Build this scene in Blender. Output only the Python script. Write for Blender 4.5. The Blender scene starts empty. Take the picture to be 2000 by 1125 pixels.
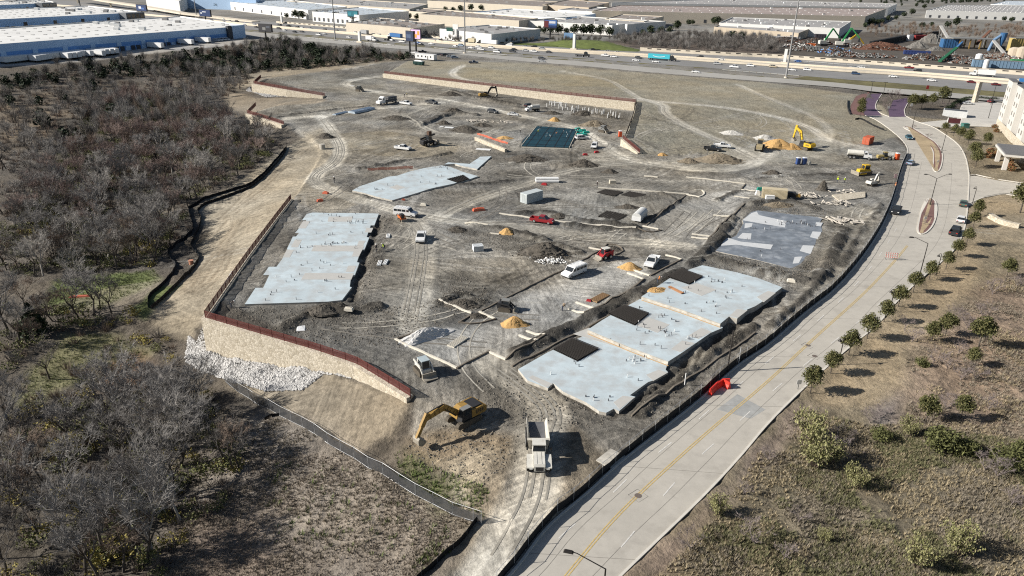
import bpy,bmesh,math,random
import numpy as np
from mathutils import Matrix,Vector

# ---------------------------------------------------------------- camera,sky,sun,exposure
scn = bpy.context.scene
COL = scn.collection
F_PX,PITCH,ROLL,CAM_H = 1410.0,math.radians(23.7),math.radians(1.15),55.0
SP,CP,SR,CR = math.sin(PITCH),math.cos(PITCH),math.sin(ROLL),math.cos(ROLL)
cam_d = bpy.data.cameras.new('camera')
cam_d.sensor_width = 36.0
cam_d.lens = 36.0 * F_PX / 2000.0
cam_d.clip_start,cam_d.clip_end = 1.0,12000.0
cam = bpy.data.objects.new('camera',cam_d)
COL.objects.link(cam)
cam.matrix_world = Matrix(((CR,-SR,0,0),(SR * SP,CR * SP,-CP,0),(SR * CP,CR * CP,SP,CAM_H),(0,0,0,1)))
scn.camera = cam

SUN_EL,SUN_AZ = math.radians(29.5),math.radians(7.0)      # azimuth: shadows run 7 degrees off +x
to_sun = Vector((-math.cos(SUN_EL) * math.cos(SUN_AZ),-math.cos(SUN_EL) * math.sin(SUN_AZ),math.sin(SUN_EL)))
world = bpy.data.worlds.new('World')
scn.world = world
world.use_nodes = True
wn = world.node_tree.nodes
sky = wn.new('ShaderNodeTexSky')
sky.sky_type = 'NISHITA'
sky.sun_disc = False
sky.sun_elevation = SUN_EL
sky.sun_rotation = math.atan2(to_sun.x,to_sun.y)
sky.altitude = 200.0
sky.dust_density = 1.2
wn['Background'].inputs['Strength'].default_value = 0.05
world.node_tree.links.new(sky.outputs[0],wn['Background'].inputs['Color'])
sun_d = bpy.data.lights.new('sun','SUN')
sun_d.energy = 5.0
sun_d.angle = math.radians(0.5)
sun_d.color = (1.0,0.955,0.885)
sun = bpy.data.objects.new('sun',sun_d)
COL.objects.link(sun)
sun.rotation_euler = (-to_sun).to_track_quat('-Z','Y').to_euler()
sun.location = (-200,-50,200)
scn.view_settings.view_transform = 'Standard'
scn.view_settings.look = 'None'
scn.view_settings.gamma = 1.0
scn.view_settings.use_curve_mapping = False
scn.view_settings.exposure = 0.5
scn.render.engine = 'CYCLES'
try:
 scn.cycles.use_denoising = False
 scn.cycles.filter_width = 1.15
 scn.cycles.sample_clamp_indirect = 4.0
 scn.cycles.max_bounces = 5
 scn.cycles.diffuse_bounces = 2
 scn.cycles.glossy_bounces = 2
 scn.cycles.transparent_max_bounces = 6
 scn.cycles.caustics_reflective = False
 scn.cycles.caustics_refractive = False
except Exception:
 pass

rnd = random.Random(7)
nrg = np.random.default_rng(11)

# ---------------------------------------------------------------- reading the photograph's ground plan
def pz(px,py,z=0.0):
 """plan position of a photographed point that lies at height z"""
 u,v = (px - 1000) / F_PX,(py - 562.5) / F_PX
 u2,v2 = CR * u + SR * v,-SR * u + CR * v
 d = (u2,CP - v2 * SP,-SP - v2 * CP)
 t = (z - CAM_H) / d[2]
 return (d[0] * t,d[1] * t)

# ---------------------------------------------------------------- materials
MATS = {}
def mat(name,col,rough=0.75,var=0.12,scale=1.5,metal=0.0,spec=0.35,bump=0.0,var2=0.0,scale2=0.2,trans=0.0,emit=0.0,stain=None):
 """procedural principled material: base colour broken up by two noises, optional bump and stains"""
 if name in MATS:
  return MATS[name]
 m = bpy.data.materials.new(name)
 m.use_nodes = True
 nt = m.node_tree
 b = nt.nodes['Principled BSDF']
 b.inputs['Roughness'].default_value = rough
 b.inputs['Metallic'].default_value = metal
 b.inputs['Specular IOR Level'].default_value = spec
 geo = nt.nodes.new('ShaderNodeNewGeometry')
 out = None
 def noise(sc,det):
  n = nt.nodes.new('ShaderNodeTexNoise')
  n.inputs['Scale'].default_value = sc
  n.inputs['Detail'].default_value = det
  n.inputs['Roughness'].default_value = 0.65
  nt.links.new(geo.outputs['Position'],n.inputs['Vector'])
  return n
 n1 = noise(scale,5)
 r = nt.nodes.new('ShaderNodeMapRange')
 r.inputs['From Min'].default_value = 0.25
 r.inputs['From Max'].default_value = 0.75
 r.inputs['To Min'].default_value = 1 - var
 r.inputs['To Max'].default_value = 1 + var
 nt.links.new(n1.outputs['Fac'],r.inputs['Value'])
 fac = r.outputs['Result']
 if var2:
  n2 = noise(scale2,3)
  r2 = nt.nodes.new('ShaderNodeMapRange')
  r2.inputs['From Min'].default_value = 0.3
  r2.inputs['From Max'].default_value = 0.7
  r2.inputs['To Min'].default_value = 1 - var2
  r2.inputs['To Max'].default_value = 1 + var2
  nt.links.new(n2.outputs['Fac'],r2.inputs['Value'])
  mu = nt.nodes.new('ShaderNodeMath')
  mu.operation = 'MULTIPLY'
  nt.links.new(fac,mu.inputs[0])
  nt.links.new(r2.outputs['Result'],mu.inputs[1])
  fac = mu.outputs[0]
 vm = nt.nodes.new('ShaderNodeVectorMath')
 vm.operation = 'SCALE'
 vm.inputs[0].default_value = col[:3]
 nt.links.new(fac,vm.inputs['Scale'])
 cout = vm.outputs[0]
 if stain:
  scol,sscale,lo,hi = stain
  n3 = noise(sscale,6)
  r3 = nt.nodes.new('ShaderNodeMapRange')
  r3.inputs['From Min'].default_value = lo
  r3.inputs['From Max'].default_value = hi
  nt.links.new(n3.outputs['Fac'],r3.inputs['Value'])
  mx = nt.nodes.new('ShaderNodeMix')
  mx.data_type = 'RGBA'
  nt.links.new(r3.outputs['Result'],mx.inputs['Factor'])
  nt.links.new(cout,mx.inputs['A'])
  mx.inputs['B'].default_value = (*scol,1)
  cout = mx.outputs['Result']
 nt.links.new(cout,b.inputs['Base Color'])
 if bump:
  bp = nt.nodes.new('ShaderNodeBump')
  bp.inputs['Strength'].default_value = bump
  bp.inputs['Distance'].default_value = 0.08
  nt.links.new(n1.outputs['Fac'],bp.inputs['Height'])
  nt.links.new(bp.outputs['Normal'],b.inputs['Normal'])
 if trans:
  b.inputs['Alpha'].default_value = 1 - trans
 if emit:
  nt.links.new(cout,b.inputs['Emission Color'])
  b.inputs['Emission Strength'].default_value = emit
 MATS[name] = m
 return m

# ---------------------------------------------------------------- mesh building helpers
class MB:
 def __init__(self):
  self.v,self.f,self.m = [],[],[]
 def add(self,vs,fs,m=0):
  o = len(self.v)
  self.v.extend(vs)
  self.f.extend([tuple(i + o for i in f) for f in fs])
  self.m.extend([m] * len(fs))
  return self
 def box(self,x0,x1,y0,y1,z0,z1,m=0):
  return self.add([(x0,y0,z0),(x1,y0,z0),(x1,y1,z0),(x0,y1,z0),(x0,y0,z1),(x1,y0,z1),(x1,y1,z1),(x0,y1,z1)],
      [(0,3,2,1),(4,5,6,7),(0,1,5,4),(1,2,6,5),(2,3,7,6),(3,0,4,7)],m)
 def frus(self,a,b,z0,z1,m=0):
  """frustum between rectangles a=(x0,x1,y0,y1) at z0 and b at z1"""
  return self.add([(a[0],a[2],z0),(a[1],a[2],z0),(a[1],a[3],z0),(a[0],a[3],z0),(b[0],b[2],z1),(b[1],b[2],z1),(b[1],b[3],z1),(b[0],b[3],z1)],
      [(0,3,2,1),(4,5,6,7),(0,1,5,4),(1,2,6,5),(2,3,7,6),(3,0,4,7)],m)
 def bar(self,p,q,w,h,m=0,up=(0,0,1)):
  """rectangular beam from p to q, w wide, h high"""
  p,q = Vector(p),Vector(q)
  d = (q - p)
  if d.length < 1e-6:
   return self
  d.normalize()
  s = d.cross(Vector(up))
  if s.length < 1e-4:
   s = Vector((1,0,0))
  s.normalize()
  u = s.cross(d)
  s,u = s * w / 2,u * h / 2
  vs = [tuple(c) for c in (p - s - u,p + s - u,p + s + u,p - s + u,q - s - u,q + s - u,q + s + u,q - s + u)]
  return self.add(vs,[(0,1,2,3),(4,7,6,5),(0,4,5,1),(1,5,6,2),(2,6,7,3),(3,7,4,0)],m)
 def tube(self,p,q,r0,r1=None,n=6,m=0,cap=True):
  p,q = Vector(p),Vector(q)
  r1 = r0 if r1 is None else r1
  d = q - p
  if d.length < 1e-6:
   return self
  d.normalize()
  s = d.orthogonal().normalized()
  t = d.cross(s)
  vs = []
  for c,r in ((p,r0),(q,r1)):
   for i in range(n):
    a = 2 * math.pi * i / n
    vs.append(tuple(c + (s * math.cos(a) + t * math.sin(a)) * r))
  fs = [(i,(i + 1) % n,n + (i + 1) % n,n + i) for i in range(n)]
  if cap:
   fs += [tuple(range(n - 1,-1,-1)),tuple(range(n,2 * n))]
  return self.add(vs,fs,m)
 def prism(self,pts,z0,z1,m=0,mtop=None):
  n = len(pts)
  if sum(pts[i][0] * pts[(i + 1) % n][1] - pts[(i + 1) % n][0] * pts[i][1] for i in range(n)) < 0:
   pts = pts[::-1]
  vs = [(p[0],p[1],z0) for p in pts] + [(p[0],p[1],z1) for p in pts]
  self.add(vs,[(i,(i + 1) % n,n + (i + 1) % n,n + i) for i in range(n)] + [tuple(range(n - 1,-1,-1))],m)
  self.add([(p[0],p[1],z1) for p in pts],[tuple(range(n))],m if mtop is None else mtop)
  return self
 def side(self,prof,y0,y1,m=0):
  """profile of (x, z) points extruded across y"""
  n = len(prof)
  if sum(prof[i][0] * prof[(i + 1) % n][1] - prof[(i + 1) % n][0] * prof[i][1] for i in range(n)) < 0:
   prof = prof[::-1]
  vs = [(p[0],y0,p[1]) for p in prof] + [(p[0],y1,p[1]) for p in prof]
  return self.add(vs,[(i,n + i,n + (i + 1) % n,(i + 1) % n)[::-1] for i in range(n)][::1] + [tuple(range(n)),tuple(range(2 * n - 1,n - 1,-1))],m)
 def quad(self,a,b,c,d,m=0):
  return self.add([a,b,c,d],[(0,1,2,3)],m)
 def mesh(self,name,mats,smooth=False):
  me = bpy.data.meshes.new(name)
  me.from_pydata(self.v,[],self.f)
  for mt in (mats if isinstance(mats,(list,tuple)) else [mats]):
   me.materials.append(mt)
  if any(self.m):
   me.polygons.foreach_set('material_index',self.m)
  if smooth:
   me.polygons.foreach_set('use_smooth',[True] * len(self.f))
  me.update()
  return me

def link(name,me,parent=None,loc=None,rz=None,label=None,cat=None,group=None,kind=None,sc=None):
 o = bpy.data.objects.new(name,me)
 COL.objects.link(o)
 if parent is not None:
  o.parent = parent
 if loc is not None:
  o.location = loc
 if rz is not None:
  o.rotation_euler = (0,0,rz)
 if sc is not None:
  o.scale = sc if hasattr(sc,'__len__') else (sc,sc,sc)
 if label:
  o['label'] = label
 if cat:
  o['category'] = cat
 if group:
  o['group'] = group
 if kind:
  o['kind'] = kind
 return o

def paint(o,m,slot=0):
 o.material_slots[slot].link = 'OBJECT'
 o.material_slots[slot].material = m
 return o

ORD = ['first','second','third','fourth','fifth','sixth','seventh','eighth','ninth','tenth','eleventh','twelfth','thirteenth',
  'fourteenth','fifteenth','sixteenth','seventeenth','eighteenth','nineteenth','twentieth']
def nth(i):
 if i < 20:
  return ORD[i]
 t,u = divmod(i + 1,10)
 tens = ('','','twent','thirt','fort','fift','sixt','sevent','eight','ninet')[t % 10]
 return ('over a hundredth, ' if i >= 99 else '') + (tens + 'ieth' if u == 0 else tens + 'y-' + ORD[u - 1])
# ---------------------------------------------------------------- terrain
def rbf(pts):
 P = np.array([p[:2] for p in pts],float)
 z = np.array([p[2] for p in pts],float)
 n = len(P)
 A = np.zeros((n + 1,n + 1))
 A[:n,:n] = np.sqrt(((P[:,None] - P[None]) ** 2).sum(-1))
 A[:n,n] = A[n,:n] = 1
 w = np.linalg.solve(A + 1e-9 * np.eye(n + 1),np.append(z,0))
 def ev(x,y):
  r = np.full(np.shape(x),w[n])
  for i in range(n):
   r = r + w[i] * np.sqrt((x - P[i,0]) ** 2 + (y - P[i,1]) ** 2)
  return r
 return ev

def inpoly(x,y,poly):
 r = np.zeros(np.shape(x),bool)
 n = len(poly)
 for i in range(n):
  x0,y0 = poly[i][:2]
  x1,y1 = poly[(i + 1) % n][:2]
  if y0 == y1:
   continue
  c = ((y0 > y) != (y1 > y)) & (x < (x1 - x0) * (y - y0) / (y1 - y0) + x0)
  r = r ^ c
 return r

def pdist(x,y,pts,closed=False):
 """distance to a polyline, and arc length at the nearest point"""
 best = np.full(np.shape(x),1e9)
 arc = np.zeros(np.shape(x))
 side = np.zeros(np.shape(x))
 L = 0.0
 pts = list(pts) + ([pts[0]] if closed else [])
 for (x0,y0),(x1,y1) in zip(pts[:-1],pts[1:]):
  dx,dy = x1 - x0,y1 - y0
  l2 = dx * dx + dy * dy + 1e-12
  t = np.clip(((x - x0) * dx + (y - y0) * dy) / l2,0,1)
  d = np.hypot(x - x0 - t * dx,y - y0 - t * dy)
  s = (x - x0) * dy - (y - y0) * dx
  k = d < best
  best = np.where(k,d,best)
  arc = np.where(k,L + t * math.sqrt(l2),arc)
  side = np.where(k,s,side)
  L += math.sqrt(l2)
 return best,arc,side

def smooth(a,b,x):
 t = np.clip((x - a) / (b - a),0,1)
 return t * t * (3 - 2 * t)

_lat = [nrg.random((256,256)) for _ in range(8)]
def vnoise(x,y,s,k=0):
 x,y = np.asarray(x) / s + 37.3 * k,np.asarray(y) / s + 11.7 * k
 i,j = np.floor(x).astype(int),np.floor(y).astype(int)
 fx,fy = x - i,y - j
 fx,fy = fx * fx * (3 - 2 * fx),fy * fy * (3 - 2 * fy)
 L = _lat[k % 8]
 a,b,c,d = L[i % 256,j % 256],L[(i + 1) % 256,j % 256],L[i % 256,(j + 1) % 256],L[(i + 1) % 256,(j + 1) % 256]
 return (a * (1 - fx) + b * fx) * (1 - fy) + (c * (1 - fx) + d * fx) * fy
def fbm(x,y,s,k=0,o=4):
 r,a,t = 0,1.0,0
 for i in range(o):
  r = r + a * vnoise(x,y,s / 2 ** i,k + i)
  t += a
  a *= 0.55
 return r / t

def chaikin(pts,n=2,closed=False):
 pts = [tuple(p) for p in pts]
 for _ in range(n):
  q = [] if closed else [pts[0]]
  m = len(pts)
  for i in range(m if closed else m - 1):
   a,b = pts[i],pts[(i + 1) % m]
   q.append(tuple(0.75 * u + 0.25 * v for u,v in zip(a,b)))
   q.append(tuple(0.25 * u + 0.75 * v for u,v in zip(a,b)))
  if not closed:
   q.append(pts[-1])
  pts = q
 return pts

def resample(pts,step):
 out,acc = [tuple(pts[0])],0.0
 for a,b in zip(pts[:-1],pts[1:]):
  L = math.dist(a[:2],b[:2])
  d = step - acc
  while d <= L:
   t = d / L
   out.append(tuple(u + (v - u) * t for u,v in zip(a,b)))
   d += step
  acc = (acc + L) % step
 if math.dist(out[-1][:2],pts[-1][:2]) > step * 0.3:
  out.append(tuple(pts[-1]))
 return out

W_NEAR = [(805,776,0.0,0.4),(755,745,0.0,1.0),(700,712,0.0,1.9),(620,685,0.0,3.0),(500,650,0.0,4.6),(405,622,0.0,5.7),
   (440,572,0.0,4.6),(490,500,0.0,2.6),(540,432,0.0,1.0),(571,391,0.0,0.3)]
W_UP = [(753,144,2.5,2.0),(880,159,2.7,2.3),(1000,173,2.8,2.7),(1120,187,3.0,3.2),(1243,200,3.1,3.7)]
W_SMALL = [(1219,272,2.2,2.3),(1252,300,0.4,0.3)]
W_L1 = [(498,164,3.0,3.4),(565,176,2.2,2.7),(636,188,1.0,0.9)]
W_L2 = [(486,222,0.0,3.0),(520,232,0.0,2.1),(558,244,0.0,0.6)]
W_MID = [(929,270,0.6,1.0),(988,294,0.3,1.1)]
def wpts(w):
 return [pz(a,b,z) for a,b,z,h in w]

A_ctl = [pz(a,b,z) + (z,) for a,b,z in ((1000,1125,0),(1300,700,0),(800,700,0),(700,500,0),(1000,400,0),(1500,320,0),(1750,400,0),(1250,303,0.1),
 (1640,290,.3),(1780,262,.5),(1720,205,2.0),(1850,215,1.5),(900,200,-.2),(1100,225,-.6),(1225,232,-.5),(600,262,-.2),(560,232,0),(487,222,0),(498,164,3),(636,188,1.0),
 (760,152,.5),(700,130,2.5),(800,117,3),(1000,200,-.2),(1000,178,0.1),(2000,430,1.5),(2000,700,1.0),(2000,1000,.8),(1750,1000,.1),(1900,360,.3),(580,225,.4),(640,340,-.4),(570,391,0),(405,622,0),(805,776,0),(980,860,-.2),(1960,200,2.6))]
C_ctl = [pz(a,b,z) + (z,) for a,b,z in ((753,144,2.5),(1000,173,2.8),(1243,200,3.1),(1222,268,2.2),(1235,235,2.8),(1252,300,.3),(1250,303,.1),(1350,270,1.3),
 (1500,210,2.2),(1500,320,0),(1640,290,.3),(1780,262,.5),(1720,205,2.0),(1700,190,2.4),(1500,160,3),(1000,122,3),(850,119,3),(800,117,3),(1400,300,.3),(1450,260,1.2),(1600,230,1.4))]
B_ctl = [pz(a,b,z) + (z - h,) for a,b,z,h in W_NEAR + W_L1[:2] + W_L2] + [pz(a,b,z) + (z,) for a,b,z in ((290,600,-6.3),(385,480,-6.2),(390,420,-5.8),(455,375,-4.2),(545,300,-2.6),(600,290,-1.2),
 (200,500,-8),(100,300,-7),(0,200,-6),(300,200,-6),(450,150,-3.5),(560,200,-.4),(640,195,.1),(500,250,-3.5),(620,262,-.5),(640,340,-.4),(700,125,1.8),(650,108,2.2),(790,112,3),(450,90,2),(200,112,1),(0,128,1),(0,700,-8),(320,740,-9.5),(250,650,-7),
 (0,1100,-8),(350,1050,-7),(600,1110,-4),(800,1110,-2.3),(900,1010,-1.2),(700,950,-3.2),(600,850,-3.8),(520,770,-5.2),(440,748,-6.8),(800,835,-1.2),(935,1060,-.8),(880,900,-.7),(960,960,-.3),(1000,1125,0),(980,860,-.2),(370,660,-7),(400,720,-7.6),(600,760,-3.6))]
fA,fB,fC = rbf(A_ctl),rbf(B_ctl),rbf(C_ctl)
PB = wpts(W_NEAR) + [pz(628,300,-.4),pz(605,264,-.2)] + wpts(W_L2)[::-1] + [pz(560,205,-.3),pz(640,195,.1)] + wpts(W_L1)[::-1] + [pz(512,154,3),pz(645,138,2.4),pz(792,117,3),(-130,620),(-3000,800),(-3000,5),(5,5),pz(1000,1125,0),pz(980,860,-.2)]
PC = wpts(W_UP) + wpts(W_SMALL) + [pz(1250,303,.1),pz(1400,300,.3),pz(1500,320,0),pz(1640,290,.3),pz(1780,262,.5),pz(1720,205,2.0),(190,420),(300,600),(-60,600),pz(800,117,3)]
def hbase(x,y):
 a = fA(x,y)
 z = np.where(inpoly(x,y,PB),fB(x,y),np.where(inpoly(x,y,PC),fC(x,y),a))
 w = smooth(400,520,y + 0.28 * x)
 z = z * (1 - w) + 3.0 * w
 return np.clip(z,-10.0,4.0)

def axis(segs):
 out = [segs[0][0]]
 for a,b,f in segs:
  while out[-1] < b:
   out.append(out[-1] + f(out[-1]))
 return np.array(out)
GY = axis([(24,100,lambda t: .42),(100,420,lambda t: .0042 * t),(420,7000,lambda t: .016 * t)])
_xp = axis([(0,62,lambda t: .45),(62,120,lambda t: .75),(120,270,lambda t: 1.5),(270,7000,lambda t: .03 * t - 6.6)])
GX = np.concatenate([-_xp[:0:-1],_xp])
X,Y = np.meshgrid(GX,GY)
Z = hbase(X,Y)

Z0 = Z
def hgrid(G,x,y):
 i = min(max(int(np.searchsorted(GX,x)) - 1,0),len(GX) - 2)
 j = min(max(int(np.searchsorted(GY,y)) - 1,0),len(GY) - 2)
 fx,fy = (x - GX[i]) / (GX[i + 1] - GX[i]),(y - GY[j]) / (GY[j + 1] - GY[j])
 return float((G[j,i] * (1 - fx) + G[j,i + 1] * fx) * (1 - fy) + (G[j + 1,i] * (1 - fx) + G[j + 1,i + 1] * fx) * fy)
def gpb(px,py):
 """plan position where the sight line of a photographed ground point meets the smooth terrain"""
 z = 0.0
 for _ in range(14):
  x,y = pz(px,py,z)
  z = 0.5 * z + 0.5 * hgrid(Z0,x,y)
 return (x,y)
def gl(*pts):
 return [gpb(a,b) for a,b in pts]

COLR = np.zeros(X.shape + (3,))
ROUGH = np.zeros(X.shape)
DZ = np.zeros(X.shape)
def window(pts,pad):
 xs,ys = [p[0] for p in pts],[p[1] for p in pts]
 i0,i1 = np.searchsorted(GX,min(xs) - pad),np.searchsorted(GX,max(xs) + pad)
 j0,j1 = np.searchsorted(GY,min(ys) - pad),np.searchsorted(GY,max(ys) + pad)
 return slice(j0,j1 + 1),slice(i0,i1 + 1)
def zone(pts,col,rough=None,feather=1.5,wob=1.5,opacity=1.0,var=0.0):
 """ground of one kind inside a plan polygon, with an uneven edge"""
 s = window(pts,feather + wob + 2)
 x,y = X[s],Y[s]
 d,_,_ = pdist(x,y,pts,True)
 d = np.where(inpoly(x,y,pts),-d,d) + wob * 2 * (fbm(x,y,6.0,2,3) - .5)
 w = (1 - smooth(-feather,feather,d)) * opacity
 if var:
  w = w * np.clip(0.5 + var * (fbm(x,y,9.0,4,4) - .5) * 4,0,1)
 COLR[s] = COLR[s] * (1 - w[...,None]) + np.array(col) * w[...,None]
 if rough is not None:
  ROUGH[s] = ROUGH[s] * (1 - w) + rough * w
def band(pts,width,col=None,rough=None,dz=0.0,feather=.7,ruts=0.0,opacity=1.0,wob=.5,berm=0.0):
 """haul road, ridge or trench along a plan polyline"""
 s = window(pts,width + feather + 3)
 x,y = X[s],Y[s]
 if x.size == 0:
  return
 d,arc,side = pdist(x,y,pts)
 dn = d + wob * 2 * (fbm(x,y,3.0,3,3) - .5)
 w = (1 - smooth(width / 2 - feather,width / 2 + feather,dn)) * opacity
 if col is not None:
  c = np.array(col)[None,None] * np.ones(x.shape + (1,))
  if ruts:
   sd = d * np.sign(side)
   rr = np.exp(-((np.abs(sd) - ruts) / .38) ** 2) * .22 - np.exp(-(sd / .5) ** 2) * .10
   c = c * (1 + rr * (.5 + vnoise(x,y,7,5)))[...,None]
  COLR[s] = COLR[s] * (1 - w[...,None]) + c * w[...,None]
 if rough is not None:
  ROUGH[s] = ROUGH[s] * (1 - w) + rough * w
 if dz or berm:
  DZ[s] += dz * w + berm * np.exp(-((d - width / 2 - .2) / .45) ** 2) * (.4 + vnoise(x,y,2.0,6))
def flat(pts,dz=-.12,pad=.4):
 s = window(pts,4)
 x,y = X[s],Y[s]
 d,_,_ = pdist(x,y,pts,True)
 d = np.where(inpoly(x,y,pts),-d,d)
 w = 1 - smooth(.05 + pad,.45 + pad,d)
 ROUGH[s] *= 1 - w
 DZ[s] = DZ[s] * (1 - w) + dz * w
def offset(pts,d):
 out = []
 for i in range(len(pts)):
  a,b = pts[max(i - 1,0)],pts[min(i + 1,len(pts) - 1)]
  l = math.dist(a[:2],b[:2]) or 1
  out.append((pts[i][0] + d * (b[1] - a[1]) / l,pts[i][1] - d * (b[0] - a[0]) / l))
 return out
# ---------------------------------------------------------------- ground plan of the built things
ST_R = [(1150,1190),(1210,1127),(1300,1041),(1376,968),(1450,888),(1500,826),(1575,753),(1615,717),(1660,677),(1715,635),(1749,590),(1800,543),(1835,515),(1867,486),(1884,450),(1889,412)]
ST_L = [(930,1190),(1003,1122),(1065,1030),(1150,962),(1203,910),(1290,842),(1371,779),(1443,711),(1500,677),(1572,611),(1640,561),(1712,467),(1744,398),(1761,330),(1777,296),(1762,272),(1735,250),(1708,232),(1690,226)]
ST_R2 = [(1889,412),(1892,372),(1893,345),(1891,330),(1886,305),(1872,281),(1845,262),(1822,247),(1790,238),(1768,226)]
def px_line(l,n=2):
 return chaikin(gl(*l),n)
st_r,st_l,st_r2 = px_line(ST_R),px_line(ST_L),px_line(ST_R2)
street_poly = st_r + st_r2[1:] + st_l[::-1]
side_st = gl((1884,420),(1893,345),(1905,341),(1945,351),(2040,366),(2040,425),(1960,385),(1900,397))
side_poly = gl((1885,405),(1889,345),(1905,343),(1945,352),(2060,368),(2060,392),(1960,378),(1920,385),(1898,398))
brick_l = gl((1690,226),(1683,213),(1690,195),(1704,183),(1722,183),(1712,200),(1710,212),(1722,226))
brick_m = gl((1737,228),(1735,215),(1745,196),(1780,190),(1772,205),(1767,215),(1770,228))
brick_side = gl((1659,222),(1662,205),(1672,188),(1700,178),(1690,192),(1682,212),(1689,226))
med1 = chaikin(gl((1808,388),(1824,388),(1832,402),(1829,428),(1820,447),(1804,460),(1789,455),(1793,430),(1800,405)),2,True)
med2 = chaikin(gl((1760,248),(1775,246),(1800,258),(1826,276),(1841,295),(1842,315),(1836,335),(1827,337),(1820,330),(1822,312),(1822,295),(1808,275),(1785,260)),2,True)
park_lot = gl((1790,240),(1830,236),(1868,233),(1876,210),(1885,192),(1960,196),(1950,240),(1935,248),(1880,246),(1840,250))
walk = gl((1884,334),(1895,300),(1893,290),(1901,290),(1912,340),(1960,338),(1975,345),(1945,350),(1905,343))

SL_A = [(599,418),(611,415),(641,416),(690,416),(740,417),(731,440),(724,440),(716,463),(721,464),(712,487),(705,488),(697,512),(702,513),(693,537),(686,538),(683,560),(687,561),(668,586),(640,589),(578,591),(478,594),
  (499,562),(514,562),(526,537),(514,537),(525,521),(540,521),(553,503),(561,503),(566,488),(560,487),(572,462),(578,462),(584,455),(576,455),(585,445),(592,444),(598,430),(590,430)]
SL_B = [(688,372),(702,364),(733,354),(758,345),(776,343),(800,335),(830,328),(862,323),(880,326),(905,336),(934,344),(917,350),(895,356),(884,359),(851,366),(838,369),(817,376),(800,381),(766,391),(735,384),(712,377)]
SL_B2 = [(868,321),(875,317),(917,320),(938,306),(960,305),(932,330),(905,325),(888,320)]
SL_C = [(1467,414),(1480,411),(1540,418),(1607,425),(1601,435),(1608,435),(1604,442),(1606,453),(1600,453),(1594,468),(1592,478),(1589,482),(1583,499),(1575,499),(1570,509),(1562,516),(1548,523),(1543,524),(1480,508),(1397,490),(1417,470),(1438,460),(1452,436),(1450,430)]
SL_D1 = [(1012,721),(1070,688),(1140,656),(1172,642),(1240,663),(1310,690),(1300,722),(1305,727),(1276,743),(1266,746),(1230,772),(1241,775),(1209,803),(1199,798),(1184,806),(1170,803),(1145,786),(1100,765),(1080,748),(1070,758),(1030,743)]
SL_D2 = [(1148,644),(1175,626),(1205,608),(1250,584),(1330,607),(1402,634),(1412,640),(1388,650),(1362,668),(1330,690),(1305,706),(1230,678)]
SL_D3 = [(1253,579),(1280,562),(1310,542),(1350,525),(1372,518),(1440,532),(1480,543),(1528,561),(1500,582),(1475,598),(1460,604),(1440,622),(1424,618),(1407,632),(1330,604)]
SL_E = [(1050,246),(1127,252),(1110,288),(1018,285),(1021,275)]
def poly_z(l,z):
 return [pz(a,b,z) for a,b in l]
slab_polys = {'A': (poly_z(SL_A,.22),.22),'B': (poly_z(SL_B,.22),.22),'B2': (poly_z(SL_B2,.12),.12),'C': (poly_z(SL_C,.3),.3),
    'D1': (poly_z(SL_D1,.25),.25),'D2': (poly_z(SL_D2,.75),.75),'D3': (poly_z(SL_D3,1.25),1.25),'E': (poly_z(SL_E,.2),.2)}

HWX = [-40,170,260,400,540,700,860,1000,1140,1250,1420,1500,1640,1720,1820,1960,2150]
HW = {'front_lo': [30,48,56,64,75,89,102,118.5,128.5,140,153.5,160,170,181,188,199,214],
  'front_up': [22,40,47,55,66,82,95,111.5,119.5,130,145,151,161.5,171,178,190,205],
  'main_lo': [10,25,36,50,62,78,91.5,104,114,123,135,142,154.5,160,168,180,194],
  'main_up': [1,17,29,42,56,69.5,86,97,105.5,112,124,130,141.5,146,153,166,180],
  'bar_lo': [0,16,28,41.2,55.2,68.5,85,96,104.5,111,123,128.5,139.5,144,151,164,178],
  'bar_up': [-1,14.5,26.5,39.5,53,66,82,92.5,101,107,118,123,133.5,138,145.5,157,171],
  'far_lo': [-2,14,26,39,52.5,65.5,81.5,92,100.5,106.5,117.5,122.5,133,137.5,145,156.5,170],
  'far_up': [-9,4,16,30,44.5,57.5,76,87.5,95,99,109,112,122,127,134.5,144,158]}
HW = {k: [pz(a,b,3.0) for a,b in zip(HWX,v)] for k,v in HW.items()}
def strip_poly(a,b):
 return HW[a] + HW[b][::-1]

# ---------------------------------------------------------------- painting the ground: kinds of soil and cover
CLAY,DARK,COMP,TAN,OLIVE,HAUL = (.222,.209,.184),(.082,.075,.064),(.365,.353,.322),(.325,.283,.215),(.272,.246,.188),(.375,.355,.308)
WOOD,GREEN,DRY,MULCH,FAR = (.128,.113,.095),(.120,.145,.058),(.270,.215,.145),(.185,.145,.115),(.215,.205,.185)
COLR[:] = np.array(WOOD)
ROUGH[:] = .35
k = fbm(X,Y,26,1,4)[...,None]
COLR[:] = COLR * (.65 + .7 * k) + np.array((.02,.012,0)) * (fbm(X,Y,14,5,3)[...,None] - .3)
far_w = smooth(440,500,Y + .5 * X)[...,None]
COLR[:] = COLR * (1 - far_w) + np.array(FAR) * far_w * (.6 + .8 * fbm(X,Y,60,6,4)[...,None])
ROUGH[:] *= 1 - far_w[...,0]
right = st_r + st_r2[1:] + [(190,300),(400,330),(400,20),(10,20)]
zone(right,(.228,.190,.132),.22,1,0)
zone(gl((1330,1010),(1480,850),(1560,800),(1700,830),(1620,950),(1500,1130),(1180,1180)),(.135,.125,.070),.25,5,5,.8,.8)
zone(gl((1500,960),(1700,900),(1900,870),(2060,900),(2060,1180),(1400,1180)),(.165,.140,.098),.25,6,6,.75,.9)
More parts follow.
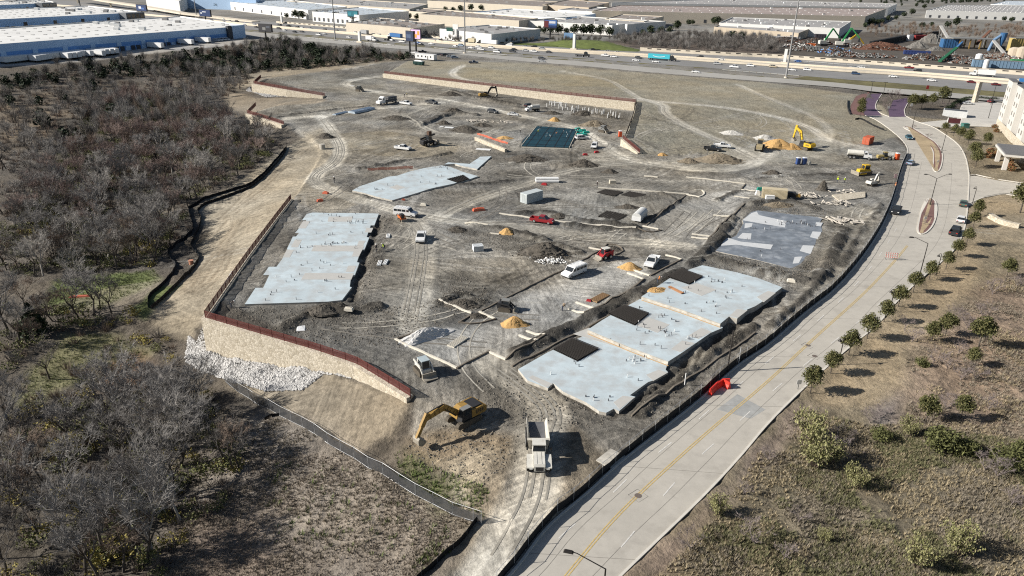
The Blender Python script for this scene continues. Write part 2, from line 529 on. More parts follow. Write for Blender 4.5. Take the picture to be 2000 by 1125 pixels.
zone(gl((1330,1125),(1390,1080),(1480,1090),(1560,1125),(1540,1180),(1280,1180)),(.10,.135,.045),.2,3,3,.8,.8)
zone(gl((1240,1120),(1310,1045),(1390,975),(1470,890),(1560,790),(1600,800),(1500,900),(1400,1000),(1300,1130)),(.250,.200,.160),.12,2,2)
zone(gl((1580,755),(1660,682),(1720,640),(1755,592),(1840,518),(1890,450),(1930,470),(1900,560),(1830,640),(1770,690),(1760,790),(1690,800),(1600,790)),(.315,.250,.165),.06,1.5,1.5)
zone(gl((1700,800),(1760,770),(1760,830),(1700,840)),(.215,.185,.165),.06,2,1.5)
zone(gl((1770,690),(1850,620),(1920,560),(2050,520),(2050,860),(1900,850),(1770,820)),(.270,.205,.150),.3,3,3)
zone(gl((1895,396),(1960,376),(2050,390),(2050,480),(1930,470),(1892,440)),(.290,.235,.16),.08,1,1)
site = gl((985,1125),(905,1010),(870,930),(800,850),(805,776),(405,622),(571,391),(640,300),(558,244),(487,222),(560,205),(640,195),(498,164),(512,154),(645,138),(792,117),(900,117),(1000,121),(1250,142),(1500,162),
   (1690,186),(1662,215),(1690,230),(1737,258),(1777,298),(1744,398),(1712,467),(1640,561),(1500,677),(1371,779),(1203,910),(1065,1030),(1003,1122))
zone([pz(a,b,3) for a,b in ((1490,72),(1700,62),(1850,75),(2060,85),(2060,152),(1720,121),(1500,108))],(.105,.092,.078),0,4,4)
zone([pz(a,b,3) for a,b in ((1180,80),(1360,74),(1510,80),(1530,106),(1300,99),(1230,94))],(.12,.10,.085),0,4,4)
zone([pz(a,b,3) for a,b in ((940,84),(1060,84),(1110,76),(1180,80),(1250,99),(1120,94.5),(1000,87))],(.115,.140,.038),0,2,2)
zone(gl((-60,150),(0,131),(160,121),(300,104),(480,86),(475,76),(0,100),(-60,110)),(.36,.345,.32),0,3,2)
zone(site,CLAY,.13,.8,.8)
zone(PC[:-4] + gl((1660,200),(1690,187),(1500,162),(1250,142),(1000,121),(850,118)) + [PC[-1]],OLIVE,.09,1,.6)
zone(gl((900,130),(1150,150),(1250,175),(1000,160),(900,150)),(.285,.245,.165),.08,4,4,.8)
zone(gl((1260,205),(1340,245),(1300,300),(1255,290)),(.245,.228,.180),.14,3,2)
zone(gl((571,391),(405,622),(372,664),(310,648),(285,605),(372,540),(404,450),(378,412),(430,378),(500,330),(560,285),(640,246),(655,300),(625,345)),TAN,.05,1.2,.8)
zone(gl((440,180),(500,192),(600,190),(640,196),(520,236),(486,224),(440,210)),(.285,.240,.180),.06,2,1)
zone(gl((420,150),(500,135),(780,115),(792,117),(645,138),(512,154),(496,166),(470,178)),(.275,.235,.175),.08,3,2)
zone(gl((640,722),(805,779),(770,846),(700,885),(560,815),(450,762),(440,742),(560,745)),(.265,.225,.168),.06,1.2,.8)
zone(gl((430,800),(560,818),(760,925),(930,1022),(900,1060),(815,1135),(420,1180),(300,1125),(360,1000)),(.255,.222,.185),.22,3,3)
zone(gl((340,1010),(500,1000),(600,1080),(560,1160),(340,1160)),(.165,.125,.095),.25,4,4,.8)
zone(gl((800,850),(870,830),(1010,850),(1010,900),(940,950),(860,925),(790,890)),(.215,.175,.125),.30,1.5,1.2)
zone(gl((870,905),(960,880),(1005,930),(960,985),(890,960)),(.33,.285,.215),.22,1.5,1.2)
zone(gl((770,880),(850,915),(960,955),(945,1010),(860,985),(780,935)),(.155,.165,.075),.15,2,2,.9,.9)
zone(gl((92,596),(110,548),(190,536),(300,527),(316,548),(215,592),(120,606)),GREEN,.06,1.5,1.2)
zone(gl((200,565),(310,545),(330,560),(250,598),(130,608),(100,600)),(.27,.24,.19),.05,1,.8,.55)
zone(gl((255,603),(315,558),(350,560),(300,600),(285,625)),GREEN,.06,1,.6)
zone(gl((30,770),(90,690),(130,655),(215,652),(290,690),(250,730),(120,760),(40,800)),(.205,.195,.110),.08,2,2)
zone(gl((180,720),(260,690),(300,720),(300,760),(200,760)),(.185,.120,.080),.1,2,2)
zone(gl((300,735),(340,725),(345,765),(318,772)),(.06,.055,.05),.05,1,.5)
zone(gl((0,205),(90,180),(160,195),(120,250),(0,300)),(.225,.175,.120),.12,5,5,.8,.6)
for P_,c_,op in (([(905,716),(790,676),(830,640),(900,640),(980,600),(1090,545),(1180,520),(1260,500),(1290,512),(1170,600),(1035,690)],COMP,.95),
     ([(1235,458),(1320,400),(1385,378),(1450,360),(1480,368),(1405,440),(1395,478),(1330,480),(1280,470)],COMP,.85),
     ([(1060,345),(1220,335),(1420,345),(1470,352),(1440,372),(1350,378),(1180,368),(1080,362)],(.225,.212,.185),.9),
     ([(1000,395),(1100,378),(1160,370),(1300,385),(1280,425),(1180,440),(1080,420),(1010,410)],(.27,.255,.222),.8),
     ([(755,480),(800,470),(868,474),(880,510),(872,560),(866,640),(800,640),(745,600)],(.245,.232,.202),.75),
     ([(880,510),(1010,500),(1060,515),(960,570),(880,585)],(.225,.208,.175),.7),
     ([(1270,318),(1400,300),(1480,280),(1600,270),(1690,285),(1740,300),(1730,318),(1560,322),(1480,318),(1350,336)],(.33,.31,.262),.85),
     ([(1170,280),(1215,290),(1250,310),(1330,322),(1250,335),(1180,325),(1130,310)],(.34,.315,.265),.85),
     ([(640,262),(760,255),(900,285),(880,305),(800,308),(680,300)],(.265,.232,.172),.85),
     ([(1590,428),(1680,396),(1720,408),(1690,470),(1640,545),(1580,575),(1545,560),(1600,480)],(.225,.205,.168),.8),
     ([(640,350),(560,380),(575,395),(640,420),(700,400)],(.24,.208,.155),.6),
     ([(500,172),(620,150),(750,148),(760,185),(680,185)],(.215,.200,.165),.7),
     ([(490,226),(560,205),(680,200),(740,195),(640,222),(560,240)],(.205,.195,.168),.7)):
 zone(gl(*P_),c_,.05 if op > .8 else .08,.9,.9,op)
zone(gl((560,240),(640,200),(760,152),(1000,180),(1235,220),(1215,290),(1480,322),(1740,302),(1745,332),(1300,335),(1180,330),(1000,352),(900,310),(760,330),(640,390),(575,395),(640,300)),(.268,.243,.197),.10,4,4,.6,.8)
zone(gl((905,1010),(960,900),(1010,860),(1120,830),(1200,905),(1065,1030),(1003,1122),(940,1190),(870,1190)),(.200,.172,.132),.2,1.5,1.5)
for P_,r_,op in (([(470,600),(640,600),(760,600),(860,585),(860,640),(790,680),(905,722),(940,760),(860,800),(800,770),(620,676),(430,618)],.16,.6),
     ([(575,400),(598,415),(560,490),(500,560),(470,600),(425,612),(500,510)],.14,.45),
     ([(742,418),(770,420),(740,520),(705,600),(690,592),(700,540)],.22,.55),
     ([(1205,808),(1310,728),(1420,640),(1530,562),(1560,530),(1612,440),(1650,430),(1590,540),(1500,600),(1420,700),(1330,775),(1230,850)],.30,.65),
     ([(880,445),(960,455),(1060,470),(1110,490),(1080,520),(1000,500),(900,470)],.2,.5),
     ([(850,545),(900,530),(960,575),(950,600),(880,620)],.2,.5),
     ([(980,690),(1120,640),(1240,575),(1370,512),(1400,490),(1400,500),(1180,620),(1000,715)],.22,.6),
     ([(1375,518),(1400,495),(1550,530),(1600,500),(1640,520),(1560,545),(1520,552)],.28,.6),
     ([(1440,408),(1470,395),(1580,400),(1640,420),(1610,425),(1470,410)],.24,.6),
     ([(870,175),(1000,185),(1200,215),(1235,225),(1215,265),(1150,250),(1040,215),(930,205)],.18,.5),
     ([(850,205),(960,215),(1040,235),(1010,265),(900,260),(820,232)],.2,.45),
     ([(960,300),(1080,292),(1180,300),(1130,325),(1020,355),(960,340)],.22,.55),
     ([(1280,325),(1400,340),(1600,335),(1750,330),(1745,395),(1600,380),(1480,352),(1300,345)],.10,.5),
     ([(930,740),(1000,730),(1180,808),(1190,830),(1040,840),(960,830),(930,800)],.22,.4),
     ([(800,780),(880,790),(960,830),(870,850),(810,860)],.2,.5),
     ([(780,320),(900,300),(930,330),(870,320),(760,350)],.15,.4)):
 zone(gl(*P_),DARK,r_,1.8,1.8,op,.45)
for l_,w_,z_ in (([(742,432),(722,480),(700,540),(688,585)],1.6,-.5),([(735,600),(690,610),(640,606)],2.4,.5),([(560,640),(600,612),(660,605)],2.0,.35),
     ([(925,440),(1000,452),(1060,470),(1130,492)],2.2,.5),([(1110,440),(1180,447),(1240,452)],2.4,.5),([(1010,418),(1060,412),(1100,424),(1165,436),(1240,446)],1.8,.45),
     ([(1290,378),(1330,392),(1300,412),(1262,432)],1.3,.4),([(1005,690),(1080,655),(1160,615),(1235,575),(1330,530)],2.4,.45),([(1345,520),(1400,470),(1432,425)],2.6,.5),
     ([(1390,505),(1440,520),(1520,540),(1560,548)],3.0,.6),([(1590,552),(1626,498),(1648,448)],2.4,.45),([(1240,810),(1310,755),(1400,680),(1470,640)],1.6,.4),
     ([(1200,812),(1320,730),(1430,640),(1530,575)],1.4,-.35),([(1470,400),(1530,392),(1590,408)],2.6,.5),([(1640,520),(1680,450),(1720,400)],1.2,.3),([(1500,640),(1560,590),(1620,530)],1.4,.35),
     ([(880,178),(930,192),(1010,205)],3,.7),([(1010,212),(1100,216),(1200,232)],2.5,.6),([(820,245),(880,220),(930,225)],3,.6),
     ([(860,590),(900,575),(940,590)],1.8,.4),([(820,340),(870,360),(930,362),(1000,352)],1.4,.3),([(700,330),(760,320),(880,300)],1.5,.35),
     ([(1500,380),(1440,372),(1400,392)],1.2,.3),([(540,230),(640,215),(740,205)],1.2,.3),([(1450,350),(1560,342),(1640,340)],1.6,.3),([(380,640),(400,650)],1,.1)):
 band(chaikin(gl(*l_),2),w_,DARK,.34,z_ * 1.45,.5,0,.9,.9)
def inside_site(p):
 return bool(inpoly(np.array([p[0]]),np.array([p[1]]),site)[0])
tr = random.Random(5)
for i in range(240):
 x,y = tr.uniform(-75,120),tr.uniform(70,300)
 if not inside_site((x,y)):
  continue
 a = tr.choice((.75,1.15,.15,2.9,1.6)) + tr.gauss(0,.3)
 cv = tr.gauss(0,.035)
 pts = []
 for s_ in range(tr.randint(8,22)):
  pts.append((x,y))
  x += 2 * math.cos(a)
  y += 2 * math.sin(a)
  a += cv
 c = tr.choice((DARK,HAUL,COMP,(.15,.135,.11),(.13,.118,.098),HAUL))
 for off in (-1.05,1.05):
  q = [(p[0] - off * math.sin(a),p[1] + off * math.cos(a)) for p in pts]
  band(q,.62,c,None,tr.choice((-.07,-.05,.05)),.3,0,tr.uniform(.4,.8),.15,.07)
ROADS = [([(905,1180),(950,1125),(1000,1040),(1035,975),(1045,905),(1055,850),(1075,800),(1000,740),(940,700)],5.5,1.05,.95),
   ([(625,228),(652,262),(668,292),(655,320),(613,340),(614,360),(680,386),(745,403),(800,418),(880,432),(1000,442),(1110,456),(1230,472),(1340,482)],4.2,1.0,.9),
   ([(750,148),(690,155),(668,163),(690,172),(760,184),(850,192),(930,208),(1000,222),(1060,236),(1120,248),(1160,270),(1190,295),(1240,318),(1400,337),(1470,322),(1500,300)],4.6,1.1,.95),
   ([(560,232),(625,228),(720,213),(790,206),(860,200)],4.5,1.0,.8),
   ([(905,128),(880,140),(890,153),(960,165),(1100,181),(1250,196),(1400,207),(1500,224),(1580,246),(1612,272)],4.0,1.0,1.0),
   ([(1090,138),(1190,155),(1220,175),(1250,193)],3.0,1.0,.55),
   ([(1250,193),(1300,205),(1294,220),(1340,248),(1400,272),(1440,292),(1480,312)],4.2,1.1,.9),
   ([(1440,165),(1490,188),(1545,210),(1600,232),(1622,256),(1615,275)],3.2,1.0,.6),
   ([(1240,318),(1180,322),(1100,335),(1000,368),(900,402),(850,425)],4.0,1.0,.7),
   ([(1612,272),(1680,290),(1740,300)],5,1.1,.7),([(790,224),(860,200),(900,205)],3.0,1.0,.5),([(788,226),(810,240),(850,262),(900,262)],2.6,.9,.5),
   ([(760,255),(880,268),(960,262),(1060,240)],3.4,1.0,.45),([(800,420),(830,470),(815,560),(800,640)],5.0,1.2,.5),([(860,425),(900,400),(960,375),(1080,345)],3.4,1.0,.5)]
for i_,(l_,w_,r_,op) in enumerate(ROADS):
 band(chaikin(gl(*l_),3),w_ * 1.12,(.375,.352,.303) if i_ == 0 else (.46,.43,.365),.02,-.05,1.0,r_,op,.6,.10)
for l_ in ([(452,470),(440,520),(410,555),(378,575),(362,566),(385,540),(425,500),(440,470)],[(445,478),(425,525),(395,560),(380,560),(400,530),(425,490)],[(470,430),(440,470),(432,500)],[(470,400),(520,360),(560,320)],
   [(420,430),(470,380),(540,330),(600,290)],[(400,470),(450,420),(520,370)]):
 q = chaikin(gl(*l_),3)
 for off in (-.9,.9):
  band([(p[0] + off,p[1] - off * .2) for p in q],.55,(.20,.165,.12),None,-.10,.3,0,.75,.15,.08)
br = .70 + .60 * fbm(X,Y,5.5,0,4)
ms_ = inpoly(X,Y,site)
dry_ = smooth(.40,.60,fbm(X,Y,12,5,5))
mc_ = inpoly(X,Y,PC)
br = np.where(ms_,np.where(mc_,.82 + .36 * fbm(X,Y,4,0,3),(.66 + .62 * fbm(X,Y,3.2,0,3)) * (.80 + .42 * dry_)),br)
br *= .80 + .40 * fbm(X,Y,34,3,3)
COLR *= br[...,None]
warm = (fbm(X,Y,17,6,3)[...,None] - .5)
COLR *= 1 + warm * np.array((.16,.04,-.14))
flat(street_poly,-.12,.0)
band(offset(st_r,1.05),1.7,None,None,.13,.25)
band(offset(st_r2,1.05),1.7,None,None,.13,.25)
flat(side_poly,-.12,0)
for q in (brick_l,brick_m,brick_side,park_lot):
 flat(q,-.12,0)
flat(strip_poly('front_lo','front_up'),-.15,.2)
flat(strip_poly('main_lo','far_up'),-.15,.2)
for n_,(q,zt) in slab_polys.items():
 flat(q,-.12,.15)
CLOD = fbm(X,Y,1.9,1,2) - .5
amp = ROUGH * (1 - smooth(250,420,Y))
REL = amp * (CLOD * 3.0 + (fbm(X,Y,7,4,2) - .5) * 2.0)
Z = Z + DZ + REL
def ht(x,y):
 """height of the finished ground"""
 return hgrid(Z,x,y)
def gp(px,py):
 """where a photographed ground point lies on the finished ground"""
 z = 0.0
 for _ in range(14):
  x,y = pz(px,py,z)
  z = .5 * z + .5 * ht(x,y)
 return (x,y,ht(x,y))

def ground_material():
 m = bpy.data.materials.new('ground')
 m.use_nodes = True
 nt = m.node_tree
 b = nt.nodes['Principled BSDF']
 b.inputs['Roughness'].default_value = .95
 b.inputs['Specular IOR Level'].default_value = .15
 at = nt.nodes.new('ShaderNodeVertexColor')
 at.layer_name = 'soil'
 geo = nt.nodes.new('ShaderNodeNewGeometry')
 ns = []
 for sc,det in ((1.1,8),(5.0,6),(.16,4)):
  n = nt.nodes.new('ShaderNodeTexNoise')
  n.inputs['Scale'].default_value = sc
  n.inputs['Detail'].default_value = det
  n.inputs['Roughness'].default_value = .68
  nt.links.new(geo.outputs['Position'],n.inputs['Vector'])
  ns.append(n)
 fac = None
 for n,lo,hi in ((ns[0],.62,1.38),(ns[1],.78,1.22),(ns[2],.88,1.12)):
  r = nt.nodes.new('ShaderNodeMapRange')
  r.inputs['From Min'].default_value,r.inputs['From Max'].default_value = .28,.72
  r.inputs['To Min'].default_value,r.inputs['To Max'].default_value = lo,hi
  nt.links.new(n.outputs['Fac'],r.inputs['Value'])
  if fac is None:
   fac = r.outputs['Result']
  else:
   mu = nt.nodes.new('ShaderNodeMath')
   mu.operation = 'MULTIPLY'
   nt.links.new(fac,mu.inputs[0])
   nt.links.new(r.outputs['Result'],mu.inputs[1])
   fac = mu.outputs[0]
 vm = nt.nodes.new('ShaderNodeVectorMath')
 vm.operation = 'SCALE'
 nt.links.new(at.outputs['Color'],vm.inputs[0])
 nt.links.new(fac,vm.inputs['Scale'])
 nt.links.new(vm.outputs[0],b.inputs['Base Color'])
 wn_ = nt.nodes.new('ShaderNodeVectorMath')
 wn_.operation = 'MULTIPLY_ADD'
 wn_.inputs[1].default_value = (14,14,0)
 nt.links.new(ns[2].outputs['Color'],wn_.inputs[0])
 nt.links.new(geo.outputs['Position'],wn_.inputs[2])
 vo = nt.nodes.new('ShaderNodeTexVoronoi')
 vo.inputs['Scale'].default_value = .055
 nt.links.new(wn_.outputs[0],vo.inputs['Vector'])
 sc_ = nt.nodes.new('ShaderNodeSeparateColor')
 nt.links.new(vo.outputs['Color'],sc_.inputs[0])
 am = nt.nodes.new('ShaderNodeMath')
 am.operation = 'MULTIPLY'
 am.inputs[1].default_value = 6.283
 nt.links.new(sc_.outputs[0],am.inputs[0])
 vr_ = nt.nodes.new('ShaderNodeVectorRotate')
 vr_.rotation_type = 'Z_AXIS'
 nt.links.new(geo.outputs['Position'],vr_.inputs['Vector'])
 nt.links.new(am.outputs[0],vr_.inputs['Angle'])
 mp = nt.nodes.new('ShaderNodeMapping')
 mp.inputs['Scale'].default_value = (.10,1.5,.3)
 nt.links.new(vr_.outputs[0],mp.inputs['Vector'])
 sn = nt.nodes.new('ShaderNodeTexNoise')
 sn.inputs['Scale'].default_value = 1.0
 sn.inputs['Detail'].default_value = 5
 sn.inputs['Roughness'].default_value = .6
 nt.links.new(mp.outputs[0],sn.inputs['Vector'])
 tk = nt.nodes.new('ShaderNodeAttribute')
 tk.attribute_name = 'track'
 sm = nt.nodes.new('ShaderNodeMapRange')
 sm.inputs['From Min'].default_value,sm.inputs['From Max'].default_value = .36,.64
 sm.inputs['To Min'].default_value,sm.inputs['To Max'].default_value = -.27,.27
 nt.links.new(sn.outputs['Fac'],sm.inputs['Value'])
 st = nt.nodes.new('ShaderNodeMath')
 st.operation = 'MULTIPLY_ADD'
 nt.links.new(sm.outputs['Result'],st.inputs[0])
 nt.links.new(tk.outputs['Fac'],st.inputs[1])
 st.inputs[2].default_value = 1.0
 fm = nt.nodes.new('ShaderNodeMath')
 fm.operation = 'MULTIPLY'
 nt.links.new(fac,fm.inputs[0])
 nt.links.new(st.outputs[0],fm.inputs[1])
 nt.links.new(fm.outputs[0],vm.inputs['Scale'])
 rg = nt.nodes.new('ShaderNodeAttribute')
 rg.attribute_name = 'clod'
 mul = nt.nodes.new('ShaderNodeMath')
 mul.operation = 'MULTIPLY'
 nt.links.new(ns[0].outputs['Fac'],mul.inputs[0])
 nt.links.new(rg.outputs['Fac'],mul.inputs[1])
 bp = nt.nodes.new('ShaderNodeBump')
 bp.inputs['Strength'].default_value = 1.0
 bp.inputs['Distance'].default_value = 1.0
 nt.links.new(mul.outputs[0],bp.inputs['Height'])
 nt.links.new(bp.outputs['Normal'],b.inputs['Normal'])
 return m

def build_ground():
 ny,nx = X.shape
 vs = np.stack([X,Y,Z],-1).reshape(-1,3)
 idx = np.arange(ny * nx).reshape(ny,nx)
 fs = np.stack([idx[:-1,:-1],idx[:-1,1:],idx[1:,1:],idx[1:,:-1]],-1).reshape(-1,4)
 me = bpy.data.meshes.new('ground')
 me.vertices.add(len(vs))
 me.vertices.foreach_set('co',vs.ravel())
 me.loops.add(fs.size)
 me.loops.foreach_set('vertex_index',fs.ravel())
 me.polygons.add(len(fs))
 me.polygons.foreach_set('loop_start',np.arange(0,fs.size,4))
 me.polygons.foreach_set('loop_total',np.full(len(fs),4))
 me.polygons.foreach_set('use_smooth',np.ones(len(fs),bool))
 me.update(calc_edges=True)
 ca = me.color_attributes.new('soil','FLOAT_COLOR','POINT')
 ca.data.foreach_set('color',np.concatenate([np.clip(COLR,.01,.9),np.ones(X.shape + (1,))],-1).ravel())
 ra = me.attributes.new('clod','FLOAT','POINT')
 ra.data.foreach_set('value',np.clip(.16 + ROUGH * 1.8,0,.7).ravel())
 tw = ms_ * np.clip(1.1 - amp * 1.2,.2,1.0) * np.where(mc_,.55,1.0)
 for q_ in (gl((571,391),(405,622),(310,648),(285,605),(404,450),(378,412),(560,285),(640,246)),gl((640,722),(805,779),(770,846),(700,885),(450,762))):
  tw = np.where(inpoly(X,Y,q_),.8,tw)
 ta = me.attributes.new('track','FLOAT','POINT')
 ta.data.foreach_set('value',tw.astype(np.float32).ravel())
 me.materials.append(ground_material())
 return link('ground',me,kind='structure')
build_ground()
# ---------------------------------------------------------------- street
M_ROAD = mat('street concrete',(.445,.415,.362),.85,.07,.9,var2=.07,scale2=.12,stain=((.33,.305,.265),.30,.52,.78))
M_KERB = mat('kerb concrete',(.60,.565,.50),.85,.10,1.2)
M_YEL = mat('yellow road paint',(.52,.385,.16),.7,.3,3)
M_WHITE_PAINT = mat('white road paint',(.62,.60,.56),.7,.3,3)
M_JOINT = mat('tar joint',(.22,.205,.18),.9,.35,1)
M_BRICK = mat('purple brick paving',(.110,.072,.115),.8,.2,3,var2=.15)
M_REDBRICK = mat('red brick paving',(.180,.100,.088),.8,.2,3,var2=.15)
M_ASPH = mat('highway asphalt',(.235,.230,.222),.85,.08,.3,var2=.10,scale2=.03)
M_FRONT = mat('frontage concrete',(.36,.345,.315),.85,.08,.3,var2=.08,scale2=.03)
M_BEIGE = mat('barrier concrete',(.66,.585,.47),.85,.10,.4)
M_HWGRASS = mat('verge grass',(.135,.120,.055),.95,.35,.5,var2=.35,scale2=.06)
M_ISLAND = mat('island mulch',(.38,.295,.185),.95,.15,2,var2=.2)

def even(pts,n):
 L = [0]
 for a,b in zip(pts[:-1],pts[1:]):
  L.append(L[-1] + math.dist(a[:2],b[:2]))
 out,k = [],0
 for i in range(n):
  t = L[-1] * i / (n - 1)
  while k < len(L) - 2 and L[k + 1] < t:
   k += 1
  f = (t - L[k]) / max(L[k + 1] - L[k],1e-9)
  out.append(tuple(u + (v - u) * f for u,v in zip(pts[k],pts[k + 1])))
 return out
def hz0(x,y):
 return hgrid(Z0,x,y)
def strip(a,b,n=80,dz=.02,cross=3,zf=hz0):
 A,B = even(a,n),even(b,n)
 mb = MB()
 vs = []
 for p,q in zip(A,B):
  for c in range(cross + 1):
   t = c / cross
   x,y = p[0] + (q[0] - p[0]) * t,p[1] + (q[1] - p[1]) * t
   vs.append((x,y,zf(x,y) + dz))
 w = cross + 1
 fs = [(i * w + c,i * w + c + 1,(i + 1) * w + c + 1,(i + 1) * w + c) for i in range(n - 1) for c in range(cross)]
 a0,a1,b0 = A[0],A[1],B[0]
 if (a1[0] - a0[0]) * (b0[1] - a0[1]) - (a1[1] - a0[1]) * (b0[0] - a0[0]) > 0:
  fs = [f[::-1] for f in fs]
 return mb.add(vs,fs)
def ribbon(mb,pts,w,h,dz=0.0,zf=hz0,m=0,step=None):
 """raised strip of width w and height h that follows the ground along pts"""
 if step:
  pts = resample(pts,step)
 L,R = offset(pts,-w / 2),offset(pts,w / 2)
 vs = []
 for (x,y),l,r in zip([p[:2] for p in pts],L,R):
  z = zf(x,y) + dz
  vs += [(l[0],l[1],z - .05),(l[0],l[1],z + h),(r[0],r[1],z + h),(r[0],r[1],z - .05)]
 fs = []
 for i in range(len(pts) - 1):
  o = i * 4
  fs += [(o + k,o + k + 1,o + k + 5,o + k + 4)[::-1] for k in range(3)]
 n = len(vs)
 fs += [(0,1,2,3),(n - 1,n - 2,n - 3,n - 4)]
 return mb.add(vs,fs,m)

right_edge = st_r + st_r2[1:]
street = link('street',strip(st_l,right_edge,150,.02,6).mesh('street',M_ROAD),kind='structure')
ss = strip(gl((1886,412),(1920,384),(1960,377),(2080,392)),gl((1890,345),(1905,343),(1945,352),(2080,370)),20,.016,3)
link('side_street',ss.mesh('side_street',M_ROAD),kind='structure')
for q,n_,m_ in ((brick_l,'brick_paving',M_BRICK),(brick_m,'brick_paving',M_BRICK),(brick_side,'brick_sidewalk',M_REDBRICK)):
 mb = MB()
 mb.add([(x,y,hz0(x,y) + .03) for x,y in q],[tuple(range(len(q))) if sum(q[i][0] * q[(i + 1) % len(q)][1] - q[(i + 1) % len(q)][0] * q[i][1] for i in range(len(q))) > 0 else tuple(range(len(q) - 1,-1,-1))])
 link(n_,mb.mesh(n_,m_),kind='structure')
mb = MB()
pl_ = park_lot
mb.add([(x,y,hz0(x,y) + .025) for x,y in pl_],[tuple(range(len(pl_)))])
link('parking_lot',mb.mesh('parking_lot',mat('lot concrete',(.50,.475,.43),.85,.08,.6,var2=.08)),kind='structure')
for pts,nm in ((st_r,'kerb'),(st_l,'kerb'),(st_r2,'kerb'),(gl((1892,398),(1920,386),(1960,379),(2060,394)),'kerb'),(gl((1893,343),(1905,341),(1945,350),(2060,367)),'kerb'),
    (gl((1768,226),(1766,215),(1772,203),(1784,190)),'kerb'),(chaikin(gl((1737,228),(1720,222),(1709,212),(1711,200),(1722,184)),2),'kerb')):
 mb = MB()
 ribbon(mb,pts,.28,.15,0,step=1.5)
 link(nm,mb.mesh('kerb',M_KERB),parent=street,kind='structure')
for q,lab in ((med1,'oval traffic island with lamp post and mulch bed in mid-street'),(med2,'long curved traffic island with bare saplings near the highway entry')):
 cx,cy = sum(p[0] for p in q) / len(q),sum(p[1] for p in q) / len(q)
 isl = link('traffic_island',None,loc=(cx,cy,hz0(cx,cy)),label=lab,cat='traffic island')
 def ringp(s):
  return [(cx + (x - cx) * s,cy + (y - cy) * s) for x,y in q]
 for nm,d0,z1,m_ in (('kerb',0,.17,M_KERB),('brick_border',.35,.175,M_REDBRICK),('mulch_bed',.95,.18,M_ISLAND)):
  d,_,_ = None,None,None
  pts = []
  n = len(q)
  sg = 1 if sum(q[i][0] * q[(i + 1) % n][1] - q[(i + 1) % n][0] * q[i][1] for i in range(n)) > 0 else -1
  for i in range(n):
   a,b = q[i - 1],q[(i + 1) % n]
   l = math.dist(a,b) or 1
   pts.append((q[i][0] - sg * d0 * (b[1] - a[1]) / l,q[i][1] + sg * d0 * (b[0] - a[0]) / l))
  mb = MB()
  zc = hz0(cx,cy)
  mb.v = [(x - cx,y - cy,hz0(x,y) - zc + z1) for x,y in pts] + [(x - cx,y - cy,hz0(x,y) - zc - .05) for x,y in pts]
  order = tuple(range(n)) if sg > 0 else tuple(range(n - 1,-1,-1))
  mb.f = [order] + [((i,n + i,n + (i + 1) % n,(i + 1) % n) if sg > 0 else (i,(i + 1) % n,n + (i + 1) % n,n + i)) for i in range(n)]
  mb.m = [0] * len(mb.f)
  link(nm,mb.mesh(nm,m_),parent=isl)
cl = chaikin(gl((1060,1180),(1105,1127),(1177,1037),(1247,965),(1382,843),(1500,746),(1585,665),(1680,581),(1720,540),(1752,505),(1772,480)),3)
for o_ in (-.14,.14):
 mb = MB()
 ribbon(mb,offset(cl,o_),.13,.006,.03,step=2.0)
 link('yellow_line',mb.mesh('yellow_line',M_YEL),parent=street,kind='structure')
for ln in ([(1095,1180),(1180,1105),(1232,1048),(1260,1010),(1350,905),(1420,845),(1510,762),(1600,690),(1700,610),(1770,545)],
   [(985,1180),(1040,1110),(1100,1040),(1175,985),(1240,920),(1330,850),(1420,770),(1520,690),(1600,625),(1660,570),(1720,500),(1760,430)]):
 pts = resample(chaikin(gl(*ln),3),.6)
 i = 0
 while i < len(pts) - 6:
  if i % 17 < 1:
   mb = MB()
   ribbon(mb,pts[i:i + 6],.13,.006,.03)
   link('lane_dash',mb.mesh('lane_dash',M_WHITE_PAINT),parent=street,kind='structure')
   i += 16
  i += 1
AL,AR = even(st_l[:len(st_l)],150),even(right_edge,150)
for i in range(4,140,9):
 mb = MB()
 ribbon(mb,even([AL[i],AR[i]],8),.05,.003,.027)
 link('joint',mb.mesh('joint',M_JOINT),parent=street,kind='structure')
for fr in (.27,.75):
 mb = MB()
 ribbon(mb,[(a[0] + (b[0] - a[0]) * fr,a[1] + (b[1] - a[1]) * fr) for a,b in zip(AL[:110],AR[:110])],.045,.003,.027)
 link('joint',mb.mesh('joint',M_JOINT),parent=street,kind='structure')
mb = MB()
q = gl((1400,800),(1440,770),(1495,800),(1466,818))
mb.add([(x,y,hz0(x,y) + .026) for x,y in q],[(3,2,1,0)])
link('wet_patch',mb.mesh('wet_patch',mat('damp concrete',(.34,.34,.325),.6,.14,1.0,var2=.12,scale2=.4)),parent=street,kind='structure')
M_IRON = mat('manhole iron',(.16,.13,.11),.6,.2,6)
for i,(a,b,lab) in enumerate(((1246,970,'round iron manhole cover on the yellow centre line in the foreground'),(1578,676,'round iron manhole cover beside the yellow line, farther one'),(1591,697,'round iron manhole cover in the right lane near young trees'))):
 x,y,z = gp(a,b)
 mb = MB()
 mb.tube((0,0,-.05),(0,0,.012),.42,.42,20)
 fr = MB()
 for s in range(4):
  a0,a1 = math.pi / 4 + s * math.pi / 2,math.pi / 4 + (s + 1) * math.pi / 2
  fr.bar((1.15 * math.cos(a0),1.15 * math.sin(a0),0),(1.15 * math.cos(a1),1.15 * math.sin(a1),0),.05,.012)
 o = link('manhole_cover',mb.mesh('manhole_cover',M_IRON),loc=(x,y,hz0(x,y) + .026),rz=.7,label=lab,cat='manhole cover',group='manhole covers in the street')
 link('joint_frame',fr.mesh('joint_frame',M_JOINT),parent=o)

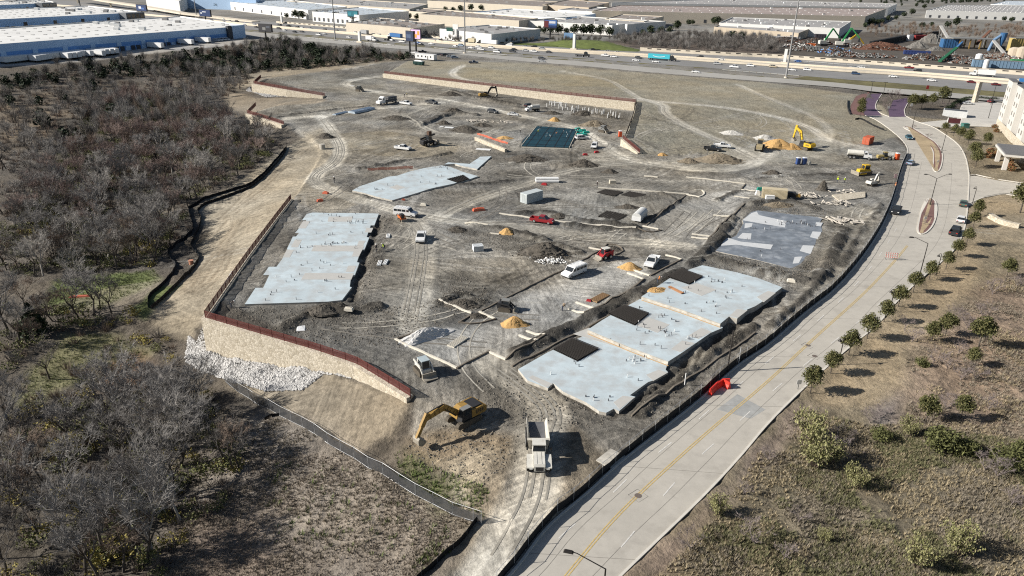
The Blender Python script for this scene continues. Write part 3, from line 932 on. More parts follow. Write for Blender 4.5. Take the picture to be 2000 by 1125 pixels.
# ---------------------------------------------------------------- wheel ruts pressed into the site ground
M_RUTP,M_RUTD = mat('dry rut dust',(.405,.378,.320),.95,.22,1.4,var2=.2),mat('damp rut clay',(.185,.170,.145),.95,.3,1.4,var2=.2)
def rut(mb,pts,off,w):
 L,R = offset(pts,off - w / 2),offset(pts,off + w / 2)
 vs = []
 for l,r in zip(L,R):
  vs += [(l[0],l[1],ht(*l) + .035),(r[0],r[1],ht(*r) + .035)]
 mb.add(vs,[(2 * i,2 * i + 1,2 * i + 3,2 * i + 2) for i in range(len(pts) - 1)])
RP,RD,RW = MB(),MB(),MB()
rt = random.Random(33)
for l_,w_,r_,op in ROADS:
 pts = resample(chaikin(gl(*l_),3),.8)
 for k in range(2):
  o_ = rt.uniform(-w_ * .22,w_ * .22)
  mb = RW if rt.random() < .65 else RP
  i0 = rt.randint(0,max(0,len(pts) // 3))
  i1 = rt.randint(2 * len(pts) // 3,len(pts) - 1)
  for s_ in (-.95,.95):
   rut(mb,pts[i0:i1],o_ + s_,rt.uniform(.22,.36))
for i in range(150):
 x,y = rt.uniform(-62,95),rt.uniform(76,300)
 a,cv = rt.choice((.72,.78,1.2,.1,2.9,2.3)) + rt.gauss(0,.22),rt.gauss(0,.028)
 pts = []
 for s_ in range(rt.randint(14,42)):
  if not inside_site((x,y)) or any(inpoly(np.array([x]),np.array([y]),q_[0])[0] for q_ in slab_polys.values()) or ROUGH[min(np.searchsorted(GY,y),len(GY) - 1),min(np.searchsorted(GX,x),len(GX) - 1)] > .17:
   break
  pts.append((x,y))
  x,y,a = x + .8 * math.cos(a),y + .8 * math.sin(a),a + cv
 if len(pts) > 9:
  mb = RP if rt.random() < .5 else RD
  for s_ in (-.95,.95):
   rut(mb,pts,s_,rt.uniform(.2,.42))
for mb,m_ in ((RP,M_RUTP),(RD,M_RUTD),(RW,mat('road rut soil',(.285,.265,.225),.95,.25,1.2,var2=.25))):
 link('wheel_ruts',mb.mesh('wheel_ruts',m_),kind='structure')

# ---------------------------------------------------------------- highway
def hwline(k):
 return chaikin(HW[k],2)
z3 = lambda x,y: hz0(x,y)
for nm,a,b,m_,dz in (('frontage_road','front_lo','front_up',M_FRONT,.02),('highway_verge','front_up','main_lo',M_HWGRASS,-.03),('highway_lanes','main_lo','main_up',M_ASPH,.02),('highway_lanes','far_lo','far_up',M_ASPH,.02),('highway_median','bar_lo','bar_up',mat('median concrete',(.50,.455,.375),.9,.1,.3),.03)):
 link(nm,strip(hwline(a),hwline(b),120,dz,2,zf=lambda x,y: 3.0).mesh(nm,m_),kind='structure')
zc3 = lambda x,y: 3.0
for key,lab,dd,h in (('bar_lo','long pale concrete barrier along the near highway lanes',0,1.05),('bar_up','long pale concrete barrier along the far highway lanes',0,1.05)):
 mb = MB()
 ribbon(mb,hwline(key),.7,h,0,zc3)
 link('concrete_barrier',mb.mesh('concrete_barrier',M_BEIGE),label=lab,cat='barrier')
M_SLOT = mat('dark slot',(.05,.045,.04),.9,.1)
for i0,i1,lab,h in ((4,8,'low slotted concrete wall beyond the far lanes, left stretch',1.6),(9,17,'slotted concrete wall between far lanes and scrapyard',2.4)):
 line = chaikin(offset(HW['far_up'][i0:i1],-2.5 if False else 0),2)
 mb = MB()
 ribbon(mb,line,.6,h,0,zc3)
 sl = MB()
 for p in resample(line,7.0)[1:-1]:
  k_ = min(range(len(line)),key=lambda i: math.dist(line[i],p))
  a,b = line[max(k_ - 1,0)],line[min(k_ + 1,len(line) - 1)]
  an = math.atan2(b[1] - a[1],b[0] - a[0])
  c,s = math.cos(an),math.sin(an)
  n = (s,-c) if c > 0 else (-s,c)
  P0 = (p[0] + n[0] * .32 - c * 1.6,p[1] + n[1] * .32 - s * 1.6,3 + h - .55)
  P1 = (p[0] + n[0] * .32 + c * 1.6,p[1] + n[1] * .32 + s * 1.6,3 + h - .55)
  sl.bar(P0,P1,.12,.6)
 w = link('slotted_wall',mb.mesh('slotted_wall',M_BEIGE),label=lab,cat='wall')
 link('slot',sl.mesh('slot',M_SLOT),parent=w,kind='stuff')
M_RAIL = mat('galvanised rail',(.45,.45,.44),.5,.1,metal=.3)
for l_,lab in (([(600,75),(700,83),(770,90)],'guard rail with posts on the verge left of the media billboard'),([(848,95),(940,105),(990,109)],'guard rail on the verge by the parked cars'),([(1410,138),(1500,145),(1560,150)],'guard rail on the verge below the tall mast'),
    ([(1520,117),(1640,127),(1700,131)],'guard rail on the far shoulder beside the blue car')):
 pts = [pz(a,b,3) for a,b in l_]
 g_ = link('guard_rail',None,loc=(pts[0][0],pts[0][1],3),label=lab,cat='guard rail',group='guard rails along the highway')
 mb = MB()
 for p,q in zip(pts[:-1],pts[1:]):
  mb.bar((p[0] - pts[0][0],p[1] - pts[0][1],.65),(q[0] - pts[0][0],q[1] - pts[0][1],.65),.12,.32)
 link('rail',mb.mesh('rail',M_RAIL),parent=g_)
 pm = MB().box(-.1,.1,-.12,.12,-.1,.8).mesh('post',mat('wood post',(.30,.25,.19)))
 for p in resample(pts,4.0):
  link('post',pm,parent=g_,loc=(p[0] - pts[0][0],p[1] - pts[0][1],0))
def deckz(t):
 return 3 + 9 * max(0,1 - t) ** 1.3
rl = [pz(150,-6,11),pz(215,3,10),pz(285,12,8.5),pz(360,24,7),pz(430,33,5),pz(500,42,3.6)]
ramp = link('flyover_ramp',None,loc=(rl[0][0],rl[0][1],3),label='pale elevated concrete ramp rising to upper left behind the warehouses',cat='ramp')
for i in range(len(rl) - 1):
 t0,t1 = i / (len(rl) - 1),(i + 1) / (len(rl) - 1)
 mb = MB()
 o = rl[0]
 mb.bar((rl[i][0] - o[0],rl[i][1] - o[1],deckz(t0) - 3),(rl[i + 1][0] - o[0],rl[i + 1][1] - o[1],deckz(t1) - 3),10,1.6)
 link('deck',mb.mesh('deck',M_BEIGE),parent=ramp)
 if deckz(t0) > 5:
  mb = MB().box(-1,1,-1,1,0,deckz(t0) - 3)
  link('pier',mb.mesh('pier',M_BEIGE),parent=ramp,loc=(rl[i][0] - o[0],rl[i][1] - o[1],0))
# ---------------------------------------------------------------- vehicles
M_GLASS = mat('vehicle glass',(.025,.03,.035),.08,.05,spec=.6)
M_TYRE = mat('tyre rubber',(.025,.024,.023),.85,.15,4)
M_RIM = mat('wheel rim',(.45,.45,.45),.4,.1,4,metal=.6)
M_TRIM = mat('black trim',(.035,.035,.037),.6,.1,4)
M_HEAD = mat('headlight glass',(.75,.75,.72),.15,.05)
M_TAIL = mat('tail light',(.40,.03,.025),.3,.05)
CARCOL = {'white': (.74,.74,.73),'silver': (.42,.43,.44),'black': (.025,.026,.028),'dark grey': (.07,.072,.076),'red': (.30,.022,.028),'dark red': (.16,.018,.022),'blue': (.045,.13,.36),'dark blue': (.035,.07,.14),
   'green': (.09,.13,.10),'tan': (.42,.36,.26),'teal blue': (.03,.10,.14),'pale blue': (.28,.36,.46)}
def car_paint(c):
 return mat('paint ' + c,CARCOL[c],.32,.05,3,spec=.5)
M_WP = car_paint('white')
def wheel_mesh(r,w):
 mb = MB()
 mb.tube((0,-w / 2,0),(0,w / 2,0),r,r,14,0)
 for s in (-1,1):
  mb.tube((0,s * w / 2,0),(0,s * (w / 2 + .012),0),r * .62,r * .55,10,1)
 return mb.mesh('wheel',[M_TYRE,M_RIM])
def car_geo(kind):
 """body, glass, roof rail geometry; x is forward"""
 B,G = MB(),MB()
 if kind == 'sedan':
  B.side([(-2.35,.32),(-2.37,.78),(-2.25,.93),(-1.6,.99),(1.05,.97),(2.05,.80),(2.33,.62),(2.35,.32)],-.9,.9)
  G.frus((-1.8,1.15,-.83,.83),(-1.2,.32,-.64,.64),.96,1.40)
  B.box(-1.24,.36,-.66,.66,1.395,1.45)
  for s in (-1,1):
   B.bar((-.35,s * .84,.96),(-.35,s * .65,1.42),.09,.05)
   B.bar((1.17,s * .82,.97),(.34,s * .64,1.42),.06,.06)
  W = (.33,1.38,-1.38,.80)
  L = (2.34,.66,.62)
 elif kind == 'suv':
  B.side([(-2.36,.38),(-2.4,1.0),(-2.32,1.08),(1.05,1.06),(2.15,.96),(2.38,.76),(2.38,.38)],-.95,.95)
  G.frus((-2.28,1.15,-.90,.90),(-2.0,.30,-.72,.72),1.05,1.62)
  B.box(-2.04,.34,-.74,.74,1.615,1.69)
  for s in (-1,1):
   for xb,xt in ((-.5,-.5),(-1.5,-1.45),(1.16,.32),(-2.26,-2.0)):
    B.bar((xb,s * .91,1.05),(xt,s * .735,1.63),.10,.05)
  W = (.37,1.45,-1.45,.83)
  L = (2.37,.85,.66)
 elif kind == 'pickup':
  B.box(-2.9,2.8,-.97,.97,.46,.80)
  B.box(-2.9,-.72,-.98,-.86,.80,1.18).box(-2.9,-.72,.86,.98,.80,1.18).box(-2.92,-2.82,-.86,.86,.80,1.18)
  B.side([(-.75,.78),(-.75,1.18),(1.15,1.17),(2.62,1.08),(2.88,.90),(2.9,.50),(2.6,.48)],-.98,.98)
  G.frus((-.72,1.35,-.92,.92),(-.55,.62,-.74,.74),1.16,1.76)
  B.box(-.60,.66,-.76,.76,1.755,1.84)
  for s in (-1,1):
   for xb,xt in ((.25,.2),(1.36,.64),(-.72,-.56)):
    B.bar((xb,s * .93,1.16),(xt,s * .755,1.78),.11,.05)
  W = (.40,1.85,-1.75,.85)
  L = (2.88,.88,.72)
 else:
  B.side([(-2.82,.44),(-2.86,1.95),(-2.72,2.10),(.85,2.12),(1.05,2.05),(1.78,1.25),(2.65,1.06),(2.86,.86),(2.86,.44)],-.98,.98)
  G.bar((1.12,0,2.0),(1.74,0,1.32),1.72,.06,up=(1,0,1))
  for s in (-1,1):
   for a,b in ((.62,1.28),(-.55,.40),(-1.7,-.68),(-2.65,-1.82)):
    G.box(a,b,s * .985 - .01,s * .985 + .01,1.32,1.85)
  G.box(-2.885,-2.84,-.75,.75,1.35,1.85)
  W = (.37,1.85,-1.7,.86)
  L = (2.85,.86,.74)
 return B,G,W,L
CARS = {}
def car_parts(kind):
 if kind in CARS:
  return CARS[kind]
 B,G,W,L = car_geo(kind)
 r,xf,xr,yw = W
 T = MB().box(-.05,.05,-.85,.85,.40,.58).mesh('bumper',M_TRIM)
 P = [('body',B.mesh(kind + '_body',M_WP),(0,0,0),True),('windows',G.mesh(kind + '_glass',M_GLASS),(0,0,0),False),('bumper',T,(L[0],0,0),False),('bumper',T,(-L[0],0,0),False)]
 wm = wheel_mesh(r,.24)
 for x in (xf,xr):
  for s in (-1,1):
   P.append(('wheel',wm,(x,s * yw,r),False))
 hm = MB().box(-.05,.03,-.17,.17,-.08,.08)
 hl,tl = hm.mesh('headlight',M_HEAD),hm.mesh('tail_light',M_TAIL)
 for s in (-1,1):
  P.append(('headlight',hl,(L[0] + .0,s * L[2],L[1]),False))
  P.append(('tail_light',tl,(-L[0] + .0,s * L[2],L[1] + .05),False))
 CARS[kind] = P
 return P
def place2(rear,front):
 p,q = gp(*rear),gp(*front)
 x,y = (p[0] + q[0]) / 2,(p[1] + q[1]) / 2
 a = math.atan2(q[1] - p[1],q[0] - p[0])
 c,s = math.cos(a),math.sin(a)
 z = sum(ht(x + c * u - s * v,y + s * u + c * v) for u in (-1.6,0,1.6) for v in (-.8,.8)) / 6
 return (x,y,z + .01),a
def vehicle(kind,col,rear,front,label,cat=None,group=None,name=None,sc=1.0,road=False):
 loc,a = place2(rear,front)
 if road:
  loc = (loc[0],loc[1],hz0(loc[0],loc[1]) + .025)
 nm = name or {'sedan': 'sedan_car','suv': 'suv_car','pickup': 'pickup_truck','van': 'van'}[kind]
 root = link(nm,None,loc=loc,rz=a,label=label,cat=cat or {'sedan': 'car','suv': 'car','pickup': 'pickup truck','van': 'van'}[kind],group=group,sc=sc)
 for n_,me,l_,pt in car_parts(kind):
  o = link(n_,me,parent=root,loc=l_)
  if pt:
   paint(o,car_paint(col))
 return root

SITEV = 'vehicles parked about the site'
van1 = vehicle('van','white',(774,419),(811,424),'white passenger van with roof rack, parked between the pale slabs',group=SITEV)
rk = MB()
for x in (-2.2,-1.2,-.2,.6):
 rk.bar((x,-.85,2.22),(x,.85,2.22),.05,.05)
for s in (-1,1):
 rk.bar((-2.3,s * .8,2.20),(.7,s * .8,2.20),.05,.05)
rkm = rk.mesh('roof_rack',M_WP)
link('roof_rack',rkm,parent=van1)
vehicle('pickup','white',(825,459),(820,478),'white pickup truck facing the camera on the pale track left of centre',group=SITEV)
vehicle('pickup','red',(1038,432),(1080,438),'bright red pickup truck beside the long white form board',group=SITEV)
van2 = vehicle('van','white',(1141,529),(1100,545),'white van with its rear door swung open on the compacted lane',group=SITEV)
dm = MB().box(-.75,0,-.03,.03,.5,2.0).mesh('rear_door',M_WP)
link('rear_door',dm,parent=van2,loc=(-2.85,-.95,0))
link('roof_rack',rkm,parent=van2)
vehicle('pickup','white',(1281,507),(1265,527),'white pickup truck on the lane right of the orange sand pile',group=SITEV)
vehicle('pickup','white',(1393,287),(1427,290),'white crew-cab pickup behind the black one on the upper field',group=SITEV)
vehicle('pickup','black',(1376,292),(1407,296),'black pickup truck in front of the white one on the upper field',group=SITEV)
vehicle('suv','white',(1125,273),(1147,271),'white suv next to the teal bundles by the dark foundation mat',group=SITEV)
vehicle('suv','white',(1164,284),(1157,295),'white suv alone on the pale haul road junction',group=SITEV)
vehicle('pickup','white',(783,203),(803,206),'white pickup truck right of the stacked pipe truck',group=SITEV)
vehicle('pickup','dark grey',(833,201),(853,204),'dark grey pickup on the upper haul road',group=SITEV)
vehicle('suv','dark grey',(952,219),(973,222),'dark grey suv driving on the pale upper haul road',group=SITEV)
vehicle('sedan','white',(992,225),(1012,227),'white sedan on the pale upper haul road behind the dark suv',group=SITEV)
vehicle('suv','black',(1026,210),(1041,208),'black suv behind the white utility truck under the long wall',group=SITEV)
vehicle('pickup','white',(774,291),(800,294),'white pickup with blue load beside the dark telehandler',group=SITEV)
vehicle('suv','black',(862,110),(873,109),'black suv parked by the white site office trailer',group=SITEV)
vehicle('sedan','white',(874,112),(884,112),'white car parked second from the site office trailer',group=SITEV)
vehicle('suv','pale blue',(882,114),(894,114),'pale blue suv parked third from the site office trailer',group=SITEV)
vehicle('pickup','dark blue',(918,124),(932,124),'dark blue pickup by the spoil along the frontage road',group=SITEV)
vehicle('pickup','black',(818,103),(832,103),'black pickup behind the white site office trailer',group=SITEV)
STV = 'vehicles on the street'
vehicle('sedan','teal blue',(1770,268),(1779,276),'dark teal car driving on the left carriageway near the orange container',group=STV,road=True)
vehicle('sedan','pale blue',(1772,326),(1783,318),'silver blue car stopped by the fence near the intersection',group=STV,road=True)
vehicle('pickup','black',(1754,409),(1745,424),'black pickup parked by the black screen fence on the street',group=STV,road=True)
vehicle('sedan','green',(1879,408),(1882,397),'dark green car parked by the kerb near the corner',group=STV,road=True)
vehicle('sedan','white',(1873,441),(1878,427),'white car parked between the green car and black pickup',group=STV,road=True)
vehicle('pickup','black',(1857,467),(1871,448),'black pickup parked at the kerb behind the white car',group=STV,road=True)
vehicle('sedan','white',(1877,204),(1903,205),'white car parked in the lot near the concrete column',group=STV,road=True)
vehicle('sedan','dark red',(1930,202),(1938,199),'dark red car parked in the lot behind the hotel',group=STV,road=True)

SMALL = {}
def small_mesh(kind):
 if kind not in SMALL:
  B,G,W,L = car_geo(kind)
  B.add(G.v,G.f,1)
  r,xf,xr,yw = W
  for x in (xf,xr):
   for s in (-1,1):
    B.tube((x,s * yw - .11,r),(x,s * yw + .11,r),r,r,8,2)
  SMALL[kind] = B.mesh('traffic_' + kind,[M_WP,M_GLASS,M_TYRE])
 return SMALL[kind]
NEAR = [(414,41,'sedan','dark grey'),(438,44,'sedan','white'),(449,43,'pickup','silver'),(463,43,'suv','black'),(480,47,'sedan','white'),(498,50,'suv','white'),(478,50,'sedan','white'),(501,54,'sedan','black'),(545,57,'suv','dark grey'),(556,60,'sedan','white'),(576,63.5,'sedan','black'),(590,63,'sedan','dark grey'),
  (623,69,'pickup','white'),(634,67,'sedan','silver'),(682,74,'sedan','white'),(734,80,'suv','black'),(766,80.5,'sedan','dark grey'),(786,83,'pickup','white'),(816,85,'sedan','blue'),(822,88,'sedan','black'),(843,87,'sedan','white'),(890,92,'sedan','silver'),
  (901,90,'suv','pale blue'),(921,95,'sedan','white'),(935,93.5,'suv','white'),(940,98,'pickup','white'),(960,95,'suv','white'),(971,103,'van','white'),(1004,98,'sedan','black'),(1001,102,'suv','dark grey'),(1027,100,'sedan','silver'),(1042,102,'pickup','white'),(1072,103,'sedan','dark grey'),
  (1182,110,'pickup','white'),(1199,112,'sedan','white'),(1247,114.5,'suv','dark grey'),(1242,119,'sedan','white'),(1281,122,'sedan','white'),(1401,126,'suv','silver'),(1434,132.5,'pickup','white'),(1466,130,'suv','white'),(1510,132,'suv','tan'),(1547,138,'sedan','white'),(1577,138,'suv','white'),
  (1671,145.5,'suv','dark blue'),(1744,151,'sedan','white'),(1819,158.5,'sedan','white'),(1897,162,'sedan','dark red'),(1945,167,'sedan','dark red')]
FARV = [(303,22,'suv','white'),(310,23,'sedan','black'),(330,25,'van','white'),(342,26,'sedan','dark grey'),(366,31,'suv','white'),(368,34,'sedan','black'),(414,35,'sedan','white'),(424,37,'sedan','black'),(431,36,'suv','dark grey'),(438,38.5,'sedan','white'),(546,50,'suv','dark grey'),(564,52,'pickup','black'),(581,54,'sedan','black'),(590,55.5,'sedan','white'),
  (606,57.5,'pickup','silver'),(634,59.5,'suv','black'),(657,61,'sedan','dark grey'),(694,64.5,'sedan','white'),(729,68,'sedan','white'),(740,69.5,'suv','white'),(860,80.5,'pickup','white'),(886,82,'sedan','black'),(995,90,'van','white'),(1025,92,'sedan','silver'),(1043,93,'suv','black'),(1058,96,'sedan','silver'),
  (1157,98,'sedan','black'),(1151,101,'sedan','white'),(1185,102.5,'suv','white'),(1205,103.5,'sedan','white'),(1367,113,'suv','black'),(1409,117,'sedan','white'),(1558,121,'sedan','blue'),(1666,133,'sedan','silver'),(1681,133,'sedan','white'),(1775,134,'pickup','dark red'),(1792,140,'suv','black')]
FRON = [(1058,116,'suv','dark grey'),(1058,121,'sedan','silver'),(1359,142,'sedan','white')]
cnt = {}
def tangent(key,x):
 l = HW[key]
 for a,b in zip(l[:-1],l[1:]):
  if a[0] <= x <= b[0]:
   return math.atan2(b[1] - a[1],b[0] - a[0])
 return -.5
def traffic(lst,lane,key,flip):
 for a,b,kind,col in sorted(lst):
  x,y = pz(a,b,3.05)
  kn = {'sedan': 'car','suv': 'suv','pickup': 'pickup','van': 'van'}[kind]
  i = cnt[(lane,kn,col)] = cnt.get((lane,kn,col),-1) + 1
  tot = sum(1 for q in lst if q[3] == col and q[2] == kind)
  lab = f'{col} {kn} on the {lane}' + (f', {nth(i)} of its colour from the left' if tot > 1 else ', the only one of its colour there')
  o = link({'sedan': 'highway_car','suv': 'highway_suv','pickup': 'highway_pickup','van': 'highway_van'}[kind],small_mesh(kind),loc=(x,y,3.03),rz=tangent(key,x) + (math.pi if flip else 0),label=lab,cat='car' if kind in ('sedan','suv') else kn,group='highway traffic')
  paint(o,car_paint(col))
traffic(NEAR,'near highway lanes','main_lo',False)
traffic(FARV,'far highway lanes','far_up',True)
traffic(FRON,'frontage road','front_lo',False)

def lorry(px,py,key,flip,label,boxcol,cabcol,blen,name,stripe=None,z=3.03,flat=False,rz=None,loc=None,bh=2.7):
 x,y = pz(px,py,3.05) if loc is None else loc[:2]
 a = (tangent(key,x) + (math.pi if flip else 0)) if rz is None else rz
 root = link(name,None,loc=(x,y,z if loc is None else loc[2]),rz=a,label=label,cat='truck')
 h = blen / 2
 B = MB()
 if flat:
  B.box(-h,h,-1.25,1.25,1.05,1.25)
 else:
  B.box(-h,h,-1.27,1.27,1.15,1.2 + bh)
 link('cargo_box' if not flat else 'flat_bed',B.mesh('cargo_box',boxcol),parent=root)
 if stripe is not None:
  S = MB()
  for s in (-1,1):
   for i in range(12):
    t0,t1 = i / 12,(i + 1) / 12
    f = lambda t: 2.15 + 2.6 * (t - .5) ** 2
    S.bar((-h * .55 + t0 * h * 1.1,s * 1.285,f(t0)),(-h * .55 + t1 * h * 1.1,s * 1.285,f(t1)),.02,.32)
  link('curved_emblem',S.mesh('curved_emblem',stripe),parent=root)
 C = MB()
 C.side([(h + .5,.7),(h + .5,3.2),(h + 1.0,3.5),(h + 2.2,2.9),(h + 2.5,1.9),(h + 4.0,1.7),(h + 4.1,.7)],-1.15,1.15)
 link('cab',C.mesh('cab',cabcol),parent=root)
 G = MB().bar((h + 2.28,0,2.82),(h + 2.52,0,2.0),1.9,.05,up=(1,0,0))
 for s in (-1,1):
  G.box(h + 1.1,h + 2.1,s * 1.155 - .01,s * 1.155 + .01,2.0,2.7)
 link('windscreen',G.mesh('windscreen',M_GLASS),parent=root)
 wm = wheel_mesh(.5,.35)
 for x_ in [h + 3.2,h - .6,-h + 1.0] + ([-h + 2.3,h + .4] if blen > 9 else []):
  for s in (-1,1):
   link('wheel',wm,parent=root,loc=(x_,s * .98,.5))
 link('chassis',MB().box(-h,h + 3.8,-.45,.45,.65,1.1).mesh('chassis',M_TRIM),parent=root)
 return root
M_CYAN = mat('cyan trailer paint',(.06,.46,.56),.45,.05)
M_BLUEBOX = mat('blue trailer paint',(.045,.14,.33),.45,.06)
lorry(1287,117.5,'main_lo',False,'semi truck with bright cyan trailer bearing a white curve',M_CYAN,car_paint('black'),14.5,'semi_truck',M_WP)
lorry(956,88,'far_up',True,'white semi trailer with black cab on the far lanes',M_WP,car_paint('black'),14.5,'semi_truck')
lorry(774,75,'far_up',True,'blue semi trailer with white block on the far lanes',M_BLUEBOX,car_paint('white'),14.0,'semi_truck')
lorry(1925,149.5,'far_up',True,'large white box truck on the far lanes near the hotel',M_WP,car_paint('white'),9.0,'box_truck')
lorry(722,80,'main_lo',False,'small white box truck on the near lanes by the concrete column',M_WP,car_paint('white'),6.0,'box_truck')
lorry(922,85,'far_up',True,'tan box truck on the far lanes behind the tall mast',mat('tan box',(.55,.48,.33),.6),car_paint('black'),6.0,'box_truck')
lorry(713,68,'far_up',True,'grey box truck on the far lanes left of the blue trailer',mat('grey box',(.30,.31,.32),.6),car_paint('silver'),8.0,'box_truck')
lorry(1132,110.5,'main_lo',False,'black flatbed truck on the near lanes',M_TRIM,car_paint('black'),6.0,'flatbed_truck',flat=True)
lorry(754,79,'main_lo',False,'dark tow truck on the near lanes behind the blue trailer',M_TRIM,car_paint('black'),4.5,'tow_truck',flat=True)
# ---------------------------------------------------------------- concrete slabs,pipes,mats
M_SLAB = mat('cured slab concrete',(.500,.572,.600),.7,.09,.8,var2=.09,scale2=.12,stain=((.42,.435,.43),.35,.44,.70))
M_SLABE = mat('raw concrete',(.46,.43,.375),.85,.2,1.0,var2=.2,scale2=.5)
M_SLABG = mat('grey panel concrete',(.475,.465,.435),.8,.07,.8)
M_SLABW = mat('damp slab concrete',(.185,.205,.230),.45,.22,.6,var2=.25,scale2=.2,stain=((.37,.39,.41),.35,.50,.74))
M_PIPEW = mat('white pipe',(.78,.78,.76),.5,.06)
M_PIPED = mat('dark pipe',(.10,.10,.11),.6,.1)
M_STEEL = mat('rebar steel',(.033,.029,.026),.75,.2,4)
M_FORM = mat('form lumber',(.68,.63,.53),.8,.12,2)
M_FORMD = mat('dark form lumber',(.17,.145,.115),.85,.15,2)
def ccw(q):
 return q if sum(q[i][0] * q[(i + 1) % len(q)][1] - q[(i + 1) % len(q)][0] * q[i][1] for i in range(len(q))) > 0 else q[::-1]
def sheet(q,z0,z1,m,name,parent=None,ox=0,oy=0,oz=0,mtop=None,**kw):
 mb = MB().prism([(x - ox,y - oy) for x,y in ccw(q)],z0 - oz,z1 - oz,0,1 if mtop is not None else None)
 return link(name,mb.mesh(name,[m] if mtop is None else [m,mtop]),parent=parent,**kw)
pr = random.Random(3)
stub = [MB().tube((0,0,0),(0,0,h),r,r,7).mesh('pipe_stub',m_) for h,r,m_ in ((.5,.06,M_PIPEW),(.4,.07,M_PIPED),(.45,.055,M_PIPED),(.6,.05,M_PIPED),(.3,.10,M_PIPED))]
SLABLAB = {'A': 'long stepped pale blue slab beside the left red fence','B': 'pale stepped slab in front of the curving haul road','B2': 'narrow pale walkway slab branching behind the middle slab','C': 'damp dark grey slab with light panels near the street',
   'D1': 'lowest pale slab tier at the front, with a rebar mat at its left','D2': 'middle pale slab tier between the upper and lowest tiers','D3': 'highest pale slab tier with lumber on it, next to the damp slab'}
SLABS = {}
MATQ = [[(1080,683),(1118,661),(1170,682),(1128,706)],[(1187,613),(1220,597),(1268,613),(1240,636)],[(1302,541),(1331,526),(1373,541),(1346,556)],[(872,350),(905,342),(917,350),(893,357)]]
for key in ('A','B','B2','C','D1','D2','D3'):
 q,zt = slab_polys[key]
 cx,cy = sum(p[0] for p in q) / len(q),sum(p[1] for p in q) / len(q)
 root = link('foundation_slab',None,loc=(cx,cy,0),label=SLABLAB[key],cat='slab')
 SLABS[key] = (root,cx,cy,zt)
 sheet(q,-.5,zt,M_SLABE,'slab_body',root,cx,cy,0,M_SLABW if key == 'C' else M_SLAB)
 if key == 'B2':
  continue
 xs,ys = [p[0] for p in q],[p[1] for p in q]
 n,want = 0,{'A': 84,'B': 34,'C': 48,'D1': 34,'D2': 36,'D3': 36}[key]
 clu = []
 tries = 0
 while n < want and tries < 3000:
  tries += 1
  if clu and pr.random() < .45:
   c = pr.choice(clu)
   x,y = c[0] + pr.gauss(0,1.0),c[1] + pr.gauss(0,.7)
  else:
   x,y = pr.uniform(min(xs),max(xs)),pr.uniform(min(ys),max(ys))
  d,_,_ = pdist(np.array([x]),np.array([y]),q,True)
  if not inpoly(np.array([x]),np.array([y]),q)[0] or d[0] < .8 or any(inpoly(np.array([x]),np.array([y]),poly_z(mq,zt))[0] for mq in MATQ):
   continue
  clu.append((x,y))
  n += 1
  link('pipe_stub',pr.choice(stub),parent=root,loc=(x - cx,y - cy,zt - .02))
PANELS = {'A': [[(642,423),(690,423),(686,433),(640,433)],[(613,479),(712,480),(706,491),(608,491)],[(596,533),(691,534),(686,546),(588,546)],[(592,432),(606,432),(597,446),(582,446)],[(576,468),(590,468),(582,483),(568,483)],[(560,488),(574,488),(566,503),(552,503)],
    [(716,445),(729,445),(725,454),(712,454)],[(701,470),(714,470),(709,480),(697,480)],[(691,491),(706,491),(701,501),(687,501)],[(680,519),(696,519),(691,531),(675,531)]],
   'B': [[(760,366),(775,361),(792,366),(777,371)]],
   'C': [[(1468,416),(1478,413),(1482,420),(1536,432),(1533,444),(1495,438),(1450,430)],[(1455,436),(1470,436),(1468,443),(1454,446)],[(1594,434),(1607,435),(1603,442),(1592,441)],[(1587,452),(1604,453),(1599,467),(1582,463)],[(1417,463),(1447,472),(1510,478),(1505,487),(1440,478),(1408,480)],[(1568,479),(1590,480),(1583,496),(1562,490)],[(1552,502),(1567,501),(1560,514),(1548,515)],[(1450,455),(1468,456),(1466,468),(1440,465)]],
   'D1': [[(1262,732),(1286,722),(1304,728),(1276,744)],[(1198,786),(1216,773),(1240,776),(1210,799)],[(1032,738),(1040,733),(1080,750),(1068,757)],[(1120,652),(1150,640),(1210,662),(1290,690),(1280,700),(1180,670)]],
   'D2': [[(1310,682),(1332,665),(1358,670),(1330,688)],[(1344,656),(1370,640),(1390,648),(1364,662)],[(1240,634),(1264,619),(1308,634),(1284,650)]],
   'D3': [[(1425,617),(1440,603),(1460,606),(1441,621)],[(1330,562),(1360,553),(1400,566),(1370,578)],[(1478,580),(1500,568),(1515,572),(1492,590)]]}
for key,lst in PANELS.items():
 root,cx,cy,zt = SLABS[key]
 for i,l_ in enumerate(lst):
  sheet(poly_z(l_,zt),zt - .04,zt + .012 + .002 * (i % 3),M_SLABG if key != 'C' else mat('light panel concrete',(.56,.57,.57),.8,.08,.8),'panel',root,cx,cy,0)
for key,l_ in (('D2',[(1148,645),(1230,679),(1305,707)]),('D3',[(1253,580),(1330,605),(1407,633)])):
 root,cx,cy,zt = SLABS[key]
 mb = MB()
 pts = poly_z(l_,zt)
 for a,b in zip(pts[:-1],pts[1:]):
  mb.bar((a[0] - cx,a[1] - cy,zt - .25),(b[0] - cx,b[1] - cy,zt - .25),.10,.46)
 link('riser_face',mb.mesh('riser_face',M_SLABE),parent=root)
 fl = MB()
 for a,b in zip(pts[:-1],pts[1:]):
  fl.bar((a[0] - cx,a[1] - cy - .35,zt - .47),(b[0] - cx,b[1] - cy - .35,zt - .47),.18,.04)
 link('form_plank',fl.mesh('form_plank',mat('orange plank',(.48,.31,.15),.8)),parent=root)
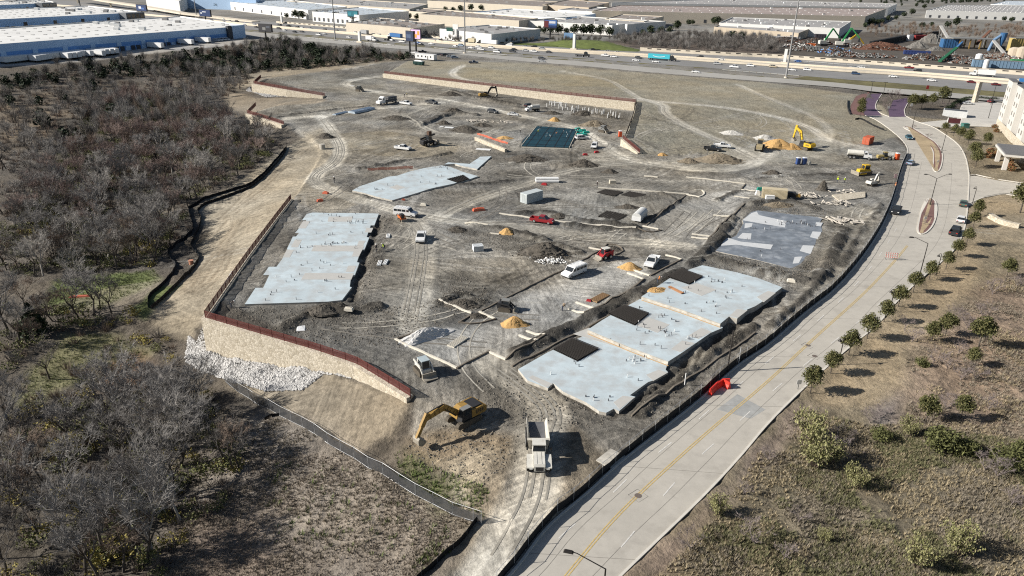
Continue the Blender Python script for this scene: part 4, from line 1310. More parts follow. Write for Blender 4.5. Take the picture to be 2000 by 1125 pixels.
def rebar_mat(corners,z,label,nx,ny,h=.30):
 q = [pz(a,b,z) for a,b in corners]
 cx,cy = sum(p[0] for p in q) / 4,sum(p[1] for p in q) / 4
 root = link('rebar_mat',None,loc=(cx,cy,z),label=label,cat='rebar mat',group='dark reinforcing mats')
 L = lambda s,t: ((q[0][0] * (1 - s) + q[1][0] * s) * (1 - t) + (q[3][0] * (1 - s) + q[2][0] * s) * t - cx,(q[0][1] * (1 - s) + q[1][1] * s) * (1 - t) + (q[3][1] * (1 - s) + q[2][1] * s) * t - cy)
 sheet([(x - cx,y - cy) for x,y in q],.004,.014,mat('painted mat shade',(.022,.021,.020),.9,.2,3),'shade_sheet',root)  # dark sheet painted in as the shade between and below the bars
 for n_,swap in ((nx,0),(ny,1)):
  for i in range(n_):
   t = (i + .5) / n_
   a,b = (L(t,0),L(t,1)) if not swap else (L(0,t),L(1,t))
   mb = MB()
   mb.bar((a[0],a[1],h * (.6 if swap else 1)),(b[0],b[1],h * (.8 if swap else 1)),.07,.07)
   mb.bar((a[0],a[1],.06),(b[0],b[1],.06),.05,.07)
   link('bar_row',mb.mesh('bar_row',M_STEEL),parent=root)
rebar_mat([(1080,683),(1118,661),(1170,682),(1128,706)],.265,'dark rebar mat on the lowest slab tier in front',18,14)
rebar_mat([(1187,613),(1220,597),(1268,613),(1240,636)],.765,'dark rebar mat on the middle slab tier',18,14)
rebar_mat([(1302,541),(1331,526),(1373,541),(1346,556)],1.265,'dark rebar mat on the highest slab tier',18,14)
rebar_mat([(872,350),(905,342),(917,350),(893,357)],.235,'dark rebar mat on the right end of the middle slab',8,8,.2)
rebar_mat([(1165,376),(1182,370),(1217,375),(1200,383)],.12,'left one of two flat rebar mats lying on pale ground',10,8,.12)
rebar_mat([(1213,381),(1230,374),(1262,380),(1244,387)],.12,'right one of two flat rebar mats lying on pale ground',10,8,.12)
rebar_mat([(1167,423),(1185,412),(1226,420),(1206,431)],.15,'rebar mat lying on the ground left of the white rounded tank',12,8,.2)
qE,zE = slab_polys['E']
cx,cy = sum(p[0] for p in qE) / 5,sum(p[1] for p in qE) / 5
eroot = link('membrane_foundation',None,loc=(cx,cy,0),label='foundation pad wrapped in dark blue-green membrane with workers on it',cat='foundation')
sheet(qE,-.3,zE,mat('blue green membrane',(.008,.040,.055),.45,.25,.8,var2=.2),'membrane',eroot,cx,cy)
qq = [pz(a,b,.22) for a,b in ((1050,246),(1127,252),(1110,288),(1018,285))]
for i in range(5):
 for swap in (0,1):
  t = (i + .5) / 5
  f = lambda s,t: ((qq[0][0] * (1 - s) + qq[1][0] * s) * (1 - t) + (qq[3][0] * (1 - s) + qq[2][0] * s) * t - cx,(qq[0][1] * (1 - s) + qq[1][1] * s) * (1 - t) + (qq[3][1] * (1 - s) + qq[2][1] * s) * t - cy)
  a,b = (f(t,0),f(t,1)) if swap else (f(0,t),f(1,t))
  mb = MB().bar((a[0],a[1],.21),(b[0],b[1],.21),.30,.05)
  link('beam_trench',mb.mesh('beam_trench',mat('dark trench strip',(.012,.016,.02),.6)),parent=eroot)  # dark strip laid on the pad where each beam trench runs
for i in range(12):
 s,t = pr.random(),pr.random()
 x,y = f(s,t)
 link('pipe_stub',stub[0],parent=eroot,loc=(x,y,zE))
for l_ in ([(1018,287),(1110,290)],[(1112,288),(1129,252)],[(1018,285),(1048,246)]):
 a,b = [pz(u,v,.2) for u,v in l_]
 link('edge_form',MB().bar((a[0] - cx,a[1] - cy,.1),(b[0] - cx,b[1] - cy,.1),.12,.4).mesh('edge_form',M_FORM),parent=eroot)

# ---------------------------------------------------------------- retaining walls and their fences
def stone_material():
 m = bpy.data.materials.new('tan stone')
 m.use_nodes = True
 nt = m.node_tree
 b = nt.nodes['Principled BSDF']
 b.inputs['Roughness'].default_value = .9
 geo = nt.nodes.new('ShaderNodeNewGeometry')
 vo = nt.nodes.new('ShaderNodeTexVoronoi')
 vo.inputs['Scale'].default_value = 2.6
 ve = nt.nodes.new('ShaderNodeTexVoronoi')
 ve.feature = 'DISTANCE_TO_EDGE'
 ve.inputs['Scale'].default_value = 2.6
 for v in (vo,ve):
  nt.links.new(geo.outputs['Position'],v.inputs['Vector'])
 cr = nt.nodes.new('ShaderNodeValToRGB')
 cr.color_ramp.elements[0].color = (.42,.365,.275,1)
 cr.color_ramp.elements[1].color = (.64,.575,.465,1)
 sep = nt.nodes.new('ShaderNodeSeparateColor')
 nt.links.new(vo.outputs['Color'],sep.inputs[0])
 nt.links.new(sep.outputs[0],cr.inputs['Fac'])
 mr = nt.nodes.new('ShaderNodeMapRange')
 mr.inputs['From Max'].default_value = .06
 mr.inputs['To Min'].default_value = .55
 nt.links.new(ve.outputs['Distance'],mr.inputs['Value'])
 vm = nt.nodes.new('ShaderNodeVectorMath')
 vm.operation = 'SCALE'
 nt.links.new(cr.outputs['Color'],vm.inputs[0])
 nt.links.new(mr.outputs['Result'],vm.inputs['Scale'])
 nt.links.new(vm.outputs[0],b.inputs['Base Color'])
 bp = nt.nodes.new('ShaderNodeBump')
 bp.inputs['Strength'].default_value = .6
 bp.inputs['Distance'].default_value = .1
 nt.links.new(ve.outputs['Distance'],bp.inputs['Height'])
 nt.links.new(bp.outputs['Normal'],b.inputs['Normal'])
 return m
M_STONE = stone_material()
def wall(W,side,th,back,label):
 """stone retaining wall: its face stands th in front of the step in the ground"""
 P_ = [pz(a,b,z) + (z,h) for a,b,z,h in W]
 F_,K_ = offset(P_,side * th),offset(P_,-side * back)
 mb = MB()
 ox,oy = P_[0][0],P_[0][1]
 vs = []
 for p,f_,k_ in zip(P_,F_,K_):
  zt,zb = p[2] + .25,p[2] - p[3] - 1.2
  vs += [(f_[0] - ox,f_[1] - oy,zb),(f_[0] - ox,f_[1] - oy,zt),(k_[0] - ox,k_[1] - oy,zt),(k_[0] - ox,k_[1] - oy,zb)]
 fs = []
 for i in range(len(P_) - 1):
  o = i * 4
  fs += [(o + k,o + 4 + k,o + 5 + k,o + 1 + k) if side > 0 else (o + k,o + 1 + k,o + 5 + k,o + 4 + k) for k in range(3)]
 n = len(vs)
 fs += [(0,1,2,3),(n - 1,n - 2,n - 3,n - 4)]
 mb.add(vs,fs)
 return link('retaining_wall',mb.mesh('retaining_wall',M_STONE),loc=(ox,oy,0),label=label,cat='wall',group='tan stone retaining walls')
wall(W_NEAR,-1,1.0,.25,'tall tan stone retaining wall at the front left corner of the site')
wall(W_UP,1,2.2,.4,'long tan stone retaining wall below the upper field')
wall(W_SMALL,1,1.3,.3,'short sloping stone wall at the foot of the dark fence')
wall(W_L1,1,2.2,.4,'tan stone wall at far left, the upper of two terraces')
wall(W_L2,1,1.8,.4,'tan stone wall at far left, the lower of two terraces')
mw = [pz(a,b,z) for a,b,z,h in W_MID]
link('retaining_wall',MB().bar((mw[0][0],mw[0][1],.5),(mw[1][0],mw[1][1],.2),.9,1.3).mesh('retaining_wall',M_STONE),label='short tan stone wall with orange netting left of the dark foundation',cat='wall',group='tan stone retaining walls')
M_FRED = mat('red brown fence steel',(.135,.040,.034),.6,.15,2)
M_FNET = mat('red brown fence mesh',(.130,.036,.030),.7,.2,2,trans=.45)
M_FDRK = mat('dark fence steel',(.055,.040,.036),.6,.15,2)
def panel_meshes(m1,m2,H):
 pn = MB()
 for i in range(15):
  x = (i + .5) / 15
  pn.box(x - .008,x + .008,-.012,.012,.06,H - .04)
 rails = MB().box(0,1,-.03,.03,H - .14,H - .06).box(0,1,-.03,.03,.12,.20)
 net = MB().quad((0,.015,.06),(1,.015,.06),(1,.015,H - .05),(0,.015,H - .05))
 rails.add(pn.v,pn.f)
 return rails.mesh('panel',m1),net.mesh('mesh_infill',m2),MB().box(-.05,.05,-.05,.05,-.3,H).mesh('post',m1)
def fence(pts,label,step=2.5,H=1.35,mm=(M_FRED,M_FNET),zf=None,group='red brown metal fences',zoff=.25):
 """pts: plan points with height; every panel and post is a part"""
 P_,N_,S_ = panel_meshes(*mm,H)
 r = resample(pts,step)
 root = link('metal_fence',None,loc=r[0],label=label,cat='fence',group=group)
 o = r[0]
 for i,p in enumerate(r):
  link('post',S_,parent=root,loc=(p[0] - o[0],p[1] - o[1],p[2] - o[2] + zoff))
  if i < len(r) - 1:
   q = r[i + 1]
   d = math.dist(p[:2],q[:2])
   for nm,me in (('panel',P_),('mesh_infill',N_)):
    e = link(nm,me,parent=root,loc=(p[0] - o[0],p[1] - o[1],p[2] - o[2] + zoff))
    e.rotation_euler = (0,-math.atan2(q[2] - p[2],d),math.atan2(q[1] - p[1],q[0] - p[0]))
    e.scale = (math.dist(p,q),1,1)
 return root
def wtop(W,d):
 P_ = [pz(a,b,z) for a,b,z,h in W]
 return [(x,y,w[2]) for (x,y),w in zip(offset(P_,d),W)]
fence(wtop(W_NEAR,-.3),'red brown metal fence along the tall front left retaining wall')
fence(wtop(W_UP,.8),'red brown metal fence along the long upper retaining wall',2.8,1.3)
fence(wtop(W_L1,.7),'red brown metal fence on the upper far left terrace wall',2.8,1.4)
fence([pz(498,164,3) + (3.0,),pz(510,153,3) + (3.0,)],'short red fence return at the upper terrace corner',2.8,1.6)
fence(wtop(W_L2,.7),'red brown metal fence on the lower far left terrace wall',2.8,1.4)
fence([pz(486,222,0) + (0.0,),pz(500,208,0) + (0.0,)],'short red fence return at the lower terrace corner',2.8,1.6)
fence([pz(1243,200,3.1) + (3.1,),pz(1235,232,2.8) + (2.8,),pz(1221,270,2.2) + (2.2,)],'dark metal fence running down from the long wall to the short wall',2.5,1.5,(M_FDRK,mat('dark fence mesh',(.05,.04,.036),.7,.2,2,trans=.4)),zoff=.05)
fence(wtop(W_SMALL,.5),'dark red fence on the short sloping stone wall',2.5,1.3,(M_FRED,M_FNET))

def rock_mesh(n,place,smin,smax,m,name,seed=1,flat=.7):
 rg = np.random.default_rng(seed)
 base = np.array([(1,0,0),(-1,0,0),(0,1,0),(0,-1,0),(0,0,1),(0,0,-1)],float)
 tri = [(0,2,4),(2,1,4),(1,3,4),(3,0,4),(2,0,5),(1,2,5),(3,1,5),(0,3,5)]
 V,F_ = [],[]
 for i in range(n):
  p = place(rg)
  if p is None:
   continue
  s = rg.uniform(smin,smax) * np.array([1,rg.uniform(.6,1),rg.uniform(.45,flat)])
  a = rg.uniform(0,6.28)
  b = base * s * rg.uniform(.7,1.15,(6,1)) + rg.normal(0,.12,(6,3)) * s
  c_,s_ = math.cos(a),math.sin(a)
  b = b @ np.array([[c_,s_,0],[-s_,c_,0],[0,0,1]])
  o = len(V)
  V.extend((b + np.array(p)).tolist())
  F_.extend([(t[0] + o,t[1] + o,t[2] + o) for t in tri])
 me = bpy.data.meshes.new(name)
 me.from_pydata(V,[],F_)
 me.materials.append(m)
 me.update()
 return me
def in_px_poly(poly):
 xs,ys = [p[0] for p in poly],[p[1] for p in poly]
 def f(rg):
  for _ in range(20):
   x,y = rg.uniform(min(xs),max(xs)),rg.uniform(min(ys),max(ys))
   if inpoly(np.array([x]),np.array([y]),poly)[0]:
    return (x,y,ht(x,y) + .08)
  return None
 return f
M_RIP = mat('limestone riprap',(.47,.46,.445),.9,.35,2.2)
w5 = offset([pz(a,b,z) for a,b,z,h in W_NEAR],-1.0)
ripA = w5[2:6] + gl((370,655),(364,706),(420,735),(520,764),(590,762),(635,730),(655,722))
link('riprap',rock_mesh(6200,in_px_poly(ripA),.18,.52,M_RIP,'riprap',3),kind='stuff',label='white limestone riprap at the foot of the tall wall',cat='rocks')
ripB = w5[5:8] + [(p[0] - 3.2,p[1] - .6) for p in w5[5:8]][::-1]
link('riprap',rock_mesh(1500,in_px_poly(ripB),.16,.36,M_RIP,'riprap',4),kind='stuff',label='strip of white riprap outside the left red fence',cat='rocks')
wl = offset([pz(a,b,z) for a,b,z,h in W_L1],2.4)
ripC = [wl[0],wl[1]] + gl((560,186),(520,190),(480,178),(488,170))
link('riprap',rock_mesh(900,in_px_poly(ripC),.2,.5,M_RIP,'riprap',5),kind='stuff',label='pale riprap below the upper far left terrace wall',cat='rocks')

# ---------------------------------------------------------------- fabric and chain-link fences
M_BLK = mat('black geotextile',(.012,.012,.013),.85,.2,2)
M_SCREEN = mat('black privacy screen',(.016,.017,.019),.85,.2,2)
M_GALV = mat('galvanised pipe',(.50,.51,.52),.45,.1,metal=.4)
def fabric_fence(l_,label,H=.75,step=2.2,name='silt_fence',wav=.12,mats=None,posts=True,group='black silt fences',zoff=0,rails=False,fab_h=None,smoothn=2):
 pts = resample(chaikin(gl(*l_) if not isinstance(l_[0][0],float) else l_,smoothn),step)
 ox,oy = pts[0][:2]
 oz = ht(ox,oy)
 root = link(name,None,loc=(ox,oy,oz),label=label,cat='fence',group=group)
 rr = random.Random(len(label))
 top = []
 fine = resample(pts,step / 2)
 mb = MB()
 vs = []
 fh = fab_h or H
 for p in fine:
  z = ht(p[0],p[1]) - oz
  j = rr.uniform(-wav,wav)
  vs += [(p[0] - ox,p[1] - oy,z - .15),(p[0] - ox + j * .5,p[1] - oy + j * .5,z + fh * .5),(p[0] - ox + j,p[1] - oy + j,z + fh * (1 + j * .6))]
 fs = []
 for i in range(len(fine) - 1):
  fs += [(3 * i,3 * i + 3,3 * i + 4,3 * i + 1),(3 * i + 1,3 * i + 4,3 * i + 5,3 * i + 2)]
 mb.add(vs,fs)
 link('fabric',mb.mesh('fabric',(mats or (M_BLK,M_PIPED))[0]),parent=root)
 pm = MB().tube((0,0,-.3),(0,0,H + .08),.035,.035,5).mesh('post',(mats or (M_BLK,M_PIPED))[1])
 if posts:
  for p in pts:
   link('post',pm,parent=root,loc=(p[0] - ox,p[1] - oy,ht(p[0],p[1]) - oz))
 if rails:
  for hh in rails:
   mb = MB()
   for p,q in zip(pts[:-1],pts[1:]):
    mb.tube((p[0] - ox,p[1] - oy,ht(p[0],p[1]) - oz + hh),(q[0] - ox,q[1] - oy,ht(q[0],q[1]) - oz + hh),.025,.025,5,0,False)
   link('rail',mb.mesh('rail',(mats or (M_BLK,M_PIPED))[1]),parent=root)
 return root
fabric_fence([(560,288),(500,360),(450,373),(367,403),(372,428),(381,451),(360,467),(332,488),(327,502),(350,526),(318,560),(288,582),(290,603)],'black silt fence at the woodland edge, the outer of two lines',.8,smoothn=1)
fabric_fence([(560,292),(548,312),(500,364),(447,384),(382,407),(397,431),(375,471),(372,486),(390,502),(385,518),(345,560),(296,604)],'black silt fence at the slope toe, the inner of two lines',.8,smoothn=1)
fabric_fence([(932,1020),(905,1058),(862,1093),(815,1135),(790,1160)],'black silt fence in the foreground left of the haul road',.8)
fabric_fence([(1655,196),(1654,212),(1660,224)],'black silt fence bend beside the red brick sidewalk',.8)
fabric_fence([(1670,234),(1682,232),(1700,244),(1728,256)],'short black silt fence at the field corner near the street',.7)
fabric_fence([(560,808),(530,812),(515,822)],'short black fabric end on the lower tan slope',.5,posts=False)
off_l = offset(st_l,-.45)
i_end = next(i for i,p in enumerate(off_l) if p[1] > 250)
fabric_fence([tuple(map(float,p)) for p in off_l[4:i_end]],'long chain-link fence with black screen along the left side of the street',1.85,3.0,'screen_fence',.10,(M_SCREEN,M_GALV),group='chain-link fences',rails=(1.85,),fab_h=1.2,smoothn=0)
fabric_fence([(440,745),(470,770),(560,818),(680,888),(760,938),(850,988),(940,1026)],'chain-link fence with grey screen and pale rails crossing the lower left',1.8,3.0,'chain_link_fence',.10,(mat('grey screen',(.06,.062,.066),.85,.3,2,trans=.35),M_GALV),group='chain-link fences',rails=(1.8,.1),fab_h=1.5)
M_ORNET = mat('orange safety net',(.62,.13,.06),.7,.2,2,trans=.3)
ON = 'orange safety netting'
fabric_fence([(718,333),(760,331),(808,329)],'orange safety netting strung behind the middle slab',.8,3,'safety_netting',.1,(M_ORNET,M_FORM),group=ON)
fabric_fence([(932,263),(962,272),(992,282)],'orange safety netting behind the short wall',.7,2.5,'safety_netting',.15,(M_ORNET,M_FORM),group=ON,zoff=1)

# ---------------------------------------------------------------- form boards
FORMS = [([(975,417),(1075,431),(1245,450)],0),([(1255,442),(1290,449)],0),([(1168,367),(1345,379)],0),([(1340,380),(1366,385)],0),([(1340,347),(1455,359)],0),([(1448,371),(1475,375)],0),([(1434,384),(1465,388)],0),([(1258,344),(1286,347)],0),([(1393,421),(1426,425)],0),
   ([(1351,458),(1390,463)],0),([(1350,464),(1382,469)],0),([(1300,499),(1331,508)],0),([(1225,534),(1257,545)],0),([(1236,528),(1270,539)],0),([(1110,604),(1141,615)],0),([(1125,591),(1160,603)],0),([(1014,656),(1050,671)],0),([(1028,647),(1064,661)],0),([(956,688),(988,703)],0),
   ([(772,664),(892,719)],0),([(858,588),(922,614)],0),([(936,610),(966,623)],0),([(908,436),(955,443)],0),([(957,457),(975,459)],0),([(1150,484),(1174,489)],0),([(896,631),(922,616)],1),([(896,631),(930,634),(968,624)],1),
   ([(892,720),(956,686)],1),([(988,703),(1064,662)],1),([(1141,615),(1225,573),(1257,545)],1),([(1270,539),(1330,509)],1),([(940,608),(1172,491)],1),([(1262,441),(1340,381)],1),([(1382,469),(1426,426),(1455,397)],1),([(1245,451),(1270,455),(1293,450)],1),([(772,664),(812,650)],1),
   ([(1174,489),(1185,478),(1210,480),(1218,492),(1200,499)],1),([(1365,385),(1376,380),(1374,372),(1355,372)],0),([(1233,814),(1330,752),(1420,690),(1475,650)],1),([(1000,716),(1110,660),(1240,590)],1),([(1447,370),(1456,360)],1)]
for i,(l_,dk) in enumerate(FORMS):
 pts = gl(*l_)
 mb = MB()
 o = pts[0]
 zz = lambda x,y: ht(x,y)
 w = .34 if dk == 0 else .26
 r_ = resample(pts,2.0) if math.dist(pts[0],pts[-1]) > 3 else pts
 ribbon(mb,[(p[0] - o[0],p[1] - o[1]) for p in r_],w,.24,0,lambda x,y: ht(x + o[0],y + o[1]))
 left = sum(1 for k_,d_ in FORMS if d_ == dk and k_[0][0] < l_[0][0])
 same = [k_ for k_,d_ in FORMS if d_ == dk]
 rank = sorted(same,key=lambda k_: (k_[0][0],k_[0][1])).index(l_)
 link('form_board', mb.mesh('form_board', M_FORMD if dk else M_FORM), loc=(o[0], o[1], 0), label=f'{"dark weathered" if dk else "pale new"} edge form board on the graded ground, {nth(rank)} of its colour from the left', cat='board', group='form boards round the future pavement')

# ---------------------------------------------------------------- piles
M_DIRT = mat('dark clay pile',(.100,.088,.072),.95,.3,2.0,bump=.8)
M_TANP = mat('tan soil pile',(.215,.178,.128),.95,.25,2.0,bump=.6)
M_SAND = mat('orange sand',(.50,.31,.125),.95,.12,2.5)
M_GRAV = mat('white gravel',(.56,.55,.53),.95,.25,4.0,bump=.8)
M_GREYP = mat('grey crushed stone',(.165,.155,.14),.95,.2,2,bump=.5)
M_RUST = mat('rusty scrap',(.135,.065,.042),.85,.35,.9,bump=.5)
UCLOD = {}
def uclod(rg):
 a,t = rg.uniform(0,6.28),math.sqrt(rg.random()) * 1.12
 return (t * math.cos(a),t * math.sin(a),max(.02,(math.cos(math.pi * min(t,1)) * .5 + .5) ** .85))
def mound(px,py,rx,ry,h,m,label,rz=0,rough=.18,cat='pile',name='dirt_pile',group=None,seed=None,z=None,loc=None):
 x,y,z0 = gp(px,py) if loc is None else loc
 if z is not None:
  x,y = pz(px,py,z)
  z0 = z
 rr = random.Random(seed if seed is not None else int(px * 7 + py))
 nr,ns = 14,38
 kx = rr.uniform(0,99)
 vs = [(0,0,h)]
 for i in range(1,nr + 1):
  t = i / nr
  for j in range(ns):
   a = 2 * math.pi * j / ns
   lob = 1 + .22 * (float(vnoise(np.array([kx + 2 * math.cos(a)]),np.array([kx + 2 * math.sin(a)]),1.0,3)[0]) - .5) * 2
   n = float(fbm(np.array([kx + rx * t * math.cos(a) * 1.3]),np.array([kx + ry * t * math.sin(a) * 1.3]),1.6,2,3)[0]) - .5
   zz = h * (math.cos(math.pi * t) * .5 + .5) ** .85 + n * rough * 4.5 * h * (.3 + .7 * min(1,3 * (1 - t)) * t) * .6 + rr.gauss(0,rough * .35) * min(1,2.5 * (1 - t))
   if i == nr:
    zz = -.35
   vs.append((rx * t * lob * math.cos(a) + rr.gauss(0,.03) * rx * t,ry * t * lob * math.sin(a) + rr.gauss(0,.03) * ry * t,zz))
 fs = [(0,1 + j,1 + (j + 1) % ns) for j in range(ns)]
 for i in range(nr - 1):
  for j in range(ns):
   a,b = 1 + i * ns + j,1 + i * ns + (j + 1) % ns
   fs.append((a,a + ns,b + ns,b))
 o = link(name,MB().add(vs,fs).mesh(name,m),loc=(x,y,z0),rz=rz,label=label,cat=cat,group=group)
 if name == 'dirt_pile':
  if m.name not in UCLOD:
   UCLOD[m.name] = rock_mesh(330,uclod,.03,.095,m,'clods',31,1.0)
  link('clods',UCLOD[m.name],parent=o,sc=(rx,ry,h))['kind'] = 'stuff'
 return o
DP = 'piles of dug earth'
for a in ((1065,494,5.5,3.4,2.3,M_DIRT,'large dark earth pile in the middle of the site, with white rubble'),(636,268,3.2,2.4,1.5,M_DIRT,'dark earth mound left of the far haul road'),(770,232,6,3.5,1.3,M_DIRT,'low dark earth pile below the pipe stack'),(886,219,5,3,1.8,M_DIRT,'peaked dark earth pile behind the scattered debris'),
   (908,256,6.5,3.6,2.0,M_DIRT,'dark earth pile left of the membrane foundation'),(866,242,3,2.2,1.3,M_DIRT,'small dark pile beside the white sheet'),(940,246,4.5,2.4,1.2,M_DIRT,'low dark pile right of the larger one near the sheet'),(1078,222,4.5,2.5,1.2,M_DIRT,'low dark pile below the row of white pipes, left one'),(1140,224,5,3,1.8,M_DIRT,'dark pile below the row of white pipes, right one'),
   (1160,246,6,3.4,2.2,M_TANP,'brown earth pile near the orange toilet by the dark fence'),(1140,322,4.5,2.8,1.7,M_DIRT,'dark pile beside the haul road junction'),(1030,312,7,4,1.7,M_DIRT,'wide dark earth heap in front of the membrane foundation'),(1190,337,2.6,1.8,1.1,M_DIRT,'small dark pile on the graded lane'),(1405,314,8,4.2,2.3,M_TANP,'broad tan earth pile by the upper haul loop'),
   (1345,316,3.5,2.2,1.2,M_TANP,'small tan pile left of the broad tan pile'),(1508,340,3.4,2.2,1.2,M_DIRT,'dark lump on the dark strip above the tan container'),(1606,372,1.9,1.5,2.9,M_DIRT,'steep black cone of earth right of the tan container'),(905,594,3.2,2,.9,M_DIRT,'low dark pile behind the front curved form'),(930,618,1.8,1.2,.5,M_DIRT,'small earth heap inside the curved form'),
   (893,449,2.6,1.6,.8,M_DIRT,'small dark heap inside the angled form'),(1195,486,2.2,1.6,.6,M_DIRT,'small earth heap inside the oval form'),(1225,405,3,1.6,.8,M_DIRT,'small dark heap in the middle of the pale yard'),(1092,422,2.0,1.5,.7,M_DIRT,'small heap right of the red pickup'),(948,191,6,3,1.7,M_DIRT,'dark spoil heap next to the far yellow excavator'),
   (880,186,6,3,1.8,M_DIRT,'dark spoil heap under the long upper wall'),(1520,402,5,2.2,1.0,M_TANP,'low earth bank above the damp slab'),(630,606,3.0,1.8,1.0,M_DIRT,'dark clods in front of the long left slab')):
 mound(*a,group=DP)
for a in ((990,455,2.0,1.5,1.2,M_SAND,'small orange sand pile left of the big dark pile'),(1005,634,2.4,1.7,1.5,M_SAND,'orange sand pile on the front compacted lane'),(1230,524,2.5,1.7,1.3,M_SAND,'orange sand pile between white van and pickup'),(1518,288,7.5,3.4,3.0,M_SAND,'large orange sand pile by the yellow excavator'),
   (1546,290,4.0,2.6,1.8,M_SAND,'lower orange sand heap at the foot of the yellow excavator'),(1083,236,2.6,1.7,1.5,M_SAND,'orange sand pile behind the membrane foundation'),(985,270,3.5,2.2,.8,M_SAND,'flat orange soil heap behind the short wall'),(1293,303,2.0,1.3,.8,M_SAND,'small orange heap right of the short sloping wall')):
 mound(*a,rough=.06,name='sand_pile',group='orange sand piles')
mound(832,657,5.2,1.9,1.5,M_GRAV,'elongated white gravel pile in the front left corner',.62,.12,name='gravel_pile',group='pale stone piles')
mound(1428,261,5.5,3,1.2,mat('pale lime',(.52,.50,.46),.95,.1),'pale lime pile on the upper field, left one',0,.1,name='gravel_pile',group='pale stone piles')
mound(1493,271,5.0,3,1.5,MATS['pale lime'],'pale lime pile behind the big sand pile',0,.1,name='gravel_pile',group='pale stone piles')
x0_,y0_,z0_ = gp(1075,512)
link('rubble',rock_mesh(160,lambda rg: (rg.normal(0,1.4),rg.normal(0,.8),.15 + rg.random() * .4),.12,.35,mat('white rubble',(.70,.69,.66),.8,.1),'rubble',8),loc=(x0_,y0_,z0_),kind='stuff',label='scattered white rubble before the dark pile',cat='rubble')
# ---------------------------------------------------------------- machines
M_CAT = mat('machine yellow',(.31,.19,.052),.5,.15,1.2,stain=((.20,.14,.06),.8,.60,.85))
M_YEL2 = mat('bright machine yellow',(.62,.40,.03),.5,.1,1.2)
M_MBLK = mat('machine black',(.03,.03,.032),.6,.15,2)
M_TRK = mat('muddy track',(.10,.085,.065),.9,.3,3)
M_MWHT = mat('dusty white machine paint',(.62,.60,.54),.5,.12,1.5,stain=((.40,.35,.27),.9,.60,.85))
M_MRED = mat('machine red',(.36,.025,.03),.45,.1,2)
M_MGRY = mat('machine grey',(.22,.22,.21),.6,.12,2)
M_BUCK = mat('worn bucket steel',(.30,.27,.22),.6,.25,2)
M_ORG = mat('machine orange',(.62,.16,.04),.5,.1,2)
M_GRN = mat('machine green',(.04,.30,.10),.5,.1,2)
def track_mesh(L,W,H,m=None):
 n = 8
 prof = []
 r = H / 2
 for i in range(n + 1):
  a = math.pi / 2 + math.pi * i / n
  prof.append((-L / 2 + r + r * math.cos(a),r + r * math.sin(a)))
 for i in range(n + 1):
  a = -math.pi / 2 + math.pi * i / n
  prof.append((L / 2 - r + r * math.cos(a),r + r * math.sin(a)))
 mb = MB().side(prof,-W / 2,W / 2)
 k = int(L / .22)
 for i in range(k):
  x = -L / 2 + r * .6 + (L - 1.2 * r) * i / max(k - 1,1)
  mb.box(x - .04,x + .04,-W / 2,W / 2,H - .01,H + .04)
 return mb.mesh('track',m or M_TRK)
def machine(name,pos,front,label,cat,sc=1.0,group=None):
 p,q = gp(*pos),gp(*front)
 return link(name,None,loc=(p[0],p[1],p[2]),rz=math.atan2(q[1] - p[1],q[0] - p[0]),label=label,cat=cat,sc=sc,group=group or 'construction machines')
def part(root,name,mb,m,loc=(0,0,0),smooth=False):
 return link(name,mb if isinstance(mb,bpy.types.Mesh) else mb.mesh(name,m,smooth),parent=root,loc=loc)
